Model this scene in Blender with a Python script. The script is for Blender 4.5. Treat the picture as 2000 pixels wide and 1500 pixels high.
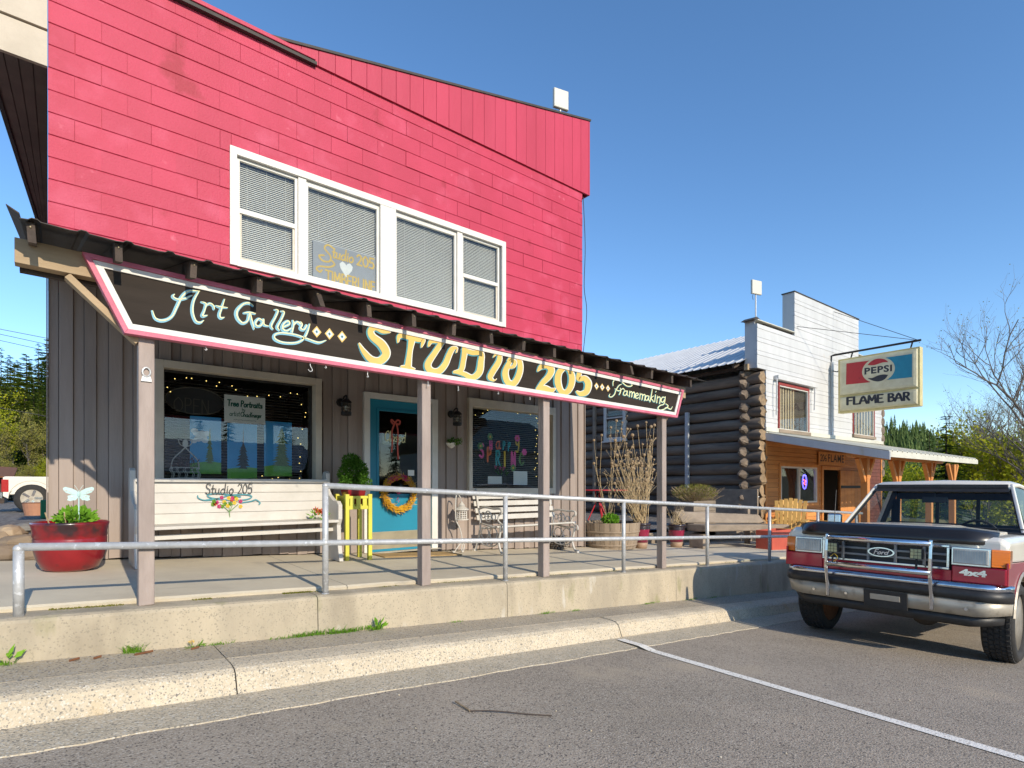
import bpy, math, random
from mathutils import Vector, Matrix
import numpy as np
S = bpy.context.scene
for o in list(bpy.data.objects): bpy.data.objects.remove(o)
COL = S.collection
R = random.Random(7)
rad = math.radians
# ---------------------------------------------------------------- camera, sky, sun, exposure
F, CX, CY = 1100.0, 1000.0, 949.0            # focal length and principal point in photo pixels (2000 wide)
TH = math.atan2(1335, 1100)                  # heading of the view from the facade direction (+X)
sT, cT = math.sin(TH), math.cos(TH)
HC = 1.2
cam = bpy.data.cameras.new('camera'); camo = bpy.data.objects.new('camera', cam); COL.objects.link(camo)
camo.location = (0, 0, HC)
camo.rotation_euler = (math.pi/2, 0, math.atan2(sT, cT) - math.pi/2)
cam.sensor_width = 36; cam.lens = F/2000*36; cam.shift_y = (CY-750)/2000; cam.clip_start = .05; cam.clip_end = 3000
S.camera = camo
wd = bpy.data.worlds.new('World'); S.world = wd; wd.use_nodes = True
nt = wd.node_tree; bgn = nt.nodes['Background']
sky = nt.nodes.new('ShaderNodeTexSky'); sky.sky_type = 'NISHITA'; sky.sun_disc = False
LD = Vector((.035, .905, -.424)).normalized()      # direction the sunlight travels
sky.sun_elevation = math.asin(-LD.z); sky.sun_rotation = math.atan2(-LD.x, -LD.y)
sky.air_density = 1.0; sky.dust_density = .3; sky.ozone_density = 2.6; sky.altitude = 900
hs = nt.nodes.new('ShaderNodeHueSaturation'); hs.inputs['Saturation'].default_value = 1.14; nt.links.new(sky.outputs[0], hs.inputs['Color']); nt.links.new(hs.outputs[0], bgn.inputs[0]); bgn.inputs[1].default_value = .126
sl = bpy.data.lights.new('sun', 'SUN'); sl.energy = 2.6; sl.angle = rad(.5); sl.color = (1, .89, .72)
so = bpy.data.objects.new('sun', sl); COL.objects.link(so); so.location = (-2, -20, 14)
so.rotation_euler = LD.to_track_quat('-Z', 'Y').to_euler()
vs = S.view_settings; vs.view_transform = 'Standard'; vs.look = 'None'; vs.gamma = 1; vs.exposure = .9
# ---------------------------------------------------------------- helpers
def ray(px, py):
    a = (px-CX)/F; return a*sT+cT, -a*cT+sT, (CY-py)/F
def P(px, py, Y):            # the photo point that lies in the vertical plane at depth Y
    dx, dy, dz = ray(px, py); t = Y/dy; return Vector((dx*t, Y, HC+dz*t))
def PX(px, py, X):           # ... in the plane at distance X along the street
    dx, dy, dz = ray(px, py); t = X/dx; return Vector((X, dy*t, HC+dz*t))
def sx(px, Y): return P(px, 900, Y).x
def slab(x, y): return HC-.748+.03-.0505*(x+.13)+.018*(y-4.3)
def wtop(x): return HC-.748-.0505*(x+.13)
def walk(x, y): return HC-.992-.0748*(x+.2)+.02*(y-4.235)
def road(x, y): return HC-1.164-.0748*(x+.2)+.008*(3.26-y)
def link(o): COL.objects.link(o); return o
WORLD = {}
def thing(name, label, cat, loc, group=None, rot=None, w=True):
    o = bpy.data.objects.new(name, None); link(o); o.location = loc; o.empty_display_size = .1
    if rot: o.rotation_euler = rot
    o['label'] = label; o['category'] = cat
    if group: o['group'] = group
    if w: WORLD[o.name] = Vector(loc)
    return o
def tag(o, label, cat, group=None):
    o['label'] = label; o['category'] = cat
    if group: o['group'] = group
    return o
def struct(o): o['kind'] = 'structure'; return o
def attach(o, parent):
    if parent is not None:
        o.parent = parent
        if parent.name in WORLD: o.matrix_parent_inverse = Matrix.Translation(-WORLD[parent.name])
    return o
def crom(p, n=6, closed=False):      # smooth a polyline of tuples
    p = [tuple(map(float, q)) for q in p]
    if len(p) < 3: return p
    out = []; m = len(p)
    for i in range(m if closed else m-1):
        g = (lambda k: p[k % m]) if closed else (lambda k: p[min(max(k, 0), m-1)])
        a, b, c, d = g(i-1), g(i), g(i+1), g(i+2)
        for j in range(n):
            t = j/n
            out.append(tuple(.5*(2*b[k]+(c[k]-a[k])*t+(2*a[k]-5*b[k]+4*c[k]-d[k])*t*t+(3*b[k]-a[k]-3*c[k]+d[k])*t**3) for k in range(len(b))))
    if not closed: out.append(p[-1])
    return out
class MB:
    def __init__(s): s.v = []; s.f = []
    def add(s, vs, fs):
        n = len(s.v); s.v += [tuple(q) for q in vs]; s.f += [tuple(i+n for i in f) for f in fs]; return s
    def hexa(s, p): return s.add(p, [(0,3,2,1),(4,5,6,7),(0,1,5,4),(1,2,6,5),(2,3,7,6),(3,0,4,7)])
    def box(s, x0, y0, z0, x1, y1, z1):
        return s.hexa([(x0,y0,z0),(x1,y0,z0),(x1,y1,z0),(x0,y1,z0),(x0,y0,z1),(x1,y0,z1),(x1,y1,z1),(x0,y1,z1)])
    def loft(s, rings, cap=True, closed=True):
        n = len(rings[0]); b = len(s.v)
        for r in rings: s.v += [tuple(q) for q in r]
        for k in range(len(rings)-1):
            for i in range(n if closed else n-1):
                j = (i+1) % n; s.f.append((b+k*n+i, b+k*n+j, b+(k+1)*n+j, b+(k+1)*n+i))
        if cap: s.f.append(tuple(b+i for i in range(n))[::-1]); s.f.append(tuple(b+(len(rings)-1)*n+i for i in range(n)))
        return s
    def beam(s, p, q, w, h, up=(0,0,1)):      # box along p-q, w across, h along up
        p, q = Vector(p), Vector(q); d = (q-p).normalized(); u = Vector(up); r = d.cross(u).normalized(); u = r.cross(d)
        r *= w/2; u = u*(h/2)
        return s.loft([[c-r-u, c+r-u, c+r+u, c-r+u] for c in (p, q)])
    def tube(s, pts, r, n=8, caps=True, closed=False):
        pts = [Vector(q) for q in pts]; m = len(pts); rs = r if isinstance(r, (list, tuple)) else [r]*m
        rings = []; u = None
        for i in range(m):
            a = pts[(i-1) % m] if closed else pts[max(i-1, 0)]; b = pts[(i+1) % m] if closed else pts[min(i+1, m-1)]
            d = (b-a).normalized()
            if u is None: u = d.orthogonal().normalized()
            u = (u-d*u.dot(d)); u = u.normalized() if u.length > 1e-6 else d.orthogonal().normalized()
            w = d.cross(u)
            rings.append([pts[i]+(u*math.cos(2*math.pi*k/n)+w*math.sin(2*math.pi*k/n))*rs[i] for k in range(n)])
        if closed: rings.append(rings[0])
        return s.loft(rings, cap=caps and not closed)
    def lathe(s, prof, c=(0,0,0), n=24, ax='z', cap=True):
        rings = []
        for r, z in prof:
            ring = []
            for k in range(n):
                t = 2*math.pi*k/n; q = (r*math.cos(t), r*math.sin(t), z)
                if ax == 'y': q = (q[0], q[2], q[1])
                if ax == 'x': q = (q[2], q[0], q[1])
                ring.append((q[0]+c[0], q[1]+c[1], q[2]+c[2]))
            rings.append(ring)
        return s.loft(rings, cap=cap)
    def ball(s, c, r, n=10, m=6, sq=(1,1,1)):
        rings = []
        for i in range(m+1):
            t = math.pi*(i/m*.98+.01)
            rings.append([(c[0]+sq[0]*r*math.sin(t)*math.cos(2*math.pi*k/n), c[1]+sq[1]*r*math.sin(t)*math.sin(2*math.pi*k/n), c[2]-sq[2]*r*math.cos(t)) for k in range(n)])
        return s.loft(rings)
    def poly(s, pts): return s.add(pts, [tuple(range(len(pts)))])
    def prism(s, pts, d):                     # polygon extruded by vector d
        d = Vector(d); return s.loft([[Vector(q) for q in pts], [Vector(q)+d for q in pts]])
    def mesh(s, name, mat, smooth=False):
        me = bpy.data.meshes.new(name); me.from_pydata(s.v, [], s.f); me.materials.append(M[mat] if isinstance(mat, str) else mat)
        if smooth: me.polygons.foreach_set('use_smooth', [True]*len(me.polygons))
        me.update(); return me
    def build(s, name, mat, parent=None, bev=0, smooth=False, fix=True):
        me = s.mesh(name, mat, smooth)
        if fix:
            import bmesh
            bm = bmesh.new(); bm.from_mesh(me); bmesh.ops.recalc_face_normals(bm, faces=bm.faces); bm.to_mesh(me); bm.free()
        return put(name, me, parent, bev)
def put(name, me, parent=None, bev=0, loc=None, rot=None, sc=None):
    o = bpy.data.objects.new(name, me); link(o)
    if loc is not None: o.location = loc
    if rot is not None: o.rotation_euler = rot
    if sc is not None: o.scale = sc if hasattr(sc, '__len__') else (sc,)*3
    attach(o, parent)
    if bev:
        b = o.modifiers.new('bevel', 'BEVEL'); b.width = bev; b.segments = 2; b.limit_method = 'ANGLE'; b.angle_limit = rad(40)
    return o
def dup(root, loc, rot=None, label=None):
    r = root.copy(); link(r); r.location = loc
    if rot is not None: r.rotation_euler = rot
    if label: r['label'] = label
    for ch in list(root.children):
        c = ch.copy(); link(c); c.parent = r
        for g in list(ch.children):
            d = g.copy(); link(d); d.parent = c
    return r
# ---------------------------------------------------------------- materials
M = {}
def pm(name, c, c2=None, sc=6, rough=.7, metal=0, bump=0, bsc=60, rand=0, st=(1,1,1), coat=0, spots=None, obj=False, spec=None, ramp=(.35,.65)):
    m = bpy.data.materials.new(name); m.use_nodes = True; n = m.node_tree.nodes; L = m.node_tree.links.new
    b = n['Principled BSDF']; b.inputs['Roughness'].default_value = rough; b.inputs['Metallic'].default_value = metal
    if coat: b.inputs['Coat Weight'].default_value = coat; b.inputs['Coat Roughness'].default_value = .06
    if spec is not None: b.inputs['Specular IOR Level'].default_value = spec
    M[name] = m
    if c2 is None: c2 = tuple(x*.82 for x in c)
    if obj: tc = n.new('ShaderNodeTexCoord'); src = tc.outputs['Object']
    else: g = n.new('ShaderNodeNewGeometry'); src = g.outputs['Position']
    mp = n.new('ShaderNodeMapping'); mp.inputs['Scale'].default_value = st; L(src, mp.inputs[0])
    nz = n.new('ShaderNodeTexNoise'); nz.inputs['Scale'].default_value = sc; nz.inputs['Detail'].default_value = 8; nz.inputs['Roughness'].default_value = .62
    L(mp.outputs[0], nz.inputs[0])
    rp = n.new('ShaderNodeValToRGB'); rp.color_ramp.elements[0].position = ramp[0]; rp.color_ramp.elements[1].position = ramp[1]
    rp.color_ramp.elements[0].color = (*c, 1); rp.color_ramp.elements[1].color = (*c2, 1)
    L(nz.outputs[0], rp.inputs[0]); out = rp.outputs[0]
    def mix(fac, a, col, blend='MIX'):
        x = n.new('ShaderNodeMix'); x.data_type = 'RGBA'; x.blend_type = blend
        if isinstance(fac, (int, float)): x.inputs[0].default_value = fac
        else: L(fac, x.inputs[0])
        L(a, x.inputs[6])
        if isinstance(col, tuple): x.inputs[7].default_value = (*col, 1)
        else: L(col, x.inputs[7])
        return x.outputs[2]
    for sp in (spots or []):         # (colour, scale, threshold lo, hi, kind)
        col, ssc, lo, hi, kind = sp
        if kind == 'v':
            t = n.new('ShaderNodeTexVoronoi'); t.inputs['Scale'].default_value = ssc; L(src, t.inputs[0])
            w = n.new('ShaderNodeTexWhiteNoise'); w.noise_dimensions = '3D'; L(t.outputs['Position'], w.inputs[0]); fo = w.outputs[0]
        else:
            t = n.new('ShaderNodeTexNoise'); t.inputs['Scale'].default_value = ssc; t.inputs['Detail'].default_value = 6; L(mp.outputs[0], t.inputs[0]); fo = t.outputs[0]
        r2 = n.new('ShaderNodeMapRange'); r2.inputs[1].default_value = lo; r2.inputs[2].default_value = hi; L(fo, r2.inputs[0])
        out = mix(r2.outputs[0], out, col)
    if rand:
        oi = n.new('ShaderNodeObjectInfo'); r3 = n.new('ShaderNodeMapRange'); r3.inputs[3].default_value = 1-rand; r3.inputs[4].default_value = 1+rand
        L(oi.outputs['Random'], r3.inputs[0]); h = n.new('ShaderNodeHueSaturation'); L(r3.outputs[0], h.inputs['Value']); L(out, h.inputs['Color']); out = h.outputs[0]
    L(out, b.inputs['Base Color'])
    if bump:
        n2 = n.new('ShaderNodeTexNoise'); n2.inputs['Scale'].default_value = bsc; n2.inputs['Detail'].default_value = 5; L(mp.outputs[0], n2.inputs[0])
        bp = n.new('ShaderNodeBump'); bp.inputs['Strength'].default_value = bump; bp.inputs['Distance'].default_value = .01
        L(n2.outputs[0], bp.inputs['Height']); L(bp.outputs[0], b.inputs['Normal'])
    return m
def leafmat(name, c, c2, tr=.35):
    m = bpy.data.materials.new(name); m.use_nodes = True; n = m.node_tree.nodes; L = m.node_tree.links.new; n.clear(); M[name] = m
    g = n.new('ShaderNodeNewGeometry'); mx = n.new('ShaderNodeMix'); mx.data_type = 'RGBA'; L(g.outputs['Random Per Island'], mx.inputs[0])
    mx.inputs[6].default_value = (*c, 1); mx.inputs[7].default_value = (*c2, 1)
    d = n.new('ShaderNodeBsdfDiffuse'); t = n.new('ShaderNodeBsdfTranslucent'); L(mx.outputs[2], d.inputs[0]); L(mx.outputs[2], t.inputs[0])
    ms = n.new('ShaderNodeMixShader'); ms.inputs[0].default_value = tr; L(d.outputs[0], ms.inputs[1]); L(t.outputs[0], ms.inputs[2])
    o = n.new('ShaderNodeOutputMaterial'); L(ms.outputs[0], o.inputs[0]); return m
def glassmat(name, tint=(.9,.95,.95), refl=1.0, wave=.02):      # clear pane: transparent, mirror share by Schlick's rule
    m = bpy.data.materials.new(name); m.use_nodes = True; n = m.node_tree.nodes; L = m.node_tree.links.new; n.clear(); M[name] = m
    tr = n.new('ShaderNodeBsdfTransparent'); tr.inputs[0].default_value = (*tint, 1)
    gl = n.new('ShaderNodeBsdfGlossy'); gl.inputs['Roughness'].default_value = .005
    g = n.new('ShaderNodeNewGeometry'); dt = n.new('ShaderNodeVectorMath'); dt.operation = 'DOT_PRODUCT'; L(g.outputs['Normal'], dt.inputs[0]); L(g.outputs['Incoming'], dt.inputs[1])
    def mth(op, a, b=None):
        x = n.new('ShaderNodeMath'); x.operation = op
        for i, q in enumerate((a, b)):
            if q is None: continue
            if isinstance(q, (int, float)): x.inputs[i].default_value = q
            else: L(q, x.inputs[i])
        return x.outputs[0]
    f = mth('ADD', mth('MULTIPLY', mth('POWER', mth('SUBTRACT', 1, mth('ABSOLUTE', dt.outputs['Value'])), 5), .95), .05); f = mth('MINIMUM', mth('MULTIPLY', f, refl), 1)
    if wave:
        nz = n.new('ShaderNodeTexNoise'); nz.inputs['Scale'].default_value = 1.6; L(g.outputs['Position'], nz.inputs[0])
        bp = n.new('ShaderNodeBump'); bp.inputs['Strength'].default_value = wave; bp.inputs['Distance'].default_value = .02; L(nz.outputs[0], bp.inputs['Height']); L(bp.outputs[0], gl.inputs['Normal'])
    ms = n.new('ShaderNodeMixShader'); L(f, ms.inputs[0]); L(tr.outputs[0], ms.inputs[1]); L(gl.outputs[0], ms.inputs[2])
    o = n.new('ShaderNodeOutputMaterial'); L(ms.outputs[0], o.inputs[0]); return m
def emit(name, c, s):
    m = bpy.data.materials.new(name); m.use_nodes = True; n = m.node_tree.nodes; b = n['Principled BSDF']; M[name] = m
    b.inputs['Base Color'].default_value = (*c, 1); b.inputs['Emission Color'].default_value = (*c, 1); b.inputs['Emission Strength'].default_value = s
STONE = [((.30,.265,.21), 150, .80, .92, 'v'), ((.2,.18,.15), 110, .95, .97, 'v'), ((.58,.53,.43), 120, .85, .95, 'v')]
pm('asphalt', (.38,.315,.24), (.30,.25,.19), 1.3, .9, bump=.7, bsc=95, spots=[((.46,.40,.32), 150, .74, .86, 'v'), ((.13,.11,.09), 120, .86, .92, 'v'), ((.44,.36,.26), 1.1, .62, .74, 'n'), ((.24,.2,.15), .75, .62, .9, 'n')])
pm('kerb_concrete', (.60,.505,.36), (.48,.405,.29), 3, .9, bump=.8, bsc=60, spots=STONE+[((.5,.37,.2), 2.2, .62, .75, 'n')])
pm('gutter_concrete', (.54,.455,.325), (.43,.365,.26), 5, .92, bump=.8, bsc=70, spots=[((.24,.215,.17), 110, .78, .9, 'v'), ((.58,.53,.43), 120, .82, .92, 'v')])
pm('walk_concrete', (.42,.355,.255), (.33,.28,.205), 2.2, .92, bump=.5, bsc=90, spots=[((.14,.13,.12), 120, .84, .9, 'v'), ((.42,.39,.33), 110, .88, .93, 'v')])
pm('wall_concrete', (.50,.42,.295), (.36,.305,.22), 2.4, .92, bump=.6, bsc=40, st=(1,1,.4), spots=[((.3,.26,.19), 120, .86, .97, 'v'), ((.24,.2,.14), 1.9, .54, .72, 'n'), ((.27,.25,.13), 5.5, .6, .75, 'n'), ((.52,.48,.4), 6, .64, .74, 'n')])
pm('slab_concrete', (.63,.555,.415), (.52,.455,.345), 1.6, .88, bump=.25, bsc=60, spots=[((.36,.32,.26), 2.6, .62, .8, 'n')])
pm('paint_line', (.86,.82,.73), (.78,.74,.66), 12, .8, bump=.4, bsc=90, spots=[((.35,.3,.24), 110, .93, .96, 'v'), ((.35,.3,.24), 14, .72, .78, 'n')])
pm('red_block', (.47,.028,.073), (.42,.021,.057), 1.7, .62, bump=.45, bsc=55, rand=.05, spots=[((.51,.052,.106), 3.1, .54, .74, 'n'), ((.33,.011,.032), 1.35, .62, .67, 'n'), ((.55,.09,.14), 9, .68, .8, 'n')])
pm('red_panel', (.47,.032,.075), (.42,.025,.06), 2.5, .6, bump=.2, bsc=40, rand=.05, st=(1,1,.25))
pm('taupe_board', (.33,.265,.225), (.255,.205,.175), 5, .75, bump=.35, bsc=40, rand=.11, st=(1,1,.12), spots=[((.12,.095,.085), 9, .72, .8, 'n')])
pm('taupe_post', (.36,.29,.25), (.27,.215,.185), 9, .75, bump=.5, bsc=50, rand=.04, st=(1,1,.2))
pm('cream_trim', (.60,.53,.42), (.50,.44,.35), 5, .6, bump=.1, rand=.03)
pm('white_trim', (.69,.66,.60), (.62,.59,.53), 5, .5, bump=.1, rand=.02)
pm('white_paint', (.56,.53,.48), (.49,.46,.41), 4, .55, bump=.15, spots=[((.38,.34,.28), 16, .74, .8, 'n')])
pm('beige_fascia', (.54,.46,.36), (.46,.39,.3), 3, .7, bump=.2)
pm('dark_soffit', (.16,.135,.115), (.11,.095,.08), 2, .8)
pm('dark_wood', (.075,.052,.038), (.045,.032,.024), 8, .85, bump=.5, bsc=30, rand=.2)
pm('raw_wood', (.46,.34,.2), (.32,.23,.135), 5, .75, bump=.3, bsc=30, st=(.15,1,1))
pm('dark_metal_roof', (.06,.05,.042), (.04,.034,.03), 5, .7, metal=.1, bump=.1)
pm('sign_black', (.022,.017,.013), (.042,.032,.025), 3.2, .75, spec=.15, bump=.35, bsc=25, st=(.14,1,1), spots=[((.12,.085,.06), 5, .66, .82, 'n')])
pm('sign_pink', (.58,.15,.215), (.48,.10,.155), 9, .6, bump=.2, spots=[((.62,.42,.4), 20, .74, .78, 'n')])
pm('sign_white', (.70,.68,.63), (.62,.6,.55), 10, .6, bump=.2)
pm('sign_yellow', (.68,.46,.12), (.61,.4,.1), 6, .6)
pm('sign_teal', (.06,.27,.31), (.05,.23,.27), 6, .6)
pm('sign_blue', (.19,.42,.52), (.16,.37,.46), 6, .6)
pm('sign_cream', (.80,.76,.40), (.72,.68,.36), 6, .6)
pm('sign_ink', (.02,.02,.022), (.03,.03,.03), 6, .6)
pm('galvanised', (.55,.55,.54), (.44,.44,.43), 14, .45, metal=.3, bump=.15, bsc=50, spots=[((.30,.17,.07), 7, .74, .8, 'n'), ((.72,.73,.74), 30, .6, .7, 'n')])
pm('black_iron', (.015,.014,.014), (.03,.027,.025), 20, .5, metal=.3)
pm('teal_door', (.012,.22,.33), (.01,.19,.29), 2, .42, bump=.05)
pm('brass', (.62,.52,.34), (.5,.42,.28), 5, .38, metal=.85)
pm('yellow_paint', (.62,.58,.07), (.55,.51,.055), 4, .5)
pm('dark_room', (.035,.03,.026), (.025,.022,.02), 2, .9)
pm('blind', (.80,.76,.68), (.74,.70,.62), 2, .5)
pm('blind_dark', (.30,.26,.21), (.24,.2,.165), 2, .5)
pm('leaf_dummy', (.1,.2,.03))
pm('soil', (.06,.04,.028), (.035,.024,.018), 30, .95, bump=.8)
pm('red_glaze', (.27,.008,.012), (.17,.006,.01), 3, .28, coat=.4, spots=[((.03,.012,.014), 4, .56, .68, 'n')])
pm('magenta_glaze', (.30,.012,.05), (.2,.01,.035), 4, .25, coat=.5)
pm('dark_glaze', (.03,.018,.022), (.02,.012,.015), 6, .3, coat=.4)
pm('tan_clay', (.40,.26,.16), (.30,.20,.13), 6, .6)
pm('barrel', (.34,.26,.18), (.24,.18,.125), 5, .8, bump=.4, st=(1,1,.2))
pm('grey_timber', (.31,.245,.18), (.19,.15,.11), 4, .85, bump=.6, bsc=25, rand=.1, st=(.3,1,1))
pm('straw', (.55,.42,.24), (.42,.31,.17), 20, .9)
pm('straw_dark', (.34,.25,.15), (.24,.17,.1), 20, .9)
pm('red_iron', (.55,.03,.04), (.48,.02,.03), 6, .45)
pm('log', (.24,.185,.135), (.105,.08,.06), 5, .9, bump=1.0, bsc=26, rand=.22, st=(1,.12,1))
pm('log_end', (.34,.235,.135), (.19,.135,.08), 9, .85, bump=.6, bsc=22, rand=.2)
pm('chink', (.4,.37,.31), (.28,.25,.2), 8, .9)
pm('orange_wood', (.60,.25,.065), (.44,.165,.04), 4, .6, bump=.25, bsc=25, rand=.12, st=(.25,.25,1.6))
pm('orange_post', (.64,.27,.07), (.52,.2,.05), 5, .6, bump=.2, rand=.06, st=(1,1,.2))
pm('red_shiplap', (.16,.05,.035), (.1,.035,.025), 4, .7, bump=.2, rand=.1)
pm('siding_white', (.56,.56,.55), (.48,.48,.47), 2.2, .6, bump=.15, rand=.035, st=(1,1,.3), spots=[((.46,.40,.30), 4.5, .66, .82, 'n')])
pm('roof_metal', (.66,.66,.65), (.57,.57,.56), 2, .45, metal=.1, bump=.05)
pm('roof_cream', (.62,.60,.50), (.54,.52,.43), 3, .5)
pm('lampbox', (.62,.58,.41), (.51,.46,.3), 4, .4, spots=[((.36,.27,.1), 5, .68, .82, 'n')])
pm('lampbox_edge', (.60,.52,.25), (.5,.42,.19), 6, .5)
pm('pepsi_red', (.42,.018,.025), (.40,.018,.025), 5, .45, spots=[((.3,.012,.016), 14, .6, .7, 'n')])
pm('pepsi_blue', (.012,.22,.33), (.01,.19,.29), 5, .45)
pm('pepsi_dark', (.014,.018,.03), (.02,.025,.035), 5, .45)
pm('antenna_white', (.62,.59,.49), (.57,.54,.45), 3, .5)
pm('adirondack', (.62,.36,.09), (.5,.28,.07), 6, .6, bump=.2, rand=.06)
pm('red_box', (.5,.09,.05), (.42,.07,.04), 5, .6)
# vehicles
pm('truck_red', (.42,.008,.03), (.36,.006,.025), 3, .28, metal=.25, coat=.8)
pm('truck_white', (.80,.755,.65), (.73,.69,.59), 2, .3, coat=.6)
pm('chrome', (.68,.70,.74), (.55,.57,.6), 14, .14, metal=1, spots=[((.35,.24,.15), 9, .70, .8, 'n')])
pm('bumper_grey', (.52,.47,.38), (.40,.36,.29), 4, .45, metal=.35, spots=[((.2,.17,.13), 7, .58, .75, 'n')])
pm('black_plastic', (.018,.018,.018), (.03,.029,.028), 12, .5)
pm('deflector', (.014,.012,.010), (.02,.017,.014), 3, .28, coat=.25)
pm('rubber', (.022,.021,.02), (.035,.033,.03), 12, .85, bump=.3)
pm('rim', (.40,.37,.31), (.28,.25,.2), 8, .5, metal=.4)
pm('grille_grey', (.22,.225,.23), (.17,.175,.18), 5, .35, metal=.4)
pm('amber', (.75,.20,.008), (.66,.16,.006), 3, .15, coat=1)
pm('lamp_lens', (.52,.51,.47), (.38,.37,.34), 5, .2, metal=.1, coat=.5)
pm('led', (.42,.42,.22), (.34,.34,.18), 40, .3)
pm('tail_red', (.45,.01,.01), None, 3, .2, coat=1)
pm('interior', (.04,.04,.045), (.03,.03,.034), 4, .8)
pm('mud', (.12,.09,.06), (.08,.06,.045), 8, .9)
# outdoors
pm('gravel', (.15,.135,.12), (.10,.09,.08), 9, .95, bump=.9, bsc=30, spots=[((.24,.22,.2), 18, .7, .8, 'v')])
pm('earth', (.10,.12,.04), (.15,.12,.07), .6, .95, bump=.5, bsc=8)
pm('forest_floor', (.05,.06,.02), (.07,.06,.03), .3, .95)
pm('rock', (.34,.255,.165), (.22,.165,.115), 3, .85, bump=.8, bsc=9, rand=.2)
pm('rock_grey', (.27,.255,.225), (.19,.18,.16), 3, .85, bump=.8, bsc=9, rand=.15)
pm('pebble', (.3,.25,.19), (.2,.16,.12), 10, .8, rand=.2)
pm('bark', (.10,.075,.055), (.06,.045,.035), 12, .9, bump=.6)
pm('bark_grey', (.16,.14,.125), (.1,.09,.08), 12, .9)
pm('wire', (.03,.03,.03))
pm('wicker', (.42,.34,.2), (.3,.24,.14), 30, .9)
pm('mat_tan', (.42,.28,.12), (.32,.2,.08), 10, .95, bump=.5)
pm('paper', (.75,.73,.66), (.68,.66,.6), 3, .8)
pm('green_ink', (.01,.11,.07), None, 3, .7)
pm('grey_card', (.30,.295,.29), (.26,.255,.25), 3, .7)
pm('gold_ink', (.62,.40,.06), (.5,.32,.05), 8, .7)
pm('pic_sky', (.02,.28,.62), (.06,.36,.68), 2.5, .6)
pm('pic_grass', (.12,.36,.04), (.18,.42,.05), 20, .6)
pm('pic_tree', (.08,.14,.03), (.16,.22,.05), 40, .6)
pm('pic_dark', (.02,.03,.02), None, 20, .6)
pm('pic_cloud', (.7,.75,.8), (.8,.82,.84), 8, .6)
pm('glow_tube', (.14,.12,.09), None, 3, .3)
pm('pink_felt', (.8,.1,.35)); pm('orange_felt', (.72,.14,.03)); pm('teal_felt', (.02,.3,.34)); pm('yellow_felt', (.75,.5,.03)); pm('green_felt', (.12,.25,.06))
pm('ribbon', (.5,.08,.05), None, 5, .5)
pm('rust', (.22,.09,.035), (.13,.05,.02), 20, .9)
pm('curtain', (.55,.43,.28), (.42,.31,.18), 6, .85, st=(6,6,.1))
pm('turquoise', (.5,.68,.66), (.42,.6,.58), 6, .5)
pm('green_bin', (.01,.2,.08)); pm('terracotta', (.45,.22,.13)); pm('purple', (.10,.04,.22)); pm('deep_red', (.26,.035,.03))
leafmat('box_leaf', (.05,.13,.018), (.11,.24,.03)); leafmat('lime_leaf', (.16,.36,.035), (.26,.48,.05)); leafmat('grass', (.13,.30,.03), (.24,.42,.05))
leafmat('spring_leaf', (.30,.34,.025), (.50,.48,.04), .45); leafmat('conifer', (.04,.08,.02), (.11,.165,.038), .25); leafmat('conifer_light', (.13,.19,.03), (.26,.29,.045), .3)
leafmat('bud_leaf', (.20,.20,.05), (.34,.30,.085), .3); leafmat('twigs', (.13,.105,.06), (.2,.17,.09), .1); leafmat('wreath', (.62,.30,.02), (.75,.48,.06), .2)
leafmat('shrub_dry', (.26,.19,.06), (.20,.24,.05), .3); leafmat('flower_red', (.6,.03,.03), (.7,.2,.03), .2); leafmat('flower_pink', (.5,.02,.12), (.65,.1,.25), .2); leafmat('moss', (.10,.11,.015), (.2,.18,.03), .1)
leafmat('heather', (.10,.05,.05), (.2,.13,.1), .1); leafmat('far_wood', (.08,.13,.045), (.19,.25,.085), .3)
glassmat('glass', (.93,.95,.95), .8); glassmat('truck_glass', (.84,.87,.85), .8, 0); glassmat('lantern_glass', (.85,.85,.8), .8, 0)
emit('fairy', (1,.72,.2), 1.3); emit('neon_blue', (.1,.08,1), 3); emit('neon_red', (1,.1,.1), 2.5); emit('window_glow', (1,.95,.85), 1.6)
# ---------------------------------------------------------------- ground, road, kerb, pavement
def hgt(x, y):                                # terrain well below every paved sheet, then the yards and the far land
    base = road(max(min(x, 60), -60), 3)
    back = HC-.80-.045*max(0, min(x, 60)-15.5)
    k = min(max((y-4.6)/1.2, 0), 1); h = base-.16
    if y > 4.6:
        h = (base-.16)*(1-k)+back*k
        if -.6 < x < 14.6 and y < 16: h = min(h, HC-1.9)
        if 14 < x < 23 and y < 16: h = min(h, HC-2.4)
    d = math.hypot(x-10, y-10)
    if d > 90: h += (d-90)*.02
    return h
xs = sorted(set([-1500,-700,-300,-150,-90,-60,-45,-30] + [i*1.0 for i in range(-24, 40)] + [44,50,60,80,110,150,300,700,1500]))
ys = sorted(set([-1500,-700,-300,-150,-80,-50,-30,-20,-14,-10,-6,-3,0,2,3.3,4.2,4.6,5,5.4,5.8] + [i*1.0 for i in range(6, 30)] + [34,40,50,65,80,110,150,300,700,1500]))
g = MB(); g.v = [(x, y, hgt(x, y)) for y in ys for x in xs]; nx = len(xs)
g.f = [(j*nx+i, j*nx+i+1, (j+1)*nx+i+1, (j+1)*nx+i) for j in range(len(ys)-1) for i in range(nx-1)]
struct(g.build('ground', 'earth', smooth=True))
X0, X1 = -14, 46
def sheet(name, mat, x0, x1, y0, y1, fn, dz=0):
    m = MB(); m.poly([(x0,y0,fn(x0,y0)+dz),(x1,y0,fn(x1,y0)+dz),(x1,y1,fn(x1,y1)+dz),(x0,y1,fn(x0,y1)+dz)])
    return struct(m.build(name, mat))
sheet('road', 'asphalt', X0, X1, -11, 3.30, road)
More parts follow.
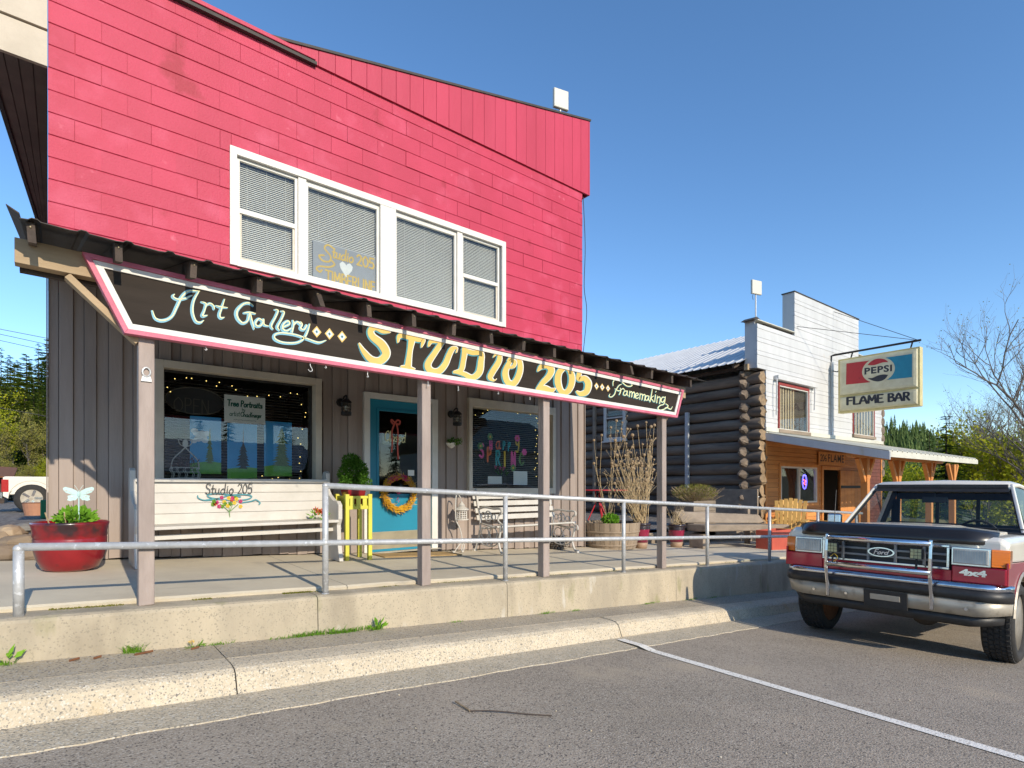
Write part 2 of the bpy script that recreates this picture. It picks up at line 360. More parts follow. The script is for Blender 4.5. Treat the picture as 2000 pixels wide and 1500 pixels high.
def gut(x, y): return road(x, 3.26)+.014*min(1, (y-3.24)/.05)-.0+.0*(y)
# gutter pan (a thin slab with a ragged front edge, a little proud of the asphalt)
gm = MB(); A = []; B = []
x = X0
while x < X1:
    e = 3.255+R.uniform(-.012, .012); z = road(x, 3.26)
    A.append([(x,e-.012,z-.03),(x,e,z+.006),(x,3.58,z+.018),(x,3.66,z-.03)]); x += .09 if x < 9 else .5
gm.loft(A, cap=False, closed=False); struct(gm.build('gutter', 'gutter_concrete'))
# kerb: separate cast lengths with open joints
kerb = bpy.data.objects.new('kerb', None); link(kerb); kerb['kind'] = 'structure'; kerb.location = (0,0,0)
def kprof(x):
    s = walk(x, 3.74); r = road(x, 3.26)
    wv = .006*math.sin(x*7)+.004*math.sin(x*17+1)
    return [(x,3.60,r-.05),(x,3.585+wv,r+.02),(x,3.60+wv,r+.05),(x,3.635+wv,s-.03),(x,3.668+wv,s-.009),(x,3.71+wv,s-.001),(x,3.76,s+.003),(x,3.86,s+.003),(x,3.86,r-.05)]
kj = [X0, -3.4, .86, 4.35, 6.1, 9.4, 13, 17, 22, 28, 34, X1]      # joints, from the photo
for a, b in zip(kj, kj[1:]):
    n = max(2, int((b-a)/.12)); dz = R.uniform(-.004, .004)
    rings = [[(p[0], p[1], p[2]+dz) for p in kprof(a+.004+(b-a-.008)*i/n)] for i in range(n+1)]
    MB().loft(rings).build('kerb_stone', 'kerb_concrete', kerb)
pv = bpy.data.objects.new('pavement', None); link(pv); pv['kind'] = 'structure'
for a, b in zip(kj, kj[1:]):
    m = MB(); a += .003; b -= .003
    m.loft([[(q,3.863,walk(q,3.86)-.1),(q,3.863,walk(q,3.86)),(q,4.26,walk(q,4.26)),(q,4.26,walk(q,4.26)-.1)] for q in (a, b)])
    m.build('paving_slab', 'walk_concrete', pv)
# retaining wall under the railing, cast in lengths with cracks between them
cw = thing('retaining_wall', 'long low weathered concrete wall below the pipe railing, beside the pavement', 'wall', (2, 4.3, walk(2, 4.3)))
wj = [X0, -2.3, 1.58, 3.42, 6.2, 8.45, 11.5, 15, 20, 26]
for a, b in zip(wj, wj[1:]):
    n = max(2, int((b-a)/.25)); rings = []
    for i in range(n+1):
        q = a+.003+(b-a-.006)*i/n; t = wtop(q); w0 = walk(q, 4.235); j = .006*math.sin(q*5.1)+.004*math.sin(q*13)
        rings.append([(q,4.225,w0-.08),(q,4.222+j*.5,w0),(q,4.228+j,t-.03),(q,4.236+j,t-.012),(q,4.26+j,t-.002),(q,4.30,t),(q,4.60,t+.0),(q,4.60,w0-.08)])
    MB().loft(rings).build('wall_length', 'wall_concrete', cw)
# porch slab: several pours
pf = bpy.data.objects.new('porch_floor', None); link(pf); pf['kind'] = 'structure'
sj = [-14, -2.2, 1.9, 4.0, 6.05, 8.2, 10.6, 13.4, 16.5, 20, 26]
for a, b in zip(sj, sj[1:]):
    a += .003; b -= .003; yb = 8.6 if a > 12 else (6.95 if a > 6.9 else 6.72); n = 10
    rings = []
    for i in range(n+1):
        q = a+(b-a)*i/n; e = 4.452+.012*math.sin(q*6)+.008*math.sin(q*19)
        rings.append([(q,e+.01,wtop(q)-.005),(q,e,slab(q,e)-.012),(q,e+.02,slab(q,e)),(q,yb,slab(q,yb)),(q,yb,wtop(q)-.2)])
    MB().loft(rings).build('floor_slab', 'slab_concrete', pf)
# painted bay line from the gutter out into the road
A0 = PX(1215, 1254, 1); A1 = None
def onroad(px, py):
    dx, dy, dz = ray(px, py); c = HC-1.164-.0748*.2+.008*3.26; t = (HC-c)/( -.0748*dx-.008*dy-dz); t = (c-HC)/(dz+.0748*dx+.008*dy); return Vector((dx*t, dy*t, HC+dz*t))
l0, l1 = onroad(1262, 1268), onroad(2010, 1487)
d = (l1-l0).normalized(); nrm = Vector((-d.y, d.x, 0)).normalized()
end = l0-d*.32; far = l0+d*5
m = MB(); n = 40; rows = []
for i in range(n+1):
    c = end+(far-end)*i/n; w = .05
    z = lambda p: (road(p.x, p.y)+.005 if p.y < 3.245 else road(p.x, 3.26)+.024)
    a, b = c-nrm*(w+R.uniform(-.003,.003)), c+nrm*(w+R.uniform(-.003,.003))
    rows.append([(a.x,a.y,z(a)),(b.x,b.y,z(b))])
m.loft(rows, cap=False, closed=False); struct(m.build('painted_bay_line', 'paint_line'))
# left yard
def lot(x, y): return HC-.72+.004*(y-7)
m = MB(); m.poly([(x, y, HC-.775+.0035*(y-7)) for x, y in ((-14,6.6),(0,6.6),(0,34),(-30,34))]); struct(m.build('gravel_lot', 'gravel'))
# terrace between the two buildings behind timber edging
m = MB(); m.poly([(7.05,7.0,HC-.86),(13.9,7.0,HC-.95),(13.9,20,HC-.85),(7.05,20,HC-.80)]); struct(m.build('gravel_terrace', 'gravel'))
# ---------------------------------------------------------------- the red block-built studio
WF = 6.62                                     # depth of the block face
def zr(z): return z+HC                        # height measured from the camera
sb = thing('studio_building', 'two-storey shop with bright red painted block upper wall above brown boards', 'building', (3.5, WF, slab(3.5, WF)))
bw = MB()
lwb = MB()
for a in ((.004, .90, HC-1.2, zr(1.3)), (2.42, 3.05, HC-1.2, zr(1.3)), (4.05, 4.66, HC-1.2, zr(1.3)), (6.28, 6.996, HC-1.2, zr(1.3)), (.004, 6.996, zr(1.3), zr(2.02)), (.90, 2.42, HC-1.2, zr(-.0)), (4.66, 6.28, HC-1.2, zr(-.04))): lwb.box(a[0], WF+.012, a[2], a[1], WF+.2, a[3])
lwb.build('lower_wall', 'dark_wood', sb)
UX0, UX1, UZ0, UZ1 = sx(452, WF), sx(984, WF), zr(2.40), zr(3.645)
for a in ((.004, WF+.007, zr(2.02), UX0, WF+.2, zr(5.0)), (UX1, WF+.007, zr(2.02), 6.996, WF+.2, zr(5.0)), (UX0, WF+.007, zr(2.02), UX1, WF+.2, UZ0), (UX0, WF+.007, UZ1, UX1, WF+.2, zr(5.0))): bw.box(*a)
# carcass: side and rear walls and roof deck
bw.box(.004, WF+.2, HC-1.2, .2, 16, zr(4.9)); bw.box(6.8, WF+.2, HC-1.2, 6.996, 16, zr(4.9)); bw.box(.2, 15.8, HC-1.2, 6.8, 16, zr(4.9)); bw.box(.2, WF+.2, zr(4.7), 6.8, 15.8, zr(4.8))
bw.box(.2, WF+.2, zr(1.95), 6.8, 15.8, zr(2.1))
wallp = bw.build('wall', 'red_block', sb)
BC = {}
def block(x0, x1, z0, z1):
    w, h = x1-x0, z1-z0
    if w < .03 or h < .03: return
    va = int(math.sin(x0*1.35+row*2.1)+.5*math.sin(x0*3.1+row) > .75); vb = int(R.random() < .55); k = (round(w, 2), round(h, 2), va, vb)
    if k not in BC:
        W, H = k[0]/2-(.0008 if vb else -.0002), k[1]/2-(.0045 if va else .0018); e = .005; xi = .3 if vb else .05; r = []
        for y, i in ((.02, 0), (.004, 0), (0, e)):
            r.append([(-W+i*xi,y,-H+i*.8),(W-i*xi,y,-H+i*.8),(W-i*xi,y,H-i*.8),(-W+i*xi,y,H-i*.8)])
        BC[k] = MB().loft(r).mesh('concrete_block', 'red_block')
    o = put('concrete_block', BC[k], wallp, loc=((x0+x1)/2, WF-.002+R.uniform(-.0016, .0016), (z0+z1)/2))
    if R.random() < .08: o.location.y -= .003
row = 0; z = 2.584-4*.2032
while z < 4.95:
    z1 = min(z+.2032, 5.0); row = int(round((z-2.584)/.2032)); off = .193 if row % 2 else .393
    off = .193 if (row-7) % 2 == 0 else .393
    e = [0.0]; x = off
    while x < 7-.05:
        e.append(x+R.uniform(-.004, .004)); x += .4064
    e.append(7.0); dz = R.uniform(-.002, .002)
    if z1 > 1.95:
        for a, b in zip(e, e[1:]):
            za, zb = zr(z), zr(z1)
            if zb <= UZ0+.02 or za >= UZ1-.02: block(a, b, za, zb)
            else:
                zs = [(za, zb)]
                if za < UZ0 < zb: block(max(a,UX0), min(b,UX1), za, UZ0)
                if za < UZ1 < zb: block(max(a,UX0), min(b,UX1), UZ1, zb)
                block(a, min(b, UX0), za, zb); block(max(a, UX1), b, za, zb)
    z += .2032
# slanting boarded parapet
def ptop(x): return zr(4.985+(x-1.78)*(6.235-4.985)/(7.16-1.78))
e = [1.86]
while e[-1] < 7.0: e.append(e[-1]+.203)
e[-1] = 7.13
for a, b in zip(e, e[1:]):
    a += .0015; b -= .0015; y = WF-.032+R.uniform(-.001, .001); z0 = zr(4.965)
    r = [[(a+i,y+d,z0),(b-i,y+d,z0),(b-i,y+d,ptop(b)),(a+i,y+d,ptop(a))] for d, i in ((.03, 0), (.003, 0), (0, .003))]
    MB().loft(r).build('parapet_board', 'red_panel', sb)
m = MB(); m.loft([[(x,WF-.05,ptop(x)+.0),(x,WF-.05,ptop(x)+.03),(x,WF+.5,ptop(x)+.03),(x,WF+.5,ptop(x)+.0)] for x in (1.8, 7.17)]); m.build('roof_edge', 'dark_metal_roof', sb)
m = MB(); m.box(7.131, WF-.035, zr(4.965), 7.15, WF+.45, ptop(7.1)-.002); m.build('parapet_end', 'red_panel', sb)
m = MB(); m.loft([[(1.9,WF+.46,zr(4.8)),(7.1,WF+.46,zr(4.8)),(7.1,WF+.46,ptop(7.1)),(1.9,WF+.46,ptop(1.9))],[(1.9,WF+.49,zr(4.8)),(7.1,WF+.49,zr(4.8)),(7.1,WF+.49,ptop(7.1)),(1.9,WF+.49,ptop(1.9))]]); m.build('parapet_back', 'dark_wood', sb)
m = MB(); m.box(-.02, WF-.075, zr(4.985), 2.42, WF+.25, zr(5.03)); m.build('coping', 'red_panel', sb, bev=.004)
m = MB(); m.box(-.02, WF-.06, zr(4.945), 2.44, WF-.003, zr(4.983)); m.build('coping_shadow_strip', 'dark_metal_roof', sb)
# side eave at the left: fascia, soffit boards, gutter edge
m = MB(); m.box(-.9, WF-.01, zr(3.80), -.004, WF+.03, zr(4.11)); m.build('fascia', 'beige_fascia', sb)
m = MB(); m.box(-.9, WF-.03, zr(4.125), -.004, WF+.03, zr(4.6)); m.build('fascia', 'beige_fascia', sb)
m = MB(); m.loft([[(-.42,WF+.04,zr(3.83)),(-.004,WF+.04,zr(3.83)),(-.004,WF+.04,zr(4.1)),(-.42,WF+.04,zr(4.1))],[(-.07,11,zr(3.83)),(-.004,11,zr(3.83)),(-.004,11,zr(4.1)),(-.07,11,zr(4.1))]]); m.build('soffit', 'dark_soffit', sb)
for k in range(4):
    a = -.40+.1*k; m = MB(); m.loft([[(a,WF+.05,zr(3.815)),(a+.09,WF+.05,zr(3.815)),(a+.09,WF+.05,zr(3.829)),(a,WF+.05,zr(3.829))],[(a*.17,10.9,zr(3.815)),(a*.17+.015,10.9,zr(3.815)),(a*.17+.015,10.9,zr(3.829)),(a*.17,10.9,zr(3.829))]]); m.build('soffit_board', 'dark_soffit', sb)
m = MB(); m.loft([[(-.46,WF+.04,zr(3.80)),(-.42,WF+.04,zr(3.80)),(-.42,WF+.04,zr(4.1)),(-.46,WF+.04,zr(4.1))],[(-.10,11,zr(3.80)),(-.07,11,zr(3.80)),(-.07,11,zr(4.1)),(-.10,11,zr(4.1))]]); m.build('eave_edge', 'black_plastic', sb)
# ---- lower wall: upright boards, every other one proud
LW = WF-.035
OPEN = [(sx(309,6.55), sx(622,6.55), P(309,705,6.55).z, P(309,943,6.55).z), (3.07, 4.03, zr(1.14), HC-2), (sx(922,6.55), sx(1080,6.55), P(922,784,6.55).z, P(922,955,6.55).z)]
x = 0.0; k = 0
while x < 6.985:
    w = min(R.uniform(.085, .115) if k % 2 else R.uniform(.075, .125), 7.0-x)
    if 7.0-x-w < .05: w = 7.0-x
    y = LW-.02 if k % 2 else LW
    segs = [(slab(x, LW)+R.uniform(.004, .02), zr(2.0))]
    for o0, o1, zt, zb in OPEN:
        if x < o1-.01 and x+w > o0+.01:
            segs = [(segs[0][0], zb), (zt, segs[0][1])]
    for a, b in segs:
        if b-a > .05:
            m = MB(); e = .002; g = .0015
            m.loft([[(x+g+i,y+d,a),(x+w-g-i,y+d,a),(x+w-g-i,y+d,b),(x+g+i,y+d,b)] for d, i in ((.03,0),(.002,0),(0,e))]); m.build('wall_board', 'taupe_board', sb)
    x += w; k += 1
m = MB(); m.box(-.012, LW-.025, slab(0,LW), -.002, LW+.1, zr(2.0)); m.build('corner_board', 'taupe_board', sb)
m = MB(); m.box(7.002, LW-.025, slab(7,LW), 7.014, LW+.12, zr(2.0)); m.build('corner_board', 'taupe_board', sb)
def slats(m, x0, x1, z0, z1, y, pitch, tilt=.35, depth=.022):
    z = z0
    while z < z1:
        m.add([(x0,y-depth/2,z-depth*tilt/2),(x1,y-depth/2,z-depth*tilt/2),(x1,y+depth/2,z+depth*tilt/2),(x0,y+depth/2,z+depth*tilt/2)], [(0,1,2,3)]); z += pitch
# ---- upper window
uw = MB(); fw = .05
uw.box(UX0-.02, WF-.03, UZ0-.015, UX0+fw, WF+.1, UZ1+.02); uw.box(UX1-fw, WF-.03, UZ0-.015, UX1+.02, WF+.1, UZ1+.02)
uw.box(UX0+fw, WF-.03, UZ1-.06, UX1-fw, WF+.1, UZ1+.02); uw.box(UX0+fw, WF-.035, UZ0-.02, UX1-fw, WF+.1, UZ0+.045)
win = uw.build('window', 'white_trim', sb, bev=.003)
wx = [sx(p, WF) for p in (462, 583, 597, 742, 771, 893, 902, 977)]
for i in (1, 3, 5):
    m = MB(); m.box(wx[i]-.005, WF-.028 if i == 3 else WF-.012, UZ0+.046, wx[i+1]+.005, WF+.1, UZ1-.061); m.build('mullion', 'white_trim', win, bev=.003)
zm = zr(3.0)
for i, (a, b) in enumerate(((wx[0],wx[1]),(wx[2],wx[3]),(wx[4],wx[5]),(wx[6],wx[7]))):
    sash = MB(); t = .03; z0, z1 = UZ0+.046, UZ1-.062; y0, y1 = WF+.015, WF+.05
    a += .006; b -= .006
    sash.box(a,y0,z0,a+t,y1,z1); sash.box(b-t,y0,z0,b,y1,z1); sash.box(a+t,y0,z0,b-t,y1,z0+t); sash.box(a+t,y0,z1-t-(.03 if i in (1,2) else 0),b-t,y1,z1)
    if i in (0, 3):
        zc = zr(2.98); sash.box(a+t,y0-.004,zc,b-t,y1,zc+.05)
    sash.build('sash', 'white_trim', win, bev=.002)
    if i in (0, 3):
        m = MB(); q = .022; zl = zr(2.98)
        for bb in ((a+t, z0+t, a+t+q, zl), (b-t-q, z0+t, b-t, zl), (a+t+q, z0+t, b-t-q, z0+t+q)): m.box(bb[0], y0+.012, bb[1], bb[2], y1-.004, bb[3])
        m.build('screen_frame', 'cream_trim', win)
    m = MB(); m.box(a+t+.001, WF+.03, z0+t+.001, b-t-.001, WF+.034, z1-t-.001); m.build('pane', 'glass', win)
    m = MB(); slats(m, a+.02, b-.02, z0+.02, z1-.03, WF+.085, .0215, 1.1); m.build('blind', 'blind', win, fix=False)
    m = MB()
    for q in (.18, .5, .82): m.tube([(a+(b-a)*q, WF+.07, z0+.02), (a+(b-a)*q, WF+.07, z1-.03)], .0022, 4)
    m.build('blind_cord', 'white_trim', win)
m = MB(); m.box(UX0+.03, WF+.12, UZ0, UX1-.03, WF+.13, UZ1); m.build('room_dark', 'dark_room', sb)
# ---- skeleton lettering: strokes drawn as flat ribbons
RK = 0; AXO = (0, -1, 0)
def ribbon(m, pts, w, f3, taper=(1, 1), n=6):
    """pts 2-D control points (x,y[,width factor]); w width; f3 maps 2-D to 3-D"""
    q = [(p[0], p[1], p[2] if len(p) > 2 else 1.0) for p in pts]
    q = crom(q, n) if len(q) > 2 else q
    L, Rr = [], []; N = len(q)
    for i in range(N):
        a, b = q[max(i-1,0)], q[min(i+1,N-1)]; dx, dy = b[0]-a[0], b[1]-a[1]; l = math.hypot(dx, dy) or 1
        t = i/(N-1); k = taper[0]+(taper[1]-taper[0])*t; h = w/2*q[i][2]*k
        L.append((q[i][0]-dy/l*h, q[i][1]+dx/l*h)); Rr.append((q[i][0]+dy/l*h, q[i][1]-dx/l*h))
    global RK; RK = (RK+1) % 60; off = Vector(AXO)*(RK*.00002)
    f0 = f3; f3 = lambda a_, b_: tuple(Vector(f0(a_, b_))+off)
    b0 = len(m.v); m.v += [tuple(f3(*p)) for p in L]+[tuple(f3(*p)) for p in Rr]
    for i in range(N-1): m.f.append((b0+i, b0+i+1, b0+N+i+1, b0+N+i))
    for c, s in ((q[0], 1), (q[-1], 1)):       # round ends
        RK += 1; off = Vector(AXO)*(RK*.00002)
        if w/2*c[2] < 1e-4: continue
        h = w/2*c[2]*(taper[0] if c is q[0] else taper[1]); b1 = len(m.v)
        m.v += [tuple(f3(c[0]+h*math.cos(2*math.pi*k/8), c[1]+h*math.sin(2*math.pi*k/8))) for k in range(8)]; m.f.append(tuple(range(b1, b1+8)))
# glyphs on a unit body: x to the right, y UP, baseline 0, x-height .5, cap height 1; last number = advance
G = {'a': ([[(.42,.42),(.25,.5),(.06,.3),(.1,.04),(.25,0),(.4,.2)],[(.42,.5),(.41,.15),(.45,.02),(.52,.03)]], .55), 'b': ([[(.08,1),(.07,.1),(.2,0),(.4,.15),(.38,.42),(.2,.48),(.08,.3)]], .48),
 'c': ([[(.4,.4),(.25,.5),(.07,.3),(.1,.06),(.25,0),(.42,.1)]], .46), 'd': ([[(.42,.4),(.25,.5),(.06,.3),(.1,.04),(.25,0),(.42,.2)],[(.44,1),(.42,.15),(.48,.02)]], .55),
 'e': ([[(.07,.26),(.38,.3),(.34,.48),(.2,.5),(.06,.3),(.1,.05),(.25,0),(.42,.1)]], .47), 'g': ([[(.42,.42),(.25,.5),(.06,.3),(.1,.06),(.25,.02),(.41,.2)],[(.43,.5),(.42,-.1),(.3,-.35),(.1,-.3)]], .52),
 'h': ([[(.08,1),(.07,0)],[(.07,.3),(.2,.5),(.36,.42),(.37,0)]], .48), 'i': ([[(.1,.5),(.09,.1),(.14,0)],[(.1,.68),(.12,.72)]], .24), 'k': ([[(.08,1),(.07,0)],[(.38,.5),(.1,.22)],[(.16,.28),(.4,0)]], .46),
 'l': ([[(.1,1),(.08,.15),(.14,0)]], .24), 'm': ([[(.07,.5),(.07,0)],[(.07,.3),(.18,.5),(.29,.4),(.29,0)],[(.29,.3),(.42,.5),(.52,.4),(.53,0)]], .64), 'n': ([[(.07,.5),(.07,0)],[(.07,.3),(.2,.5),(.36,.42),(.37,0)]], .48),
 'o': ([[(.24,.5),(.06,.3),(.1,.04),(.27,0),(.42,.2),(.38,.44),(.24,.5)]], .5), 'p': ([[(.08,.5),(.07,-.4)],[(.08,.3),(.22,.5),(.4,.38),(.38,.1),(.22,0),(.08,.15)]], .5), 'r': ([[(.08,.5),(.08,0)],[(.08,.28),(.18,.46),(.34,.48)]], .38),
 's': ([[(.36,.42),(.22,.5),(.08,.4),(.2,.27),(.34,.16),(.24,.01),(.06,.06)]], .42), 't': ([[(.16,.85),(.14,.15),(.2,.01),(.32,.06)],[(.02,.52),(.32,.52)]], .36), 'u': ([[(.07,.5),(.07,.15),(.18,0),(.34,.12)],[(.37,.5),(.36,.12),(.44,0)]], .5),
 'y': ([[(.07,.5),(.1,.2),(.22,.1),(.36,.25)],[(.4,.5),(.38,0),(.26,-.34),(.08,-.3)]], .48), 'z': ([[(.06,.48),(.36,.48),(.06,.02),(.38,.02)]], .44),
 'A': ([[(.02,0),(.28,1),(.54,0)],[(.12,.36),(.44,.36)]], .6), 'B': ([[(.08,0),(.08,1)],[(.08,1),(.34,.96),(.38,.68),(.1,.54)],[(.1,.54),(.42,.45),(.42,.1),(.08,0)]], .52), 'C': ([[(.52,.8),(.36,1),(.1,.7),(.1,.25),(.32,0),(.54,.2)]], .58),
 'E': ([[(.08,0),(.08,1)],[(.08,1),(.42,1)],[(.08,.53),(.36,.53)],[(.08,0),(.44,0)]], .5), 'F': ([[(.08,0),(.08,1)],[(.08,1),(.42,1)],[(.08,.53),(.36,.53)]], .48), 'H': ([[(.08,0),(.08,1)],[(.46,0),(.46,1)],[(.08,.5),(.46,.5)]], .56),
 'I': ([[(.1,0),(.1,1)]], .22), 'K': ([[(.08,0),(.08,1)],[(.46,1),(.1,.48)],[(.18,.56),(.5,0)]], .54), 'L': ([[(.08,1),(.08,0)],[(.08,0),(.42,0)]], .48), 'M': ([[(.06,0),(.1,1)],[(.1,1),(.32,.3)],[(.32,.3),(.54,1)],[(.54,1),(.6,0)]], .68),
 'N': ([[(.08,0),(.08,1)],[(.08,1),(.46,0)],[(.46,0),(.46,1)]], .56), 'O': ([[(.3,1),(.08,.7),(.08,.3),(.3,0),(.52,.3),(.52,.7),(.3,1)]], .62), 'P': ([[(.08,0),(.08,1)],[(.08,1),(.36,.97),(.42,.74),(.34,.54),(.08,.5)]], .5),
 'R': ([[(.08,0),(.08,1)],[(.08,1),(.36,.97),(.42,.74),(.34,.54),(.08,.5)],[(.24,.5),(.46,0)]], .54), 'S': ([[(.46,.84),(.3,1),(.1,.86),(.16,.6),(.4,.42),(.44,.14),(.26,0),(.06,.14)]], .54), 'T': ([[(.28,0),(.28,1)],[(.02,1),(.54,1)]], .56),
 '0': ([[(.24,1),(.06,.7),(.06,.3),(.24,0),(.42,.3),(.42,.7),(.24,1)]], .5), '2': ([[(.06,.8),(.22,1),(.4,.82),(.34,.5),(.08,.02)],[(.06,.02),(.44,.02)]], .5), '5': ([[(.42,1),(.12,1)],[(.12,1),(.1,.56),(.3,.6),(.42,.34),(.32,.04),(.06,.06)]], .5),
 '6': ([[(.38,1),(.12,.6),(.08,.25),(.24,0),(.42,.2),(.36,.46),(.1,.36)]], .5), ' ': ([], .3), '-': ([[(.05,.4),(.25,.4)]], .32), "'": ([[(.08,1),(.06,.8)]], .18)}
def write(m, text, x, y, size, w, f3, xs=1.0, slant=0, n=5, jig=0):   # 2-D frame with y DOWN handled by f3
    for ch in text:
        st, adv = G[ch]; jy = R.uniform(-jig, jig)*size
        for s in st: ribbon(m, [(x+(p[0]+slant*p[1])*size*xs, y+jy+p[1]*size) for p in s], w, f3, n=n)
        x += adv*size*xs
    return x
def wlen(text, size, xs=1.0): return sum(G[c][1] for c in text)*size*xs
def plane(o, y, tx=1.0, rise=0):           # local frame on a facade plane: origin at o
    return lambda a, b: (o[0]+a, y, o[2]+b+rise*a)
def fontmesh(text, size, bold=0, sp=1.0):
    c = bpy.data.curves.new('text', 'FONT'); c.body = text; c.size = size; c.offset = bold; c.resolution_u = 3; c.space_character = sp; c.fill_mode = 'BOTH'
    o = bpy.data.objects.new('text', c); link(o); dg = bpy.context.evaluated_depsgraph_get(); dg.update()
    me = bpy.data.meshes.new_from_object(o.evaluated_get(dg)); bpy.data.objects.remove(o); return me
def fonttext(name, text, size, mat, parent, f3, bold=0, wid=None, sp=1.0):
    me = fontmesh(text, size, bold, sp); vs = [v.co.copy() for v in me.vertices]; fs = [tuple(p.vertices) for p in me.polygons]
    x0 = min(v.x for v in vs); x1 = max(v.x for v in vs); y0 = min(v.y for v in vs)
    k = wid/(x1-x0) if wid else 1
    m = MB(); m.add([f3((v.x-x0)*k, v.y-y0) for v in vs], fs); return m.build(name, mat, parent, fix=False)
# ---- card in the upper window: Studio 205 (heart) Timberline
o = P(610, 552, WF+.06); uc = thing('window_card', 'grey card lettered in gold with white heart, standing in upstairs window', 'card', (o.x, WF+.06, o.z))
cx0, cx1 = sx(611, WF+.06), sx(736, WF+.06); ct = P(611, 468, WF+.06).z; cb = UZ0+.05
m = MB(); m.box(cx0, WF+.056, cb, cx1, WF+.064, ct); m.build('card', 'grey_card', uc)
f = lambda a, b: (cx0+a, WF+.0545, cb+b); W_ = cx1-cx0; H_ = ct-cb
m = MB(); ribbon(m, [(.30*W_,.92*H_),(.22*W_,.97*H_),(.17*W_,.86*H_),(.26*W_,.70*H_),(.24*W_,.56*H_),(.14*W_,.54*H_),(.09*W_,.64*H_),(.16*W_,.68*H_)], .022, f)
ribbon(m, [(.26*W_,.62*H_),(.32*W_,.52*H_),(.24*W_,.42*H_),(.10*W_,.38*H_),(.05*W_,.30*H_),(.10*W_,.24*H_),(.13*W_,.30*H_)], .022, f)
write(m, 'tudio', .28*W_, .68*H_, .28*H_, .02, f, .80*W_*.42/wlen('tudio', .28*H_), .1); write(m, '205', .66*W_, .66*H_, .27*H_, .022, f, .30*W_/wlen('205', .27*H_)); write(m, 'TIMBERLINE', .18*W_, .05*H_, .27*H_, .02, f, .86*W_/wlen('TIMBERLINE', .27*H_)*.92)
m.build('lettering', 'gold_ink', uc, fix=False)
m = MB(); hp = [(0,-.10),(-.075,0),(-.085,.05),(-.05,.085),(-.015,.07),(0,.045),(.015,.07),(.05,.085),(.085,.05),(.075,0)]
m.poly([(cx0+.5*W_+a, WF+.0542, cb+.47*H_+b) for a, b in hp]); m.build('heart', 'sign_white', uc, fix=False)
m = MB()
for k in range(2): m.box(cx0, WF+.0555, (cb, ct-.006)[k], cx1, WF+.0558, (cb+.006, ct)[k])
m.build('card_edge', 'sign_white', uc)
# ---- lower left display window
def trimmed(name, x0, x1, z0, z1, yf, w, mat, parent, depth=.12, sill=None, head=None):
    m = MB(); hd = head or w; sl_ = sill or w
    m.box(x0, yf, z0, x0+w, yf+depth, z1); m.box(x1-w, yf, z0, x1, yf+depth, z1); m.box(x0+w, yf, z1-hd, x1-w, yf+depth, z1); m.box(x0+w, yf, z0, x1-w, yf+depth, z0+sl_)
    return m.build(name, mat, parent, bev=.003)
TY = 6.52
ax0, ax1 = sx(303, TY), sx(629, TY); az1 = P(303, 700, TY).z; az0 = P(303, 946, TY).z
lw = trimmed('display_window', ax0, ax1, az0, az1, TY, .075, 'cream_trim', sb, .2, sill=.03)
px0, px1 = ax0+.075, ax1-.075; pz0, pz1 = az0+.03, az1-.075
inn = trimmed('inner_frame', px0+.001, px1-.001, pz0+.001, pz1-.001, TY+.115, .02, 'black_plastic', lw, .05)
m = MB(); m.box(px0+.022, TY+.13, pz0+.022, px1-.022, TY+.135, pz1-.022); m.build('pane', 'glass', lw)
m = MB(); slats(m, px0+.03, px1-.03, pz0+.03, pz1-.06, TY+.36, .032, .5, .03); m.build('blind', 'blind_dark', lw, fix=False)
m = MB(); m.box(px0-.1, TY+1.3, pz0-.3, px1+.1, TY+1.32, pz1+.2); m.box(px0-.1, TY+.21, pz0-.05, px1+.1, TY+1.3, pz0-.01); m.box(px0-.1, TY+.21, pz1+.06, px1+.1, TY+1.3, pz1+.08); m.box(px0-.12, TY+.21, pz0, px0-.1, TY+1.3, pz1); m.box(px1+.1, TY+.21, pz0, px1+.12, TY+1.3, pz1); m.build('room_dark', 'dark_room', lw)
m = MB(); m.box(ax0-.01, TY-.025, az0-.045, ax1+.02, TY+.1, az0-.002); m.build('sill', 'grey_timber', lw, bev=.003)
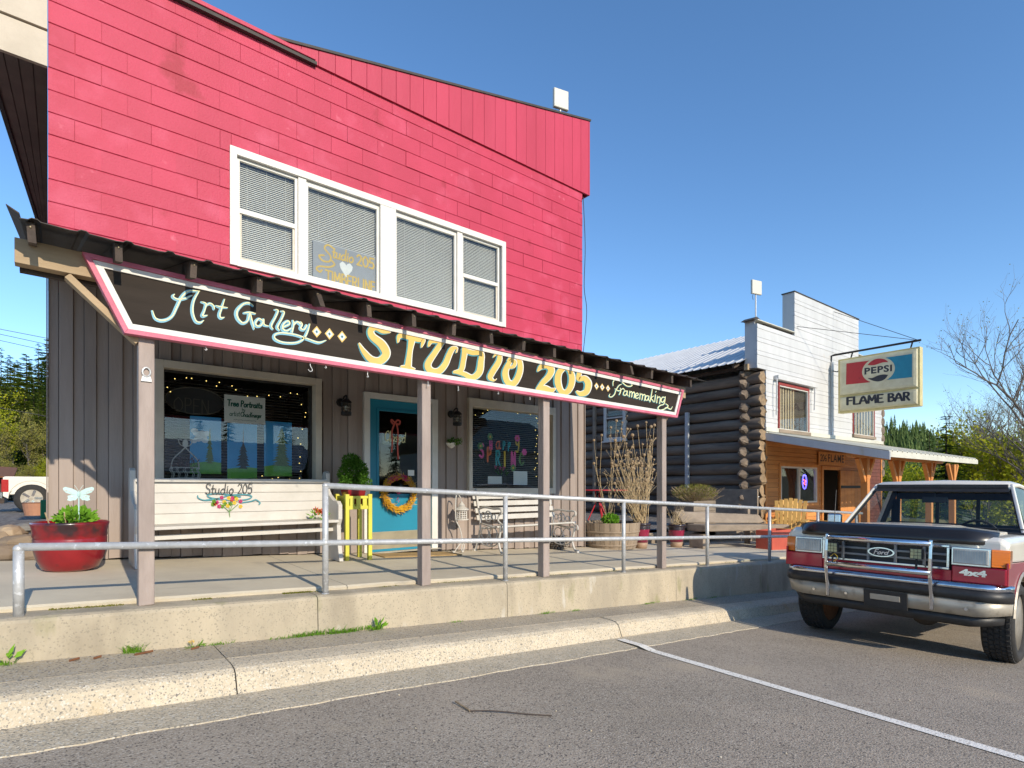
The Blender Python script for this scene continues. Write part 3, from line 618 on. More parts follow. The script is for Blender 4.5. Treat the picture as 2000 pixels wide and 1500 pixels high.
# pictures and cards hung behind the pane
GY = TY+.2
def card(name, c, label, cat, group=None, y=GY, mat='paper', th=.006):
    (xa, ya), (xb, yb) = c; a = P(xa, ya, y); x1 = sx(xb, y); b = P(xa, yb, y)
    t = thing(name, label, cat, (a.x, y, b.z), group); m = MB(); m.box(a.x, y, b.z, x1, y+th, a.z); m.build('sheet', mat, t)
    return t, a.x, x1, b.z, a.z
def blob(m, pts, y): m.poly([(p[0], y, p[1]) for p in pts])
for i, (c, lab) in enumerate(((((371,812),(432,925)), 'photo print of a lone spruce under white cloud, in display window'), (((444,826),(502,935)), 'photo print of a bare-topped dark fir, in display window'), (((516,822),(570,930)), 'photo print of a bushy tall pine, in display window'))):
    t, x0, x1, z0, z1 = card('tree_print', c, lab, 'picture', mat='pic_sky'); w, h = x1-x0, z1-z0
    m = MB(); blob(m, [(x0,z0),(x1,z0),(x1,z0+.2*h),(x0+.6*w,z0+.22*h),(x0,z0+.18*h)], GY-.0012); m.build('meadow', 'pic_grass', t, fix=False)
    m = MB(); cx = x0+w*(.62,.52,.62)[i]; tw = (.16,.24,.36)[i]*w; zt = z0+h*(.78,.92,.86)[i]; zb = z0+.2*h; n = 14
    for k in range(n):
        zz = zb+(zt-zb)*k/n; hw = tw*(1-k/n)**(.8 if i < 2 else .5)*R.uniform(.65, 1.15)
        if i == 1 and k > 7: hw *= .25
        blob(m, [(cx-hw,zz-.01*R.random()),(cx+hw,zz-.012),(cx+.006,zz+(zt-zb)/n*1.7)], GY-.0022-.00008*k)
    m.build('tree', ('pic_tree','pic_dark','pic_tree')[i], t, fix=False)
    if i == 0:
        m = MB()
        for k in range(9): m.v += [(x0+w*R.uniform(.03,.0+.5)*1+.03*math.cos(q*.7), GY-.0009-.00004*k, z0+h*(.52+.38*R.random()**1.5)*1+.018*math.sin(q*.7)) for q in range(0)]
        for k in range(12):
            c0, c1, r = x0+w*R.uniform(.12,.55), z0+h*(.5+.25*R.random()), .028*R.uniform(.6,1.2); b = len(m.v)
            m.v += [(min(max(c0+1.3*r*math.cos(q*.7),x0+.001),x1), GY-.0006-.00005*k, c1+r*math.sin(q*.7)) for q in range(9)]; m.f.append(tuple(range(b,b+9)))
        m.build('cloud', 'pic_cloud', t, fix=False)
t, x0, x1, z0, z1 = card('paper_sign', ((438,770),(518,824)), 'white paper sign in green handwriting hung above tree prints', 'sign', y=TY+.17)
w, h = x1-x0, z1-z0; f = lambda a, b: (x0+a*w, TY+.1685, z0+b*h)
m = MB(); f2 = lambda a, b: (x0+a, TY+.1685, z0+b)
k = .86*w/wlen('Tree Portraits', 1); write(m, 'Tree Portraits', .07*w, .60*h, k*1.05, .013, f2, .95, .06); write(m, 'by', .42*w, .46*h, .1*h, .005, f2, 1.2); write(m, 'artist', .12*w, .24*h, .19*h, .0055, f2, .8, .1); write(m, 'Chad', .38*w, .24*h, .17*h, .008, f2, 1, .1); write(m, 'Krueger', .62*w, .24*h, .17*h, .008, f2, .72, .1)
for k in range(16): ribbon(m, [(w*(.22+.035*k), .09*h+.012*h*(k%3)), (w*(.24+.035*k), .11*h)], .004, f2)
m.build('lettering', 'green_ink', t, fix=False)
# unlit open sign
o = P(395, 808, TY+.22); t = thing('open_sign', 'unlit oval neon open sign in display window', 'sign', o); m = MB()
e = [P(380+58*math.cos(k*.2618+2.2), 783+26*math.sin(k*.2618+2.2)+6*math.cos(k*.2618+2.2), TY+.22) for k in range(25)]; m.tube(e, .006, 6); m.build('oval_tube', 'glow_tube', t, smooth=True)
m = MB(); a = P(338, 803, TY+.22); f2 = lambda u, v: (a.x+u, TY+.218, a.z+v-.03*u); write(m, 'OPEN', 0, 0, .15, .008, f2, 1.05); m.build('letter_tube', 'glow_tube', t, fix=False)
m = MB(); m.add([(e[k].x, TY+.232, e[k].z) for k in range(24)], [tuple(range(24))]); m.build('backing', 'black_plastic', t, fix=False)
# fairy lights
def fairy(pts, label):
    t = thing('fairy_lights', label, 'lights', pts[0]); m = MB(); m.tube(crom(pts, 5), .003, 4); m.build('cord', 'wire', t); q = crom(pts, 5); m = MB()
    for k in range(0, len(q), 2):
        c = Vector(q[k])+Vector((R.uniform(-.03,.03), -.01, R.uniform(-.04,.03))); m.ball(c, .0055, 6, 4)
    m.build('bulbs', 'fairy', t)
fairy([P(326,760,TY+.19),P(350,742,TY+.19),P(400,745,TY+.19),P(440,752,TY+.19),P(480,768,TY+.19),P(540,772,TY+.19),P(585,772,TY+.19),P(592,810,TY+.19),P(582,850,TY+.19),P(585,900,TY+.19),P(588,930,TY+.19)], 'string of warm fairy lights round the display window')
fairy([P(930,808,TY+.19),P(960,800,TY+.19),P(985,802,TY+.19)]+[P(1046,790+20*k,TY+.19)+Vector((R.uniform(-.03,.03),0,0)) for k in range(1,8)], 'string of warm fairy lights inside the spring window')
fairy([P(450+24*k, 938-8*R.random(), TY+.17) for k in range(6)], 'short fairy light string lying on the display window ledge')
# wire basket planter behind the pane, on the ledge
c = P(362, 935, TY+.19); t = thing('wire_planter', 'white scrolled wire basket with finial and dark plant inside display window', 'planter', c); m = MB()
r = .13
for k in range(12):
    a = k*math.pi/6; b = Vector((c.x+r*math.cos(a), c.y+.05*math.sin(a), c.z)); m.tube(crom([b, b+Vector((.01,0,.05)), b+Vector((-.012,0,.09)), b+Vector((0,0,.12))], 4), .004, 5)
for z in (.01, .07, .115): m.tube([Vector((c.x+r*math.cos(k*.3142), c.y+.05*math.sin(k*.3142), c.z+z)) for k in range(20)], .004, 5, closed=True)
for s in (-1, 1): m.tube(crom([c+Vector((s*r,0,.1)), c+Vector((s*r*.85,0,.2)), c+Vector((s*r*.25,0,.29)), c+Vector((0,0,.33))], 5), .006, 6)
m.ball(c+Vector((0,0,.37)), .028, 8, 6, (1,.5,1.6))
for s in (-1, 1): m.tube(crom([c+Vector((0,0,.33)), c+Vector((s*.05,0,.36)), c+Vector((s*.06,0,.41)), c+Vector((s*.03,0,.4))], 5), .005, 5)
m.build('basket', 'white_trim', t)
def leaves(m, c, rx, ry, rz, n, l, w, up=0, rnd=R):      # a cloud of small leaf blades
    for _ in range(n):
        while True:
            q = Vector((rnd.uniform(-1,1), rnd.uniform(-1,1), rnd.uniform(-1,1)))
            if .3 < q.length < 1: break
        p = Vector(c)+Vector((q.x*rx, q.y*ry, q.z*rz)); d = (q+Vector((rnd.uniform(-.6,.6), rnd.uniform(-.6,.6), rnd.uniform(-.6,.6)+up))).normalized()
        s = d.cross(Vector((rnd.uniform(-1,1), rnd.uniform(-1,1), rnd.uniform(-1,1)))).normalized()*w*rnd.uniform(.6,1.2)*.5; e = d*l*rnd.uniform(.6,1.3)
        m.add([p, p+e*.5+s, p+e, p+e*.5-s], [(0,1,2,3)])
m = MB(); leaves(m, c+Vector((0,0,.13)), .11, .05, .07, 150, .07, .008, .8); m.build('plant', 'heather', t, fix=False)
# ---- door
DY = 6.56
dx0, dx1 = 3.10, 3.99; dzt = zr(1.095); dzb = slab(3.55, 6.56)+.03
m = MB(); m.box(3.02, 6.535, slab(3.02,6.5)+.005, 3.097, 6.64, zr(1.17)); m.box(3.993, 6.535, slab(4,6.5)+.005, 4.085, 6.64, zr(1.17)); m.box(3.097, 6.535, dzt+.004, 3.993, 6.64, zr(1.17))
door = m.build('door_frame', 'white_trim', sb, bev=.003)
m = MB(); st = .125; zb = dzb+.72; zt = dzt-.13; y0, y1 = DY+.02, DY+.065
m.box(dx0, y0, dzb, dx0+st, y1, dzt); m.box(dx1-st, y0, dzb, dx1, y1, dzt); m.box(dx0+st, y0, dzb, dx1-st, y1, zb); m.box(dx0+st, y0, zt, dx1-st, y1, dzt)
dp = m.build('door', 'teal_door', sb)
trimmed('glazing_bead', dx0+st-.02, dx1-st+.02, zb-.02, zt+.02, y0-.012, .03, 'teal_door', dp, .03)
m = MB(); m.box(dx0+st+.011, y0+.015, zb+.011, dx1-st-.011, y0+.02, zt-.011); m.build('pane', 'glass', dp)
m = MB(); m.box(dx0+.04, y0-.004, dzb+.03, dx1-.04, y0+.002, dzb+.25); m.build('kick_plate', 'brass', dp, bev=.002)
m = MB(); m.lathe([(.03,y0-.008),(.03,y0+.001)], (dx1-.06,0,dzb+.95), 16, 'y'); m.ball((dx1-.06, y0-.05, dzb+.95), .03, 10, 8); m.build('door_knob', 'brass', dp, smooth=True)
m = MB(); m.box(dx0-.05, DY+1.2, dzb-.1, dx1+.05, DY+1.22, dzt+.2); m.box(dx0-.1, DY+.1, dzb-.1, dx0-.05, DY+1.2, dzt+.1); m.box(dx1+.05, DY+.1, dzb-.1, dx1+.1, DY+1.2, dzt+.1); m.box(dx0-.1, DY+.1, dzt+.1, dx1+.1, DY+1.2, dzt+.15); m.box(dx0-.05, DY+.1, dzb-.15, dx1+.05, DY+1.2, dzb-.1); m.build('room_dark', 'dark_room', sb)
m = MB(); m.box(3.0, 6.42, slab(3,6.45)+.001, 4.1, 6.6, slab(4.1,6.45)+.055); m.build('threshold', 'cream_trim', sb)
# closed sign with ribbon inside the door glass
o = P(771, 868, DY+.028); t = thing('closed_sign', 'small glass sign reading Closed hung by red ribbon on door glass', 'sign', o)
a = P(748, 866, DY+.03); f2 = lambda u, v: (a.x+u, DY+.0335, a.z+v-.03*u); m = MB(); write(m, 'Closed', .02, .035, .13, .011, f2, .85, .12); m.build('lettering', 'sign_cream', t, fix=False)
m = MB(); m.box(a.x-.01, DY+.034, a.z-.01, a.x+.33, DY+.0345, a.z+.19); m.build('plate', 'lantern_glass', t)
m = MB(); b = P(772, 828, DY+.03); f2 = lambda u, v: (b.x+u, DY+.0325, b.z+v)
for s in ([(-.03,0),(-.06,.03),(-.05,.05),(-.02,.03),(0,.01)], [(0,.01),(.03,.05),(.07,.04),(.06,.0),(.03,0)], [(-.01,0),(-.045,-.1),(-.04,-.25),(-.05,-.36)], [(.02,0),(.04,-.1),(.035,-.3),(.045,-.45)]): ribbon(m, s, .022, f2)
m.build('ribbon', 'ribbon', t, fix=False)
t, *_ = card('notice', ((797,918),(809,929)), 'tiny paper notice on the door glass', 'notice', y=DY+.03)
# ---- right window
bx0, bx1 = sx(917, TY), sx(1086, TY); bz1 = P(917, 776, TY).z; bz0 = P(917, 966, TY).z
rw = trimmed('shop_window', bx0, bx1, bz0, bz1, TY+.005, .06, 'cream_trim', sb, .2, sill=.09, head=.12)
qx0, qx1, qz0, qz1 = bx0+.06, bx1-.06, bz0+.09, bz1-.12
m = MB(); m.box(qx0+.001, TY+.09, qz0+.001, qx1-.001, TY+.095, qz1-.001); m.build('pane', 'glass', rw)
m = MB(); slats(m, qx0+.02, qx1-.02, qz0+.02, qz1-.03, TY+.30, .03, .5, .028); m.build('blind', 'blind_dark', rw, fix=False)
m = MB(); m.box(qx0-.1, TY+1.3, qz0-.3, qx1+.1, TY+1.32, qz1+.2); m.box(qx0-.1, TY+.21, qz0-.05, qx1+.1, TY+1.3, qz0-.01); m.box(qx0-.1, TY+.21, qz1+.06, qx1+.1, TY+1.3, qz1+.08); m.box(qx0-.12, TY+.21, qz0, qx0-.1, TY+1.3, qz1); m.box(qx1+.1, TY+.21, qz0, qx1+.12, TY+1.3, qz1); m.build('room_dark', 'dark_room', rw)
# garland: Happy SPRIN(G)
gy = TY+.16
o = P(985, 885, gy); gt = thing('letter_garland', 'colourful felt letter garland reading happy spring hung in shop window', 'garland', o)
for ch, px, py, s, mt in (('H',956,877,.12,'pink_felt'),('A',968,876,.11,'orange_felt'),('P',982,878,.12,'teal_felt'),('P',992,880,.12,'teal_felt'),('Y',1006,872,.12,'yellow_felt'),('S',936,893,.2,'pink_felt'),('P',951,901,.2,'orange_felt'),('R',968,908,.21,'teal_felt'),('I',984,910,.21,'yellow_felt'),('N',998,910,.21,'pink_felt'),('G',1014,908,.19,'green_felt')):
    a = P(px, py, gy); f2 = lambda u, v: (a.x+u, gy-.001, a.z+v); m = MB(); c = {'A':'a','Y':'y','G':'C'}.get(ch, ch); k = s*(2 if c in 'ay' else 1)
    for st in G[c][0]: ribbon(m, [(p[0]*k*.8, p[1]*k) for p in st], .036 if s > .15 else .024, f2, n=4)
    m.build('letter', mt, gt, fix=False)
m = MB(); m.tube(crom([P(932,890,gy), P(950,905,gy), P(985,915,gy), P(1020,905,gy), P(1032,885,gy)], 6), .003, 4); m.build('cord', 'wire', gt)
for px, py, mt in ((957,853,'yellow_felt'),(938,871,'yellow_felt'),(1010,856,'orange_felt'),(1024,883,'pink_felt'),(1002,914,'yellow_felt')):
    a = P(px, py, gy); m = MB()
    for k in range(6): q = a+Vector((.035*math.cos(k*1.047), 0, .035*math.sin(k*1.047))); m.add([(q.x+.022*math.cos(j*.785), gy-.003-.0002*k, q.z+.022*math.sin(j*.785)) for j in range(8)], [tuple(range(8))])
    m.build('felt_flower', 'green_felt' if mt == 'yellow_felt' else 'pink_felt', gt, fix=False)
    m = MB(); m.add([(a.x+.018*math.cos(j*.785), gy-.006, a.z+.018*math.sin(j*.785)) for j in range(8)], [tuple(range(8))]); m.build('flower_centre', mt, gt, fix=False)
card('note_pad', ((1003,920),(1030,947)), 'white writing pad propped in the shop window', 'notepad', y=TY+.14)
card('leaflet', ((953,930),(980,945)), 'small white leaflet lying at foot of shop window', 'leaflet', y=TY+.14)
o = P(980, 945, TY+.18); t = thing('tulip_vase', 'vase of pink tulips behind the shop window pane', 'flowers', o); m = MB(); m.lathe([(.03,0),(.04,.05),(.025,.11),(.03,.12)], o, 12); m.build('vase', 'lantern_glass', t, smooth=True)
m = MB(); leaves(m, o+Vector((0,0,.16)), .08, .04, .07, 40, .12, .016, .8); m.build('leaves', 'box_leaf', t, fix=False)
m = MB()
for k in range(5): m.ball(o+Vector((R.uniform(-.14,.08), 0, R.uniform(.2,.3))), .022, 7, 5, (1,1,1.4))
m.build('blooms', 'flower_pink', t, smooth=True)
# ---------------------------------------------------------------- porch roof, posts, painted fascia sign
EY = 4.1
def ez(x): return zr(1.462-.0135*x)
po = thing('porch', 'open timber porch with ribbed metal roof along the shop front', 'porch', (3.3, 4.38, slab(3.3, 4.4)))
RX0, RX1 = -.12, 6.66; slope = .245
def rz(x, y): return ez(x)+(y-EY)*slope
# ribbed roof sheet
prof = []; x = RX0
while x < RX1-.1:
    prof += [(x,0),(x+.035,.004),(x+.05,.016),(x+.075,.016),(x+.09,.004),(x+.15,.003)]; x += .216
prof.append((RX1, 0)); m = MB()
lo = [[(a, y, rz(a, y)+h+t) for a, h in prof] for y, t in ((EY-.03, 0), (WF-.06, 0))]
up = [[(a, y, rz(a, y)+h+.004) for a, h in prof] for y in (EY-.03, WF-.06)]
m.loft(lo, cap=False, closed=False); m.loft(up, cap=False, closed=False); m.loft([lo[0], up[0]], cap=False, closed=False)
rs = m.build('roof_sheet', 'dark_metal_roof', po, fix=False)
m = MB(); a = RX0; m.loft([[(a,EY-.04,rz(a,EY)+.012),(a-.055,EY-.045,rz(a,EY)+.045),(a-.055,EY-.045,rz(a,EY)+.05),(a,EY-.04,rz(a,EY)+.02)],[(a,WF-.1,rz(a,WF)+.0),(a-.055,WF-.1,rz(a,WF)+.04),(a-.055,WF-.1,rz(a,WF)+.045),(a,WF-.1,rz(a,WF)+.01)]]); m.build('roof_flange', 'dark_wood', rs)
for k in range(17):
    x = -.075+.402*k; m = MB(); w = .019; sk = R.uniform(-.01, .01)
    if k in (4, 13): sk = .04
    y0, y1 = EY+.012, WF-.03
    m.hexa([(x-w+sk,y0,rz(x,y0)-.115),(x+w+sk,y0,rz(x,y0)-.115),(x+w,y1,rz(x,y1)-.115),(x-w,y1,rz(x,y1)-.115),(x-w,y0,rz(x,y0)-.003),(x+w,y0,rz(x,y0)-.003),(x+w,y1,rz(x,y1)-.003),(x-w,y1,rz(x,y1)-.003)])
    rf = m.build('rafter', 'dark_wood', po, bev=.002)
    m = MB(); m.ball((x, y0-.003, rz(x,y0)-.03), .006, 6, 4); m.build('nail', 'brass', rf)
for y in (4.25, 4.9, 5.5, 6.1):       # purlins across the rafters and roof boards
    m = MB(); m.box(RX0+.02, y, ez(0)+(y-EY)*slope-.0, RX1-.02, y+.09, ez(0)+(y-EY)*slope+.002)
BY0, BY1 = 4.335, 4.42
def bz(x): return zr(1.435-.018*x)
m = MB(); x0, x1 = sx(28, BY0), 6.58
m.hexa([(x0,BY0,bz(x0)-.145),(x1,BY0,bz(x1)-.145),(x1,BY1,bz(x1)-.145),(x0,BY1,bz(x0)-.145),(x0,BY0,bz(x0)),(x1,BY0,bz(x1)),(x1,BY1,bz(x1)),(x0,BY1,bz(x0))]); m.build('beam', 'raw_wood', po, bev=.003)
m = MB(); m.hexa([(x0+.02,BY1+.003,bz(x0)-.165),(x1,BY1+.003,bz(x1)-.165),(x1,BY1+.05,bz(x1)-.165),(x0+.02,BY1+.05,bz(x0)-.165),(x0+.02,BY1+.003,bz(x0)-.02),(x1,BY1+.003,bz(x1)-.02),(x1,BY1+.05,bz(x1)-.02),(x0+.02,BY1+.05,bz(x0)-.02)]); m.build('beam', 'dark_wood', po)
PXC = [sx(p, 4.375) for p in (285, 829, 1063, 1293)]
for i, x in enumerate(PXC):
    m = MB(); h = .0445; y0 = 4.338; zt = bz(x)-.148
    m.loft([[(x-h,y0,z),(x+h,y0,z),(x+h,y0+.089,z),(x-h,y0+.089,z)] for z in (wtop(x)+.001, wtop(x)+.4, zt)]); m.build('post', 'taupe_post', po, bev=.006)
for i, (a, s) in enumerate(((PXC[0]-.045, -1), (PXC[3]+.045, 1))):
    m = MB(); m.beam((a, 4.38, zr(.93 if s < 0 else .86)), (a+s*.36, 4.38, bz(a)-.15), .04, .075, (0,1,0)); m.build('brace', 'raw_wood', po, bev=.003)
# bottle opener screwed to the left post
c = P(286, 736, 4.33); t = thing('bottle_opener', 'silver wall bottle opener screwed to brown porch post', 'opener', (c.x, 4.333, c.z)); m = MB()
m.prism([(c.x-.03,4.326,c.z-.03),(c.x+.03,4.326,c.z-.03),(c.x+.022,4.326,c.z+.005),(c.x-.022,4.326,c.z+.005)], (0,.01,0)); m.tube([(c.x+.022*math.cos(k*.5236), 4.326, c.z+.03+.03*math.sin(k*.5236)) for k in range(12)], .006, 6, closed=True); m.build('plate', 'galvanised', t)
# ---- painted sign board
SY = 4.285
sg = thing('shop_sign', 'long black hand-painted shop sign with pink and white frame below the porch eave', 'sign', P(780, 735, SY))
C4 = [P(160,492,SY), P(1335,762,SY), P(1322,816,SY), P(243,651,SY)]      # corners
def inset(pts, d):
    n = len(pts); c = [(p.x, p.z) for p in pts]; out = []
    def ln(i):
        a, b = c[i], c[(i+1) % n]; dx, dz = b[0]-a[0], b[1]-a[1]; l = math.hypot(dx, dz); nx_, nz_ = dz/l, -dx/l
        return (a[0]+nx_*d, a[1]+nz_*d), (dx, dz)
    for i in range(n):
        (p, u), (q, v) = ln(i-1), ln(i); den = u[0]*v[1]-u[1]*v[0]; t = ((q[0]-p[0])*v[1]-(q[1]-p[1])*v[0])/den; out.append((p[0]+u[0]*t, p[1]+u[1]*t))
    return out
r0, r1, r2 = inset(C4, 0), inset(C4, .03), inset(C4, .068)
m = MB(); m.loft([[(a,SY+.012,b) for a, b in inset(C4,.02)], [(a,SY+.04,b) for a, b in inset(C4,.02)]]); m.build('board', 'sign_black', sg)
def rail4(o, i, y0, y1, mat, nm):
    for k in range(4):
        j = (k+1) % 4; m = MB(); q = [o[k], o[j], i[j], i[k]]; m.loft([[(a,y0,b) for a, b in q], [(a,y1,b) for a, b in q]]); m.build(nm, mat, sg, bev=.002)
rail4(r0, r1, SY-.012, SY+.05, 'sign_pink', 'outer_frame'); rail4(inset(C4,.0315), r2, SY+.0, SY+.03, 'sign_white', 'inner_frame')
def signpt(dep): return lambda a, b: P(a, b, SY+.012-dep)
def strokes(name, S_, base, sc, w, mat, dep, dx=0, dy=0, n=7):
    global RK; RK = 0; m = MB(); f3 = lambda u, v: P(base[0]+(u+dx)/sc, base[1]+(v+dy)/sc, SY+.0115-dep*2)
    for s in S_: ribbon(m, s, w, f3, n=n)
    return m.build(name, mat, sg, fix=False)
AG = [[(488,425,.6),(510,475),(560,488,1.2),(615,462,1.2),(650,395,1.3),(680,335,1.3),(725,297,1.1),(795,298,.5)], [(632,318,.6),(622,332),(650,350),(700,345),(745,325,.6)], [(790,300,.8),(758,360,1.1),(750,430,1.2),(770,490,1.1),(800,502),(822,488,.5)],
 [(808,368,.6),(836,380),(828,420),(815,458,1.2),(845,455,.6)], [(834,395,.7),(862,378),(885,392),(890,412,.9)], [(958,350,.5),(942,400),(925,450,1.2),(935,472),(955,468,.6)], [(902,392,.6),(930,400),(976,405,.6)],
 [(1145,395,.5),(1120,376),(1080,382,1.1),(1040,425,1.4),(1042,470,1.3),(1075,505,1.1),(1108,490),(1118,445)], [(1085,440,.7),(1120,436),(1158,444,.7)], [(1125,445),(1138,500),(1150,545,.5)],
 [(1205,490),(1180,478),(1158,505,1.2),(1170,525),(1195,520),(1212,485)], [(1212,482),(1215,515),(1245,525,.6)], [(1285,418,.5),(1305,425),(1290,465),(1262,520,1.1),(1272,545,.6)], [(1325,428,.5),(1345,435),(1328,480),(1302,530,1.1),(1315,553,.6)],
 [(1338,532),(1380,512),(1370,492),(1342,510),(1335,542,1.2),(1362,556),(1392,538,.6)], [(1402,488,.6),(1408,510),(1396,565,1.1)], [(1405,520,.7),(1430,498),(1450,512)], [(1452,498,.6),(1462,515),(1452,540),(1475,548),(1492,520)],
 [(1512,512,.6),(1498,560),(1470,610),(1420,634),(1340,632),(1288,610,1.1),(1285,582),(1330,570),(1420,582),(1500,610),(1570,632),(1618,618,.5)]]
strokes('lettering', AG, (150,480), 3.333, 20, 'sign_blue', 0); strokes('lettering_highlight', AG, (150,480), 3.333, 6.5, 'sign_cream', .0012, 6, -3)
ST = [[(140,250,.3),(165,292,.9),(205,335,1.3),(252,342,1.5),(285,305,1.6),(262,255,1.6),(212,212,1.3),(203,178,1.2),(232,163,1.2),(270,180,1.2),(304,190,.3)], [(348,242,.3),(358,208,.9),(405,214,1.1),(455,226,1.1),(482,232,.9),(474,268,.3)], [(424,222,1.4),(412,290,1.0),(402,370,1.3)], [(366,372,.4),(400,378,.8),(436,386,.3)],
 [(512,262,.4),(530,236,.9),(592,240,.8)], [(582,245,1.1),(545,300,1.1),(508,360,1.3),(524,395,1.3),(565,398,1.3),(600,362,1.2),(622,310,1.1),(640,278,1.0),(664,274,.3),(660,296,.3)], [(695,258,.3),(705,285,1.0),(698,340,1.0),(685,392,1.0),(650,402,.6)], [(700,282,.8),(745,298,1.0),(792,302,1.0),(792,350,1.2),(782,405,1.3),(745,432,1.1),(700,412,.9),(655,402,.5)],
 [(858,322,.2),(872,308,.45),(890,303,.7),(888,345,1.1),(852,405,1.15),(842,432,1.0),(860,448,.35),(874,440,.15)], [(948,378,.5),(966,372,.7),(974,350,.7),(958,340,.7),(938,362,1.0),(922,408,1.2),(935,455,1.2),(966,464,1.2),(992,425,1.2),(1003,375,1.1),(992,330,.9),(960,320,.7),(938,340,.5)]]
N2 = [[(650,150,.4),(672,125,1),(712,118,1.1),(738,145,1.3),(722,188,1.2),(680,232,1.0),(648,272,.7)], [(645,268,.5),(690,268,1.2),(730,284,1.2),(762,272,.4)], [(826,128,1),(790,165,1.2),(782,225,1.3),(802,285,1.1),(838,295,1.1),(868,255,1.2),(876,195,1.2),(858,142,1),(826,128,1)], [(1000,160,.4),(975,148,.9),(930,146,1)], [(930,146,1),(920,205,.9),(960,202,1.1),(985,238,1.3),(972,290,1.2),(935,305,1),(908,290,.4)]]
SC6, SC7 = 2.7397, 3.41
for S_, base, sc in ((ST, (650,580), SC6), (N2, (860,680), SC7)):
    k = sc/2.74
    strokes('lettering_outline', S_, base, sc, 34*k, 'sign_teal', 0, -3*k, 2*k); strokes('lettering_highlight', S_, base, sc, 28*k, 'sign_white', .0006, 3*k, -2*k); strokes('lettering', S_, base, sc, 25*k, 'sign_yellow', .0012, 0, 0)
FR = [[(240,420,.5),(232,440),(252,448),(280,425),(295,385),(320,345),(345,330,.8)], [(268,345,.6),(270,305),(300,290),(345,310),(390,345),(425,350),(442,340),(425,322),(390,312,.5)], [(285,372,.6),(320,392),(345,380,.5)], [(335,365,.6),(338,395),(325,425)], [(338,385,.6),(360,370),(375,388,.6)],
 [(395,395),(372,395),(362,425),(382,432),(398,405)], [(398,392),(395,425),(408,438,.6)], [(420,392,.6),(418,445)], [(420,410),(435,398),(442,415),(438,448)], [(442,415),(458,402),(466,420),(460,455)], [(475,440),(498,428),(490,412),(474,425),(472,452),(490,460),(502,450,.6)],
 [(515,412,.6),(512,468)], [(513,432),(530,420),(538,436),(532,474)], [(538,436),(554,424),(562,440),(556,480)], [(592,440),(572,438),(562,468),(580,478),(594,452)], [(596,440),(592,472),(604,486,.6)], [(628,372,.6),(618,430),(605,492)], [(640,438,.6),(615,458),(630,478),(638,494,.6)],
 [(656,428),(648,492)], [(658,402,.8),(662,396,.8)], [(674,438,.6),(668,500)], [(672,460),(690,446),(700,462),(694,508)], [(738,452),(720,450),(706,480),(722,496),(742,470)], [(746,446,.8),(735,510),(700,525),(678,550),(700,568),(745,555),(772,530),(750,510,.8)], [(745,545,.6),(770,548),(795,560),(812,535,.4)]]
strokes('lettering', FR, (1140,680), 4.689, 13, 'sign_teal', 0, -1.5, 1, 4); strokes('lettering_highlight', FR, (1140,680), 4.689, 7, 'sign_cream', .0012, 2, -1, 4)
DM = [((150,480), 3.333, 1562, 560, 31, 38), ((150,480), 3.333, 1645, 574, 31, 38), ((150,480), 3.333, 1727, 592, 31, 38), ((1140,680), 4.689, 118, 348, 22, 34), ((1140,680), 4.689, 170, 357, 22, 34), ((1140,680), 4.689, 223, 368, 20, 32)]
for base, sc, cx, cy, hx, hy in DM:
    for k, mt, dp in ((1, 'sign_yellow', 0), (.72, 'sign_white', .0006), (.34, 'sign_blue', .0012), (.18, 'sign_ink', .0018)):
        m = MB(); m.poly([P(base[0]+(cx+a*hx*k)/sc, base[1]+(cy+b*hy*k)/sc, SY+.0115-dp) for a, b in ((-1,-.1),(0,-1),(1,.1),(0,1))]); m.build('painted_diamond', mt, sg, fix=False)
# hooks under the sign
for i, (px, py, big) in enumerate(((402,676,0),(606,708,1),(636,712,0),(718,730,0),(836,748,0),(895,757,0),(973,764,0),(1035,775,0))):
    a = P(px, py, SY+.02); s = .055 if big else .022; hk = MB()
    hk.tube(crom([a+Vector((0,0,.03)), a+Vector((0,0,-s*.4)), a+Vector((s*.3,0,-s)), a+Vector((0,0,-s*1.25)), a+Vector((-s*.3,0,-s))], 4), .003, 5); o = hk.build('screw_hook', 'galvanised'); 
    tag(o, 'larger white screw hook below the painted shop sign' if big else 'tiny screw hook in underside of the painted shop sign', 'hook', None if big else 'hooks under the shop sign')
# ---------------------------------------------------------------- pipe railing
RY = 4.302; rp = .0235
xs_ = [-.13+1.795*k for k in range(8)]
def lowr(x): return zr(-.352-.0505*(x+.13))
def topr(x): return zr(.002-.0505*(x-1.665))
rl = thing('railing', 'two-rail galvanised pipe railing along the concrete wall top', 'railing', (6, RY, wtop(6)))
m = MB(); m.tube([(xs_[0], RY, wtop(xs_[0])-.01), (xs_[0], RY, lowr(xs_[0])-.02)], .026, 14); m.ball((xs_[0], RY, lowr(xs_[0])-.012), .027, 12, 8); m.build('rail_post', 'galvanised', rl, smooth=False)
for x in xs_[1:]:
    m = MB(); m.tube([(x, RY, wtop(x)-.01), (x, RY, topr(x)-.012)], rp, 14); m.lathe([(.03,0),(.03,.006)], (x,RY,wtop(x)+.0), 14); m.build('rail_post', 'galvanised', rl)
    m = MB(); m.ball((x, RY, lowr(x)), .029, 12, 8); m.build('rail_joint', 'galvanised', rl, smooth=True)
m = MB(); m.ball((xs_[1], RY, topr(xs_[1])-.002), .025, 12, 8); m.build('rail_joint', 'galvanised', rl, smooth=True)
for f_, a in ((lowr, xs_[0]), (topr, xs_[1])):
    b = xs_[-1]+.3; m = MB(); m.tube([(a, RY, f_(a)), (b, RY, f_(b))], rp, 14); m.build('rail', 'galvanised', rl)
for p in list(rl.children):
    if p.name.startswith(('rail_post', 'rail')): p.data.polygons.foreach_set('use_smooth', [len(q.vertices) == 4 for q in p.data.polygons])
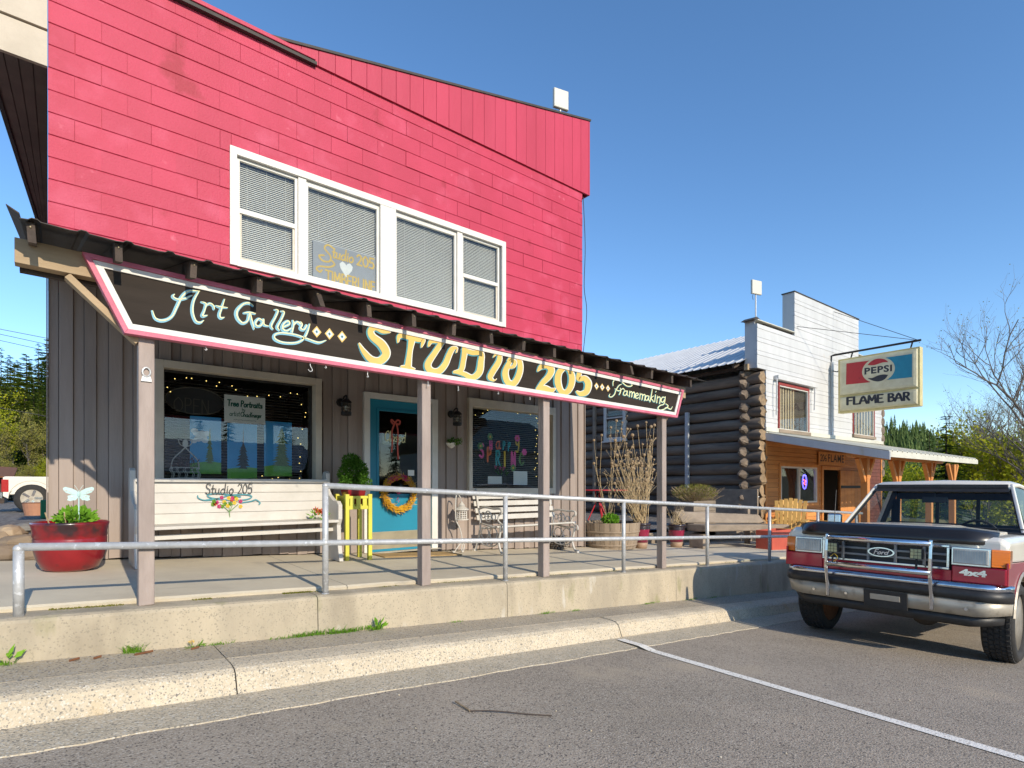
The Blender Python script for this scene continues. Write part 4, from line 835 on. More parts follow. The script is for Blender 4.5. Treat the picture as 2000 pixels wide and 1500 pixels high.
# ---------------------------------------------------------------- things on the porch
def at_slab(px, Y): x = sx(px, Y); return Vector((x, Y, slab(x, Y)))
# --- white pew bench
BX0, BX1 = sx(262, 6.0), sx(656, 6.0); bY = 6.28
pw = thing('pew_bench', 'long white painted church pew with flower bouquet motif on its back', 'bench', ((BX0+BX1)/2, 6.1, slab((BX0+BX1)/2, 6.1)))
zt = P(300, 938, 6.2).z; zs = P(400, 1031, 5.92).z
fl = min(slab(BX0, 6), slab(BX1, 6))
n = 4; h = (zt-zs-.05)/n
for k in range(n):
    m = MB(); z0 = zs+.03+k*h; t = .02*k/n; m.hexa([(BX0+.02,6.21+t,z0+.001),(BX1-.02,6.21+t,z0+.001),(BX1-.02,6.24+t,z0+.001),(BX0+.02,6.24+t,z0+.001),(BX0+.02,6.215+t,z0+h-.002),(BX1-.02,6.215+t,z0+h-.002),(BX1-.02,6.245+t,z0+h-.002),(BX0+.02,6.245+t,z0+h-.002)]); m.build('back_board', 'white_paint', pw, bev=.002)
m = MB(); m.box(BX0+.02, 6.19, zt-.018, BX1-.02, 6.29, zt+.02); m.build('top_rail', 'white_paint', pw, bev=.008)
m = MB(); m.box(BX0+.02, 5.86, zs, BX1-.02, 6.235, zs+.03); m.build('seat', 'white_paint', pw, bev=.006)
m = MB(); m.box(BX0+.03, 6.0, zs-.10, BX1-.03, 6.02, zs-.055); m.build('stretcher', 'white_paint', pw, bev=.003)
for x in (BX0, BX1-.02):
    g_ = slab(x, 6); pr = [(6.32,g_+.004),(6.33,zt+.05),(6.30,zt+.1),(6.25,zt+.115),(6.20,zt+.09),(6.19,zt-.1),(6.14,zs+.30),(6.0,zs+.235),(5.90,zs+.23),(5.85,zs+.19),(5.85,zs+.04),(5.89,zs-.03),(5.88,zs-.2),(5.82,g_+.004)]
    m = MB(); m.prism([(x-.012, a, b) for a, b in pr], (.045,0,0)); m.build('end_panel', 'white_paint', pw, bev=.006)
f2 = lambda u, v: P(u, v, 6.2055)
m = MB(); a = P(400, 965, 6.2055); k = P(493, 961, 6.2055).x-a.x; g3 = lambda u, v: (a.x+u, 6.2058, a.z+v+.0*u); write(m, 'Studio 205', 0, 0, .105, .0085, g3, k/wlen('Studio 205', .105), .08); m.build('lettering', 'sign_ink', pw, fix=False)
m = MB()
for s in ([(386,968),(388,973),(400,977),(420,975),(450,967),(480,966),(492,970),(478,976),(440,976),(412,972),(406,966),(430,964),(470,970)], [(400,977),(415,975),(425,979)], [(470,982),(490,979),(500,976),(508,982),(506,985)]): ribbon(m, s, 2.2, f2, n=5)
m.build('painted_ribbon', 'sign_teal', pw, fix=False)
for mt, pts in (('flower_pink', ((424,981),(470,979),(428,989),(454,973),(433,972))), ('yellow_felt', ((438,980),(447,973),(458,982),(470,989),(445,988),(462,975))), ('grass', ((416,985),(434,989),(460,972),(440,984),(450,984),(418,979))), ('flower_red', ((420,984),(453,976)))):
    m = MB()
    for q, (px, py) in enumerate(pts):
        for j in range(5):
            c = P(px+2.4*math.cos(j*1.257), py+2.4*math.sin(j*1.257), 6.2052-.0001*q); m.add([(c.x+.009*math.cos(i*1.047), c.y, c.z+.009*math.sin(i*1.047)) for i in range(6)], [tuple(range(6))])
    m.build('painted_flowers', mt, pw, fix=False)['kind'] = 'stuff'
m = MB()
for s in ([(430,984),(446,998),(448,1006)], [(447,980),(448,998),(449,1010)], [(465,985),(450,998)], [(455,984),(449,998)]): ribbon(m, s, 1.2, f2, n=4)
m.build('painted_stems', 'green_felt', pw, fix=False)
c = P(622, 1027, 6.0); c.z = zs+.031; t = thing('flower_posy', 'small bunch of red artificial flowers on the white pew', 'flowers', c); m = MB(); leaves(m, c+Vector((0,0,.05)), .09, .06, .05, 60, .05, .02, .2); m.build('leaves', 'lime_leaf', t, fix=False)
m = MB()
for k in range(9): q = c+Vector((R.uniform(-.05,.08), R.uniform(-.06,.0), R.uniform(.05,.12))); leaves(m, q, .018, .018, .015, 14, .025, .018)
m.build('petals', 'flower_red', t, fix=False)
# --- red bowl planter with butterfly stake
c = at_slab(138, 5.98); s = 1.0
t = thing('bowl_planter', 'large round red glazed bowl planter standing left of the pew', 'planter', c)
w = (sx(215, 5.98)-sx(58, 5.98))/2
pr = [(.55,0),(.72,.03),(.86,.14),(.93,.26),(.945,.37),(.93,.385),(.955,.40),(.95,.45),(.97,.5),(1.0,.535),(1.0,.555),(.965,.565),(.945,.53),(.90,.46),(.86,.44)]
H = P(138, 1018, 5.98).z-c.z
m = MB(); m.lathe([(r*w, z/.565*H) for r, z in pr], c, 48); m.build('bowl', 'red_glaze', t, smooth=True)
m = MB(); m.lathe([(.02,.0),(w*.88,.0)], c+Vector((0,0,H*.86)), 32); m.build('soil', 'soil', t)
m = MB(); q = c+Vector((w*.12,0,H+.02)); leaves(m, q, w*.45, w*.4, .075, 420, .055, .035, .25); m.build('plant', 'lime_leaf', t, fix=False)
m = MB()
for k in range(2): m.tube([c+Vector((-w*.5+.1*k,-.05,H*.9)), c+Vector((-w*.62+.12*k,-.1,H+.08))], .005, 5)
m.build('dry_stem', 'straw', t)
b = P(154, 965, 5.9); t = thing('butterfly_stake', 'pale turquoise metal butterfly on a stake in the red bowl', 'ornament', Vector((b.x, 5.9, c.z+H*.86))); m = MB()
m.tube([(b.x, 5.9, c.z+H*.86), b], .005, 6); m.build('stake', 'turquoise', t)
sc = (sx(184,5.9)-sx(123,5.9))/2
for sg_ in (-1, 1):
    for nm, pts in (('wing', [(0,.02),(.12,.26),(.45,.46),(.85,.58),(1,.5),(.98,.32),(.82,.12),(.5,-.02),(.1,-.06)]), ('wing', [(.05,-.06),(.45,-.05),(.72,-.14),(.68,-.32),(.74,-.48),(.55,-.56),(.38,-.5),(.22,-.5),(.06,-.3)])):
        m = MB(); m.prism([(b.x+sg_*u*sc, 5.9+abs(u)*.02, b.z+v*sc*1.0) for u, v in pts], (0,.004,0)); wg = m.build(nm, 'turquoise', t)
        m = MB()
        for u, v, r in ((.78,.3,.07),(.6,.22,.05),(.5,.1,.045),(.88,.3,.04),(.45,-.2,.06),(.3,-.3,.04)):
            if (v > -.1) == (pts[2][1] > 0): m.add([(b.x+sg_*u*sc+r*sc*math.cos(j*.785), 5.8985+abs(u)*.02-.004, b.z+v*sc+r*sc*math.sin(j*.785)) for j in range(8)], [tuple(range(8))])
        m.build('wing_spot', 'galvanised', wg, fix=False)
m = MB(); m.ball(b+Vector((0,-.004,0)), .012, 8, 6, (.8,.8,2.2)); m.tube(crom([b+Vector((0,0,.02)), b+Vector((-.02,0,.06)), b+Vector((-.03,0,.075))], 3), .0015, 4); m.tube(crom([b+Vector((0,0,.02)), b+Vector((.02,0,.06)), b+Vector((.03,0,.075))], 3), .0015, 4); m.build('butterfly_body', 'turquoise', t)
b2 = P(132, 1000, 6.3); t = thing('small_butterfly', 'small dark patterned butterfly ornament behind the bowl planter leaves', 'ornament', (b2.x, 6.1, c.z+H*.86)); m = MB()
for sg_ in (-1, 1): m.prism([(b2.x+sg_*u*.06, 6.1, b2.z+v*.06) for u, v in ((0,0),(.4,.4),(1,.5),(.9,0),(.4,-.3))], (0,.003,0))
m.tube([(b2.x,6.1,c.z+H*.86),(b2.x,6.1,b2.z)], .003, 5); m.build('wings', 'black_iron', t)
# --- yellow plant stand with potted boxwood
yc = at_slab(690, 6.08); hw = .135; ztop = P(690, 965, 6.0).z
t = thing('plant_stand', 'tall yellow painted square plant stand with slatted apron beside the door', 'plant stand', yc)
for a in (-1, 1):
    for b in (-1, 1):
        q = yc+Vector((a*hw, b*hw, 0)); z0 = slab(q.x, q.y)+.002; m = MB(); m.box(q.x-.022,q.y-.022,z0,q.x+.022,q.y+.022,ztop); m.build('leg', 'yellow_paint', t, bev=.003)
def aprn(nm, fn):
    for z0, z1 in ((ztop-.05, ztop-.02), (ztop-.17, ztop-.13)): m = MB(); fn(m, z0, z1); m.build(nm, 'yellow_paint', t, bev=.002)
for sgn in (-1, 1):
    aprn('apron_rail', lambda m, z0, z1: m.box(yc.x-hw+.023, yc.y+sgn*hw-.01, z0, yc.x+hw-.023, yc.y+sgn*hw+.01, z1)); aprn('apron_rail', lambda m, z0, z1: m.box(yc.x+sgn*hw-.01, yc.y-hw+.023, z0, yc.x+sgn*hw+.01, yc.y+hw-.023, z1))
    for k in range(3):
        u = -.075+.075*k; m = MB(); m.box(yc.x+u-.024, yc.y+sgn*hw-.007, ztop-.1301, yc.x+u+.024, yc.y+sgn*hw+.007, ztop-.0499); m.build('slat', 'yellow_paint', t); m = MB(); m.box(yc.x+sgn*hw-.007, yc.y+u-.024, ztop-.1301, yc.x+sgn*hw+.007, yc.y+u+.024, ztop-.0499); m.build('slat', 'yellow_paint', t)
m = MB(); m.box(yc.x-hw+.023, yc.y-hw+.023, ztop-.13, yc.x+hw-.023, yc.y+hw-.023, ztop-.115); m.build('shelf', 'yellow_paint', t)
t = thing('potted_boxwood', 'bushy green boxwood in a square red pot on yellow stand', 'potted plant', yc+Vector((0,0,ztop-.115-yc.z))); zb = ztop-.114
m = MB(); m.loft([[(yc.x-r,yc.y-r,z),(yc.x+r,yc.y-r,z),(yc.x+r,yc.y+r,z),(yc.x-r,yc.y+r,z)] for r, z in ((.075,zb),(.105,zb+.15),(.105,zb+.175),(.09,zb+.175),(.085,zb+.15))]); m.build('pot', 'red_glaze', t, bev=.005)
m = MB(); q = Vector((yc.x, yc.y, zb+.34)); leaves(m, q, .16, .15, .17, 2600, .03, .018, .2); leaves(m, q+Vector((.03,0,-.1)), .19, .17, .07, 800, .03, .018, .2); leaves(m, q+Vector((-.02,0,.15)), .10, .1, .07, 500, .03, .018, .6); m.build('foliage', 'box_leaf', t, fix=False)
m = MB()
for k in range(5): m.tube([(yc.x,yc.y,zb+.15),(yc.x+R.uniform(-.06,.06),yc.y+R.uniform(-.06,.06),zb+.36)], .006, 5)
m.build('stems', 'bark', t)
# --- wreath on the door
c = P(778, 963, DY-.02); t = thing('door_wreath', 'golden dried straw wreath with pink flowers hung on blue door', 'wreath', c); m = MB(); r_ = (sx(812,DY-.02)-sx(741,DY-.02))/2*.80
ring = [c+Vector((r_*math.cos(k*.2618), 0, r_*1.02*math.sin(k*.2618))) for k in range(24)]; m.tube(ring, .028, 8, closed=True); m.build('ring', 'straw_dark', t)
m = MB()
for k in range(1500):
    a = R.uniform(0, 6.283)
    if .9 < a < 2.3 and R.random() < .55: continue
    p = c+Vector((r_*math.cos(a)+R.uniform(-.035,.035), R.uniform(-.05,.01), r_*1.02*math.sin(a)+R.uniform(-.035,.035))); d = Vector((-math.sin(a)+R.uniform(-.8,.8), R.uniform(-.6,.1), math.cos(a)+R.uniform(-.8,.8))).normalized()*R.uniform(.02,.06); s_ = d.orthogonal().normalized()*R.uniform(.003,.009)
    m.add([p-s_, p+s_, p+d+s_*.6, p+d-s_*.6], [(0,1,2,3)])
m.build('straw', 'wreath', t, fix=False)
m = MB()
for k in range(12): a = R.uniform(.8, 2.4); leaves(m, c+Vector((r_*math.cos(a), -.04, r_*math.sin(a))), .025, .015, .025, 14, .025, .018)
for k in range(3): leaves(m, c+Vector((R.uniform(-.03,.05), -.02, R.uniform(-.1,.03))), .016, .012, .016, 12, .022, .014)
m.build('flowers', 'flower_pink', t, fix=False)
m = MB()
for k in range(30): a = R.uniform(.3, 2.9); p = c+Vector((r_*math.cos(a),-.03,r_*math.sin(a))); d = Vector((R.uniform(-.07,.07),-.02,R.uniform(-.02,.12))); m.tube([p, p+d], .0015, 3)
for k in range(12): a = R.uniform(3.6, 5.6); p = c+Vector((r_*math.cos(a),-.03,r_*math.sin(a))); d = Vector((R.uniform(-.08,.08),-.02,R.uniform(-.1,-.02))); m.tube([p, p+d], .0015, 3)
m.build('twigs', 'straw', t)
# --- door mat
a = at_slab(760, 6.2); m = MB(); x0, x1 = 3.05, 4.15
m.hexa([(x0,6.05,slab(x0,6.05)+.002),(x1,6.05,slab(x1,6.05)+.002),(x1,6.40,slab(x1,6.4)+.002),(x0,6.40,slab(x0,6.4)+.002),(x0,6.05,slab(x0,6.05)+.016),(x1,6.05,slab(x1,6.05)+.016),(x1,6.40,slab(x1,6.4)+.016),(x0,6.40,slab(x0,6.4)+.016)]); tag(m.build('door_mat', 'mat_tan', None, bev=.004), 'tan coir mat lying before the blue door', 'mat')
# --- wall lanterns
def lantern(px, py, label):
    c = P(px, py, 6.4); y = 6.41; t = thing('wall_lantern', label, 'lantern', (c.x, 6.545, c.z), 'black lanterns either side of the door'); m = MB()
    m.lathe([(.045,6.53),(.05,6.545),(.05,6.563)], (c.x-.01,0,c.z+.07), 16, 'y'); m.tube(crom([(c.x,6.53,c.z+.07),(c.x,6.47,c.z+.13),(c.x,y,c.z+.135),(c.x,y,c.z+.1)], 5), .011, 7); m.build('bracket', 'black_iron', t)
    m = MB(); m.lathe([(.012,.10),(.03,.095),(.062,.065),(.066,.055),(.05,.05)], (c.x,y,c.z), 20); m.build('cap', 'black_iron', t); m = MB(); m.lathe([(.045,-.1),(.06,-.095),(.062,-.06),(.052,-.055)], (c.x,y,c.z), 20); m.build('base', 'black_iron', t)
    m = MB(); m.lathe([(.046,-.056),(.05,0),(.046,.051)], (c.x,y,c.z), 20); m.build('glass_jar', 'lantern_glass', t, smooth=True)
    m = MB()
    for k in range(6): a = k*1.047+.3; m.tube([(c.x+.054*math.cos(a), y+.054*math.sin(a), c.z-.057), (c.x+.056*math.cos(a), y+.056*math.sin(a), c.z+.053)], .004, 5)
    for z in (-.02, .02): m.tube([(c.x+.056*math.cos(k*.3142), y+.056*math.sin(k*.3142), c.z+z) for k in range(20)], .004, 5, closed=True)
    m.build('cage', 'black_iron', t); m = MB(); m.ball((c.x,y,c.z-.01), .022, 10, 8, (1,1,1.4)); m.build('bulb', 'paper', t, smooth=True)
lantern(677, 795, 'black caged wall lantern between display window and blue door'); lantern(894, 817, 'black caged wall lantern above small wall planter')
# --- small wall pocket planter
c = P(886, 868, 6.48); t = thing('wall_planter', 'small cream half-bowl wall planter with trailing plant', 'planter', c); m = MB()
rings = [[(c.x+r*math.cos(k*math.pi/10), 6.545-r*.9*math.sin(k*math.pi/10), c.z+z) for k in range(11)] for r, z in ((.012,-.05),(.045,-.03),(.075,.0),(.085,.022))]; m.loft(rings, cap=True); m.build('bowl', 'white_trim', t)
m = MB(); leaves(m, (c.x+.02,6.48,c.z+.045), .11, .06, .035, 160, .035, .018, .1); m.build('plant', 'box_leaf', t, fix=False)
# --- lantern bird feeder on a curled stand
c = at_slab(898, 6.35); t = thing('bird_feeder', 'cream lattice lantern feeder hanging from curled white stand', 'bird feeder', c); top = P(903, 968, 6.35).z; x = c.x
m = MB(); st = crom([(x+.03,6.35,c.z+.01),(x+.035,6.35,c.z+.2),(x-.005,6.35,c.z+.34),(x-.065,6.35,c.z+.47),(x-.06,6.35,top-.01),(x-.02,6.35,top+.012),(x+.01,6.35,top-.03)], 6); m.tube(st, .0085, 8); m.build('stand', 'white_paint', t, smooth=True)
for dx in (-.1, .045):
    m = MB(); m.tube(crom([(x+.03,6.35,c.z+.14),(x+.03+dx*.6,6.33,c.z+.1),(x+dx,6.33,c.z+.02),(x+dx-.02,6.33,c.z+.012),(x+dx-.02,6.33,c.z+.035)], 5), .008, 7); m.build('foot', 'white_paint', t, smooth=True)
q = Vector((x+.03, 6.35, top-.30)); m = MB(); m.lathe([(.005,.22),(.045,.17),(.05,.165)], q, 20); m.build('top_roof', 'white_paint', t); m = MB(); m.lathe([(.03,.165),(.095,.115),(.098,.105)], q, 24); m.build('roof', 'white_paint', t); m = MB(); m.lathe([(.02,-.03),(.095,-.03),(.095,-.015),(.06,-.014)], q, 24); m.build('tray', 'white_paint', t)
m = MB()
for k in range(12): a = k*.5236; m.tube([q+Vector((.068*math.cos(a),.068*math.sin(a),-.014)), q+Vector((.068*math.cos(a),.068*math.sin(a),.106))], .006, 4)
for z in (.0, .03, .06, .09): m.tube([q+Vector((.068*math.cos(k*.2618),.068*math.sin(k*.2618),z)) for k in range(24)], .006, 4, closed=True)
m.build('lattice', 'white_paint', t); m = MB(); m.tube([q+Vector((0,0,.21)), Vector((x+.01,6.35,top-.03))], .003, 5); m.build('hanger', 'galvanised', t)
# --- white garden bench with cast iron ends
g0, g1 = at_slab(955, 6.2), at_slab(1098, 6.2); gx0, gx1 = g0.x, g1.x+.0
t = thing('garden_bench', 'white slatted garden bench with scrolled cast iron ends below shop window', 'bench', ((gx0+gx1)/2, 6.2, slab((gx0+gx1)/2, 6.2)))
gm_ = (g0.z+g1.z)/2-.0
seat = gm_+.40
for k in range(4):
    m = MB(); y = 5.98+.1*k; m.box(gx0-.05, y-.034, seat-.012*(k), gx1+.05, y+.034, seat+.024-.012*k); m.build('seat_slat', 'white_paint', t, bev=.006)
for k in range(4):
    z = seat+.08+.098*k; y = 6.40+.035*k; m = MB(); m.hexa([(gx0-.05,y,z),(gx1+.05,y,z),(gx1+.05,y+.024,z-.003),(gx0-.05,y+.024,z-.003),(gx0-.05,y+.018,z+.072),(gx1+.05,y+.018,z+.072),(gx1+.05,y+.042,z+.069),(gx0-.05,y+.042,z+.069)]); m.build('back_slat', 'white_paint', t, bev=.006)
for x in (gx0, gx1):
    gz = slab(x, 6.2); en = MB(); V = lambda y, z: Vector((x, y, gz+z)); T = lambda pts, r=.012: en.tube(crom(pts, 5), r, 6)
    T([V(6.53,.86),V(6.50,.84),V(6.44,.58),V(6.40,.42),V(6.44,.2),V(6.53,.01)], .016); T([V(5.90,.02),V(5.93,.04),V(5.98,.15),V(5.95,.3),V(5.93,.39)], .016); T([V(5.93,.385),V(6.1,.37),V(6.38,.40)], .016)
    T([V(6.44,.60),V(6.3,.63),V(6.1,.615),V(5.97,.62),V(5.92,.60),V(5.92,.56),V(5.96,.55)], .016); T([V(5.96,.55),V(6.0,.47),V(5.94,.42),V(5.88,.40),V(5.87,.35),V(5.91,.34)], .013)
    for (y, z, r) in ((6.22,.505,.075),(6.1,.27,.085),(6.29,.27,.085),(6.33,.52,.04),(6.09,.5,.04),(6.2,.15,.055)): en.tube([V(y+r*math.cos(k*.5236), z+r*math.sin(k*.5236)) for k in range(12)], .008, 5, closed=True)
    for k in range(6): a = k*1.047; en.tube([V(6.22,.505), V(6.22+.075*math.cos(a), .505+.075*math.sin(a))], .006, 5)
    T([V(5.97,.2),V(6.05,.12),V(6.2,.095),V(6.36,.12),V(6.43,.2)], .01)
    en.build('end_frame', 'white_paint', t, smooth=True)
    for y in (5.88, 6.54): m = MB(); m.hexa([(x-.03,y-.03,gz+.002),(x+.03,y-.03,gz+.002),(x+.03,y+.03,gz+.002),(x-.03,y+.03,gz+.002),(x-.014,y-.016,gz+.04),(x+.014,y-.016,gz+.04),(x+.014,y+.016,gz+.04),(x-.014,y+.016,gz+.04)]); m.build('foot', 'white_paint', t)
# --- pot covered in pebbles behind the bench
c = at_slab(1092, 6.42); t = thing('pebble_pot', 'round pot covered in pebbles half hidden behind garden bench', 'pot', c); m = MB(); m.lathe([(.09,.0),(.13,.06),(.14,.14),(.12,.22),(.10,.22)], c, 20); m.build('pot', 'dark_glaze', t, smooth=True)
pm_ = MB(); pm_.ball((0,0,0), 1, 7, 5); pme = pm_.mesh('pebble', 'pebble', True)
for i in range(6):
    z = .03+.035*i; r = .12+.02*math.sin(i/5*3.1)
    for k in range(16): a = k*.3927+i*.2; put('pebble', pme, t, loc=(c.x+r*math.cos(a), c.y+r*math.sin(a), c.z+z), sc=(.022,.022,.016))
# --- half barrel planter, red pots and dried stalks
def barrel(px, Y, w, h):
    c = at_slab(px, Y); t = thing('barrel_planter', 'pale half-barrel wooden planter with bright green leaves', 'planter', c); n = 18
    for k in range(n):
        a0, a1 = 2*math.pi*k/n+.008, 2*math.pi*(k+1)/n-.008; m = MB(); rg = []
        for r, z in ((.84,0),(.92,.35),(.97,.7),(1,1)):
            r *= w; rg.append([(c.x+q*math.cos(a), c.y+q*math.sin(a), c.z+.003+z*h) for q, a in ((r,a0),(r+.006,(a0+a1)/2),(r,a1),(r-.02,a1),(r-.02,a0))])
        m.loft(rg); m.build('stave', 'barrel', t)
    for z, r in ((.12,.872),(.62,.967)):
        m = MB(); m.lathe([(r*w+.006,z*h),(r*w+.012,z*h+.004),(r*w+.016,z*h+.028),(r*w+.006,z*h+.032)], c, 36); m.build('hoop', 'barrel', t, smooth=True)
    m = MB(); m.lathe([(.01,0),(w*.95,0)], c+Vector((0,0,h*.9)), 24); m.build('soil', 'soil', t)
    m = MB(); leaves(m, c+Vector((-.05,-.05,h+.05)), .14, .13, .08, 500, .05, .034, .3); m.build('leaves', 'lime_leaf', t, fix=False); return c
bc = barrel(1192, 6.45, (sx(1230,6.45)-sx(1155,6.45))/2, P(1192,1022,6.2).z-at_slab(1192,6.45).z)
def gpot(px, Y, w, h, label):
    c = at_slab(px, Y); t = thing('glazed_pot', label, 'pot', c); k = h/.42
    m = MB(); m.lathe([(.62*w,.002),(.67*w,.05*k),(.72*w,.10*k)], c, 32); m.build('base', 'tan_clay', t, smooth=True); m = MB(); m.lathe([(.72*w,.10*k),(.80*w,.2*k),(.90*w,.31*k),(.905*w,.315*k)], c, 32); m.build('body', 'magenta_glaze', t, smooth=True)
    pr = [(.905*w,.315*k)]
    for i in range(3): z = .32+.016*i; pr += [(.94*w,(z+.002)*k),(.95*w,(z+.008)*k),(.92*w,(z+.014)*k)]
    pr += [(.93*w,.37*k),(1.0*w,.38*k),(1.02*w,.40*k),(1.0*w,.42*k),(.9*w,.42*k),(.88*w,.36*k)]; m = MB(); m.lathe(pr, c, 32); m.build('rim', 'dark_glaze', t, smooth=True); m = MB(); m.lathe([(.01,.37*k),(.88*w,.37*k)], c, 24); m.build('soil', 'soil', t)
    return t, c
pt1, p1 = gpot(1252, 6.2, .165, P(1252,1022,6.1).z-at_slab(1252,6.2).z, 'magenta and tan glazed pot holding tall dried stalks'); pt2, p2 = gpot(1321, 6.2, .165, P(1321,1025,6.1).z-at_slab(1321,6.2).z, 'magenta glazed pot with cut dry stems beside porch post')
def stalks(name, label, base, tops, heads, spread=.1, rmin=.004):
    t = thing(name, label, 'dried plant', base); m = MB(); hd = MB()
    for (px, py) in tops:
        e = P(px, py, base.y+R.uniform(-.25,.2)); s = base+Vector((R.uniform(-spread,spread), R.uniform(-spread,spread), 0)); mid = (s+e)/2+Vector((R.uniform(-.06,.06), R.uniform(-.06,.06), 0)); q = crom([s, s*.75+mid*.25, mid, mid*.4+e*.6, e], 4); r0 = R.uniform(.5,1)*rmin*2
        m.tube(q, [r0*(1-.6*k/len(q)) for k in range(len(q))], 5)
        for j in range(R.randint(0, 3)):
            k = R.randint(len(q)//2, len(q)-2); w = Vector(q[k])+Vector((R.uniform(-.2,.2), R.uniform(-.1,.1), R.uniform(.05,.25))); m.tube([q[k], w], .0025, 4)
            if R.random() < .5 and heads: hd.ball(w, R.uniform(.01,.022), 7, 5)
        if heads: hd.ball(e, R.uniform(.018,.032), 8, 6)
    m.build('stalks', 'straw', t)
    if heads: hd.build('seed_heads', 'straw_dark', t)['kind'] = 'stuff'
s0 = p1+Vector((0,0,.36))
tops = [(1205+R.uniform(-10,75), 830+R.uniform(0,150)) for _ in range(26)]+[(1262,825),(1245,832),(1235,850),(1272,860),(1268,872),(1255,868),(1283,925),(1240,905),(1225,880)]+[(1225+R.uniform(-25,45), 880+R.uniform(0,110)) for _ in range(40)]
stalks('dried_stalks', 'tall bundle of dried flower stalks with round seed heads in magenta pot', s0, tops, True)
s1 = bc+Vector((.1,.05,.36)); stalks('bare_stalks', 'few thin bare stalks with seed heads rising from the barrel planter', s1, [(1160,860),(1175,850),(1193,835),(1204,822),(1215,825),(1206,842),(1225,838),(1160,905),(1195,905)], True, .13)
stalks('cut_stems', 'short cut dry stems in the pot beside porch post', p2+Vector((0,0,.36)), [(1305+R.uniform(0,40), 1000+R.uniform(0,22)) for _ in range(26)], False, .1)
# --- red bistro table and chair on the terrace
def terr(x): return HC-.86-.0131*(x-7.05)
c = P(1168, 957, 7.9); gz = terr(c.x); t = thing('bistro_table', 'round red metal bistro table against dark log wall', 'table', (c.x, 7.9, gz)); rr = (sx(1213,7.9)-sx(1136,7.9))/2
m = MB(); m.lathe([(.02,-.005),(rr,-.012),(rr+.006,-.006),(rr,.006),(.02,.008)], c, 40); m.build('table_top', 'red_iron', t)
for a in (.3, 2.4, 4.5, 5.6):
    m = MB(); q = Vector((math.cos(a), math.sin(a), 0)); m.tube(crom([c+q*.06+Vector((0,0,-.012)), c+q*.04+Vector((0,0,-.2)), c+q*.07+Vector((0,0,-.32)), Vector((c.x,7.9,gz+.01))+q*.28], 6), .013, 7); m.build('leg', 'red_iron', t, smooth=True)
t = thing('bistro_chair', 'red metal folding chair by the bistro table', 'chair', (c.x-.45, 8.2, gz)); cx = c.x-.5
m = MB(); m.box(cx-.2, 8.0, gz+.43, cx+.2, 8.38, gz+.45); m.build('seat', 'red_iron', t, bev=.005)
m = MB(); m.box(cx+.17, 8.02, gz+.66, cx+.19, 8.36, gz+.82); m.build('backrest', 'red_iron', t, bev=.005)
for y in (8.02, 8.36):
    m = MB(); m.tube([(cx-.2,y,gz+.005),(cx+.18,y,gz+.82)], .01, 6); m.build('leg', 'red_iron', t); m = MB(); m.tube([(cx+.2,y,gz+.005),(cx-.18,y,gz+.44)], .01, 6); m.build('leg', 'red_iron', t)
# --- timber edging, benches, plank planters
for k in range(3):
    m = MB(); z = HC-1.20+.115*k; m.hexa([(7.06,6.90,z-.02),(13.7,6.9,z-.3+.1),(13.7,7.0,z-.2),(7.06,7.0,z-.02),(7.06,6.9,z+.09),(13.7,6.9,z-.09),(13.7,7.0,z-.09),(7.06,7.0,z+.09)])
    tag(m.build('edging_timber', 'grey_timber', None, bev=.006), ('lowest', 'middle', 'topmost')[k]+' weathered edging timber of the terrace behind glazed pots', 'timber', 'timbers edging the terrace')
def pt(px, py, Y): return P(px, py, Y)
a, b = at_slab(1355, 6.0), at_slab(1520, 6.0); t = thing('timber_bench', 'heavy weathered plank bench with slab back before log wall', 'bench', (a+b)/2)
za = P(1360, 1025, 5.85).z; zb2 = P(1500, 1027, 5.85).z
m = MB(); m.hexa([(a.x,5.75,za-.13),(b.x,5.75,zb2-.13),(b.x,6.15,zb2-.13),(a.x,6.15,za-.13),(a.x,5.75,za),(b.x,5.75,zb2),(b.x,6.15,zb2),(a.x,6.15,za)]); m.build('seat', 'grey_timber', t, bev=.02)
x0, x1 = sx(1320, 6.3), sx(1487, 6.3); q0, q1 = P(1325, 998, 6.3).z, P(1480, 1005, 6.3).z
m = MB(); m.hexa([(x0+.1,6.2,za+.01),(x1,6.2,zb2+.01),(x1,6.28,zb2+.01),(x0+.1,6.28,za+.01),(x0,6.3,q0),(x1-.1,6.3,q1),(x1-.1,6.38,q1),(x0,6.38,q0)]); m.build('backrest', 'grey_timber', t, bev=.03)
for px in (1362, 1494):
    x = sx(px, 6.0); m = MB(); m.box(x-.09, 5.82, slab(x,5.9)+.002, x+.13, 6.12, (za+zb2)/2-.12); m.build('leg', 'grey_timber', t, bev=.01)
for px in (1340, 1470): x = sx(px, 6.3); m = MB(); m.box(x-.05, 6.385, slab(x,6.3)+.002, x+.05, 6.47, za+.25); m.build('back_post', 'grey_timber', t)
# box planter with trimmed shrub, planks leaning on the logs
x0, x1 = sx(1355, 6.9), sx(1398, 6.9); z0 = P(1375, 997, 6.9).z; zz = P(1375, 978, 6.9).z; g_ = slab(x0, 6.9)
t = thing('shrub_planter', 'square grey timber box planter behind the plank bench', 'planter', ((x0+x1)/2, 7.15, g_))
for k in range(4):
    h = (zz-g_)/4; z = g_+k*h+.002; m = MB(); m.box(x0, 6.9, z, x1, 6.94, z+h-.006); m.build('board', 'grey_timber', t, bev=.003); m = MB(); m.box(x0, 7.36, z, x1, 7.4, z+h-.006); m.build('board', 'grey_timber', t); m = MB(); m.box(x0, 6.941, z, x0+.04, 7.359, z+h-.006); m.build('board', 'grey_timber', t); m = MB(); m.box(x1-.04, 6.941, z, x1, 7.359, z+h-.006); m.build('board', 'grey_timber', t)
m = MB(); m.box(x0+.041,6.942,zz-.08,x1-.041,7.358,zz-.05); m.build('soil', 'soil', t)
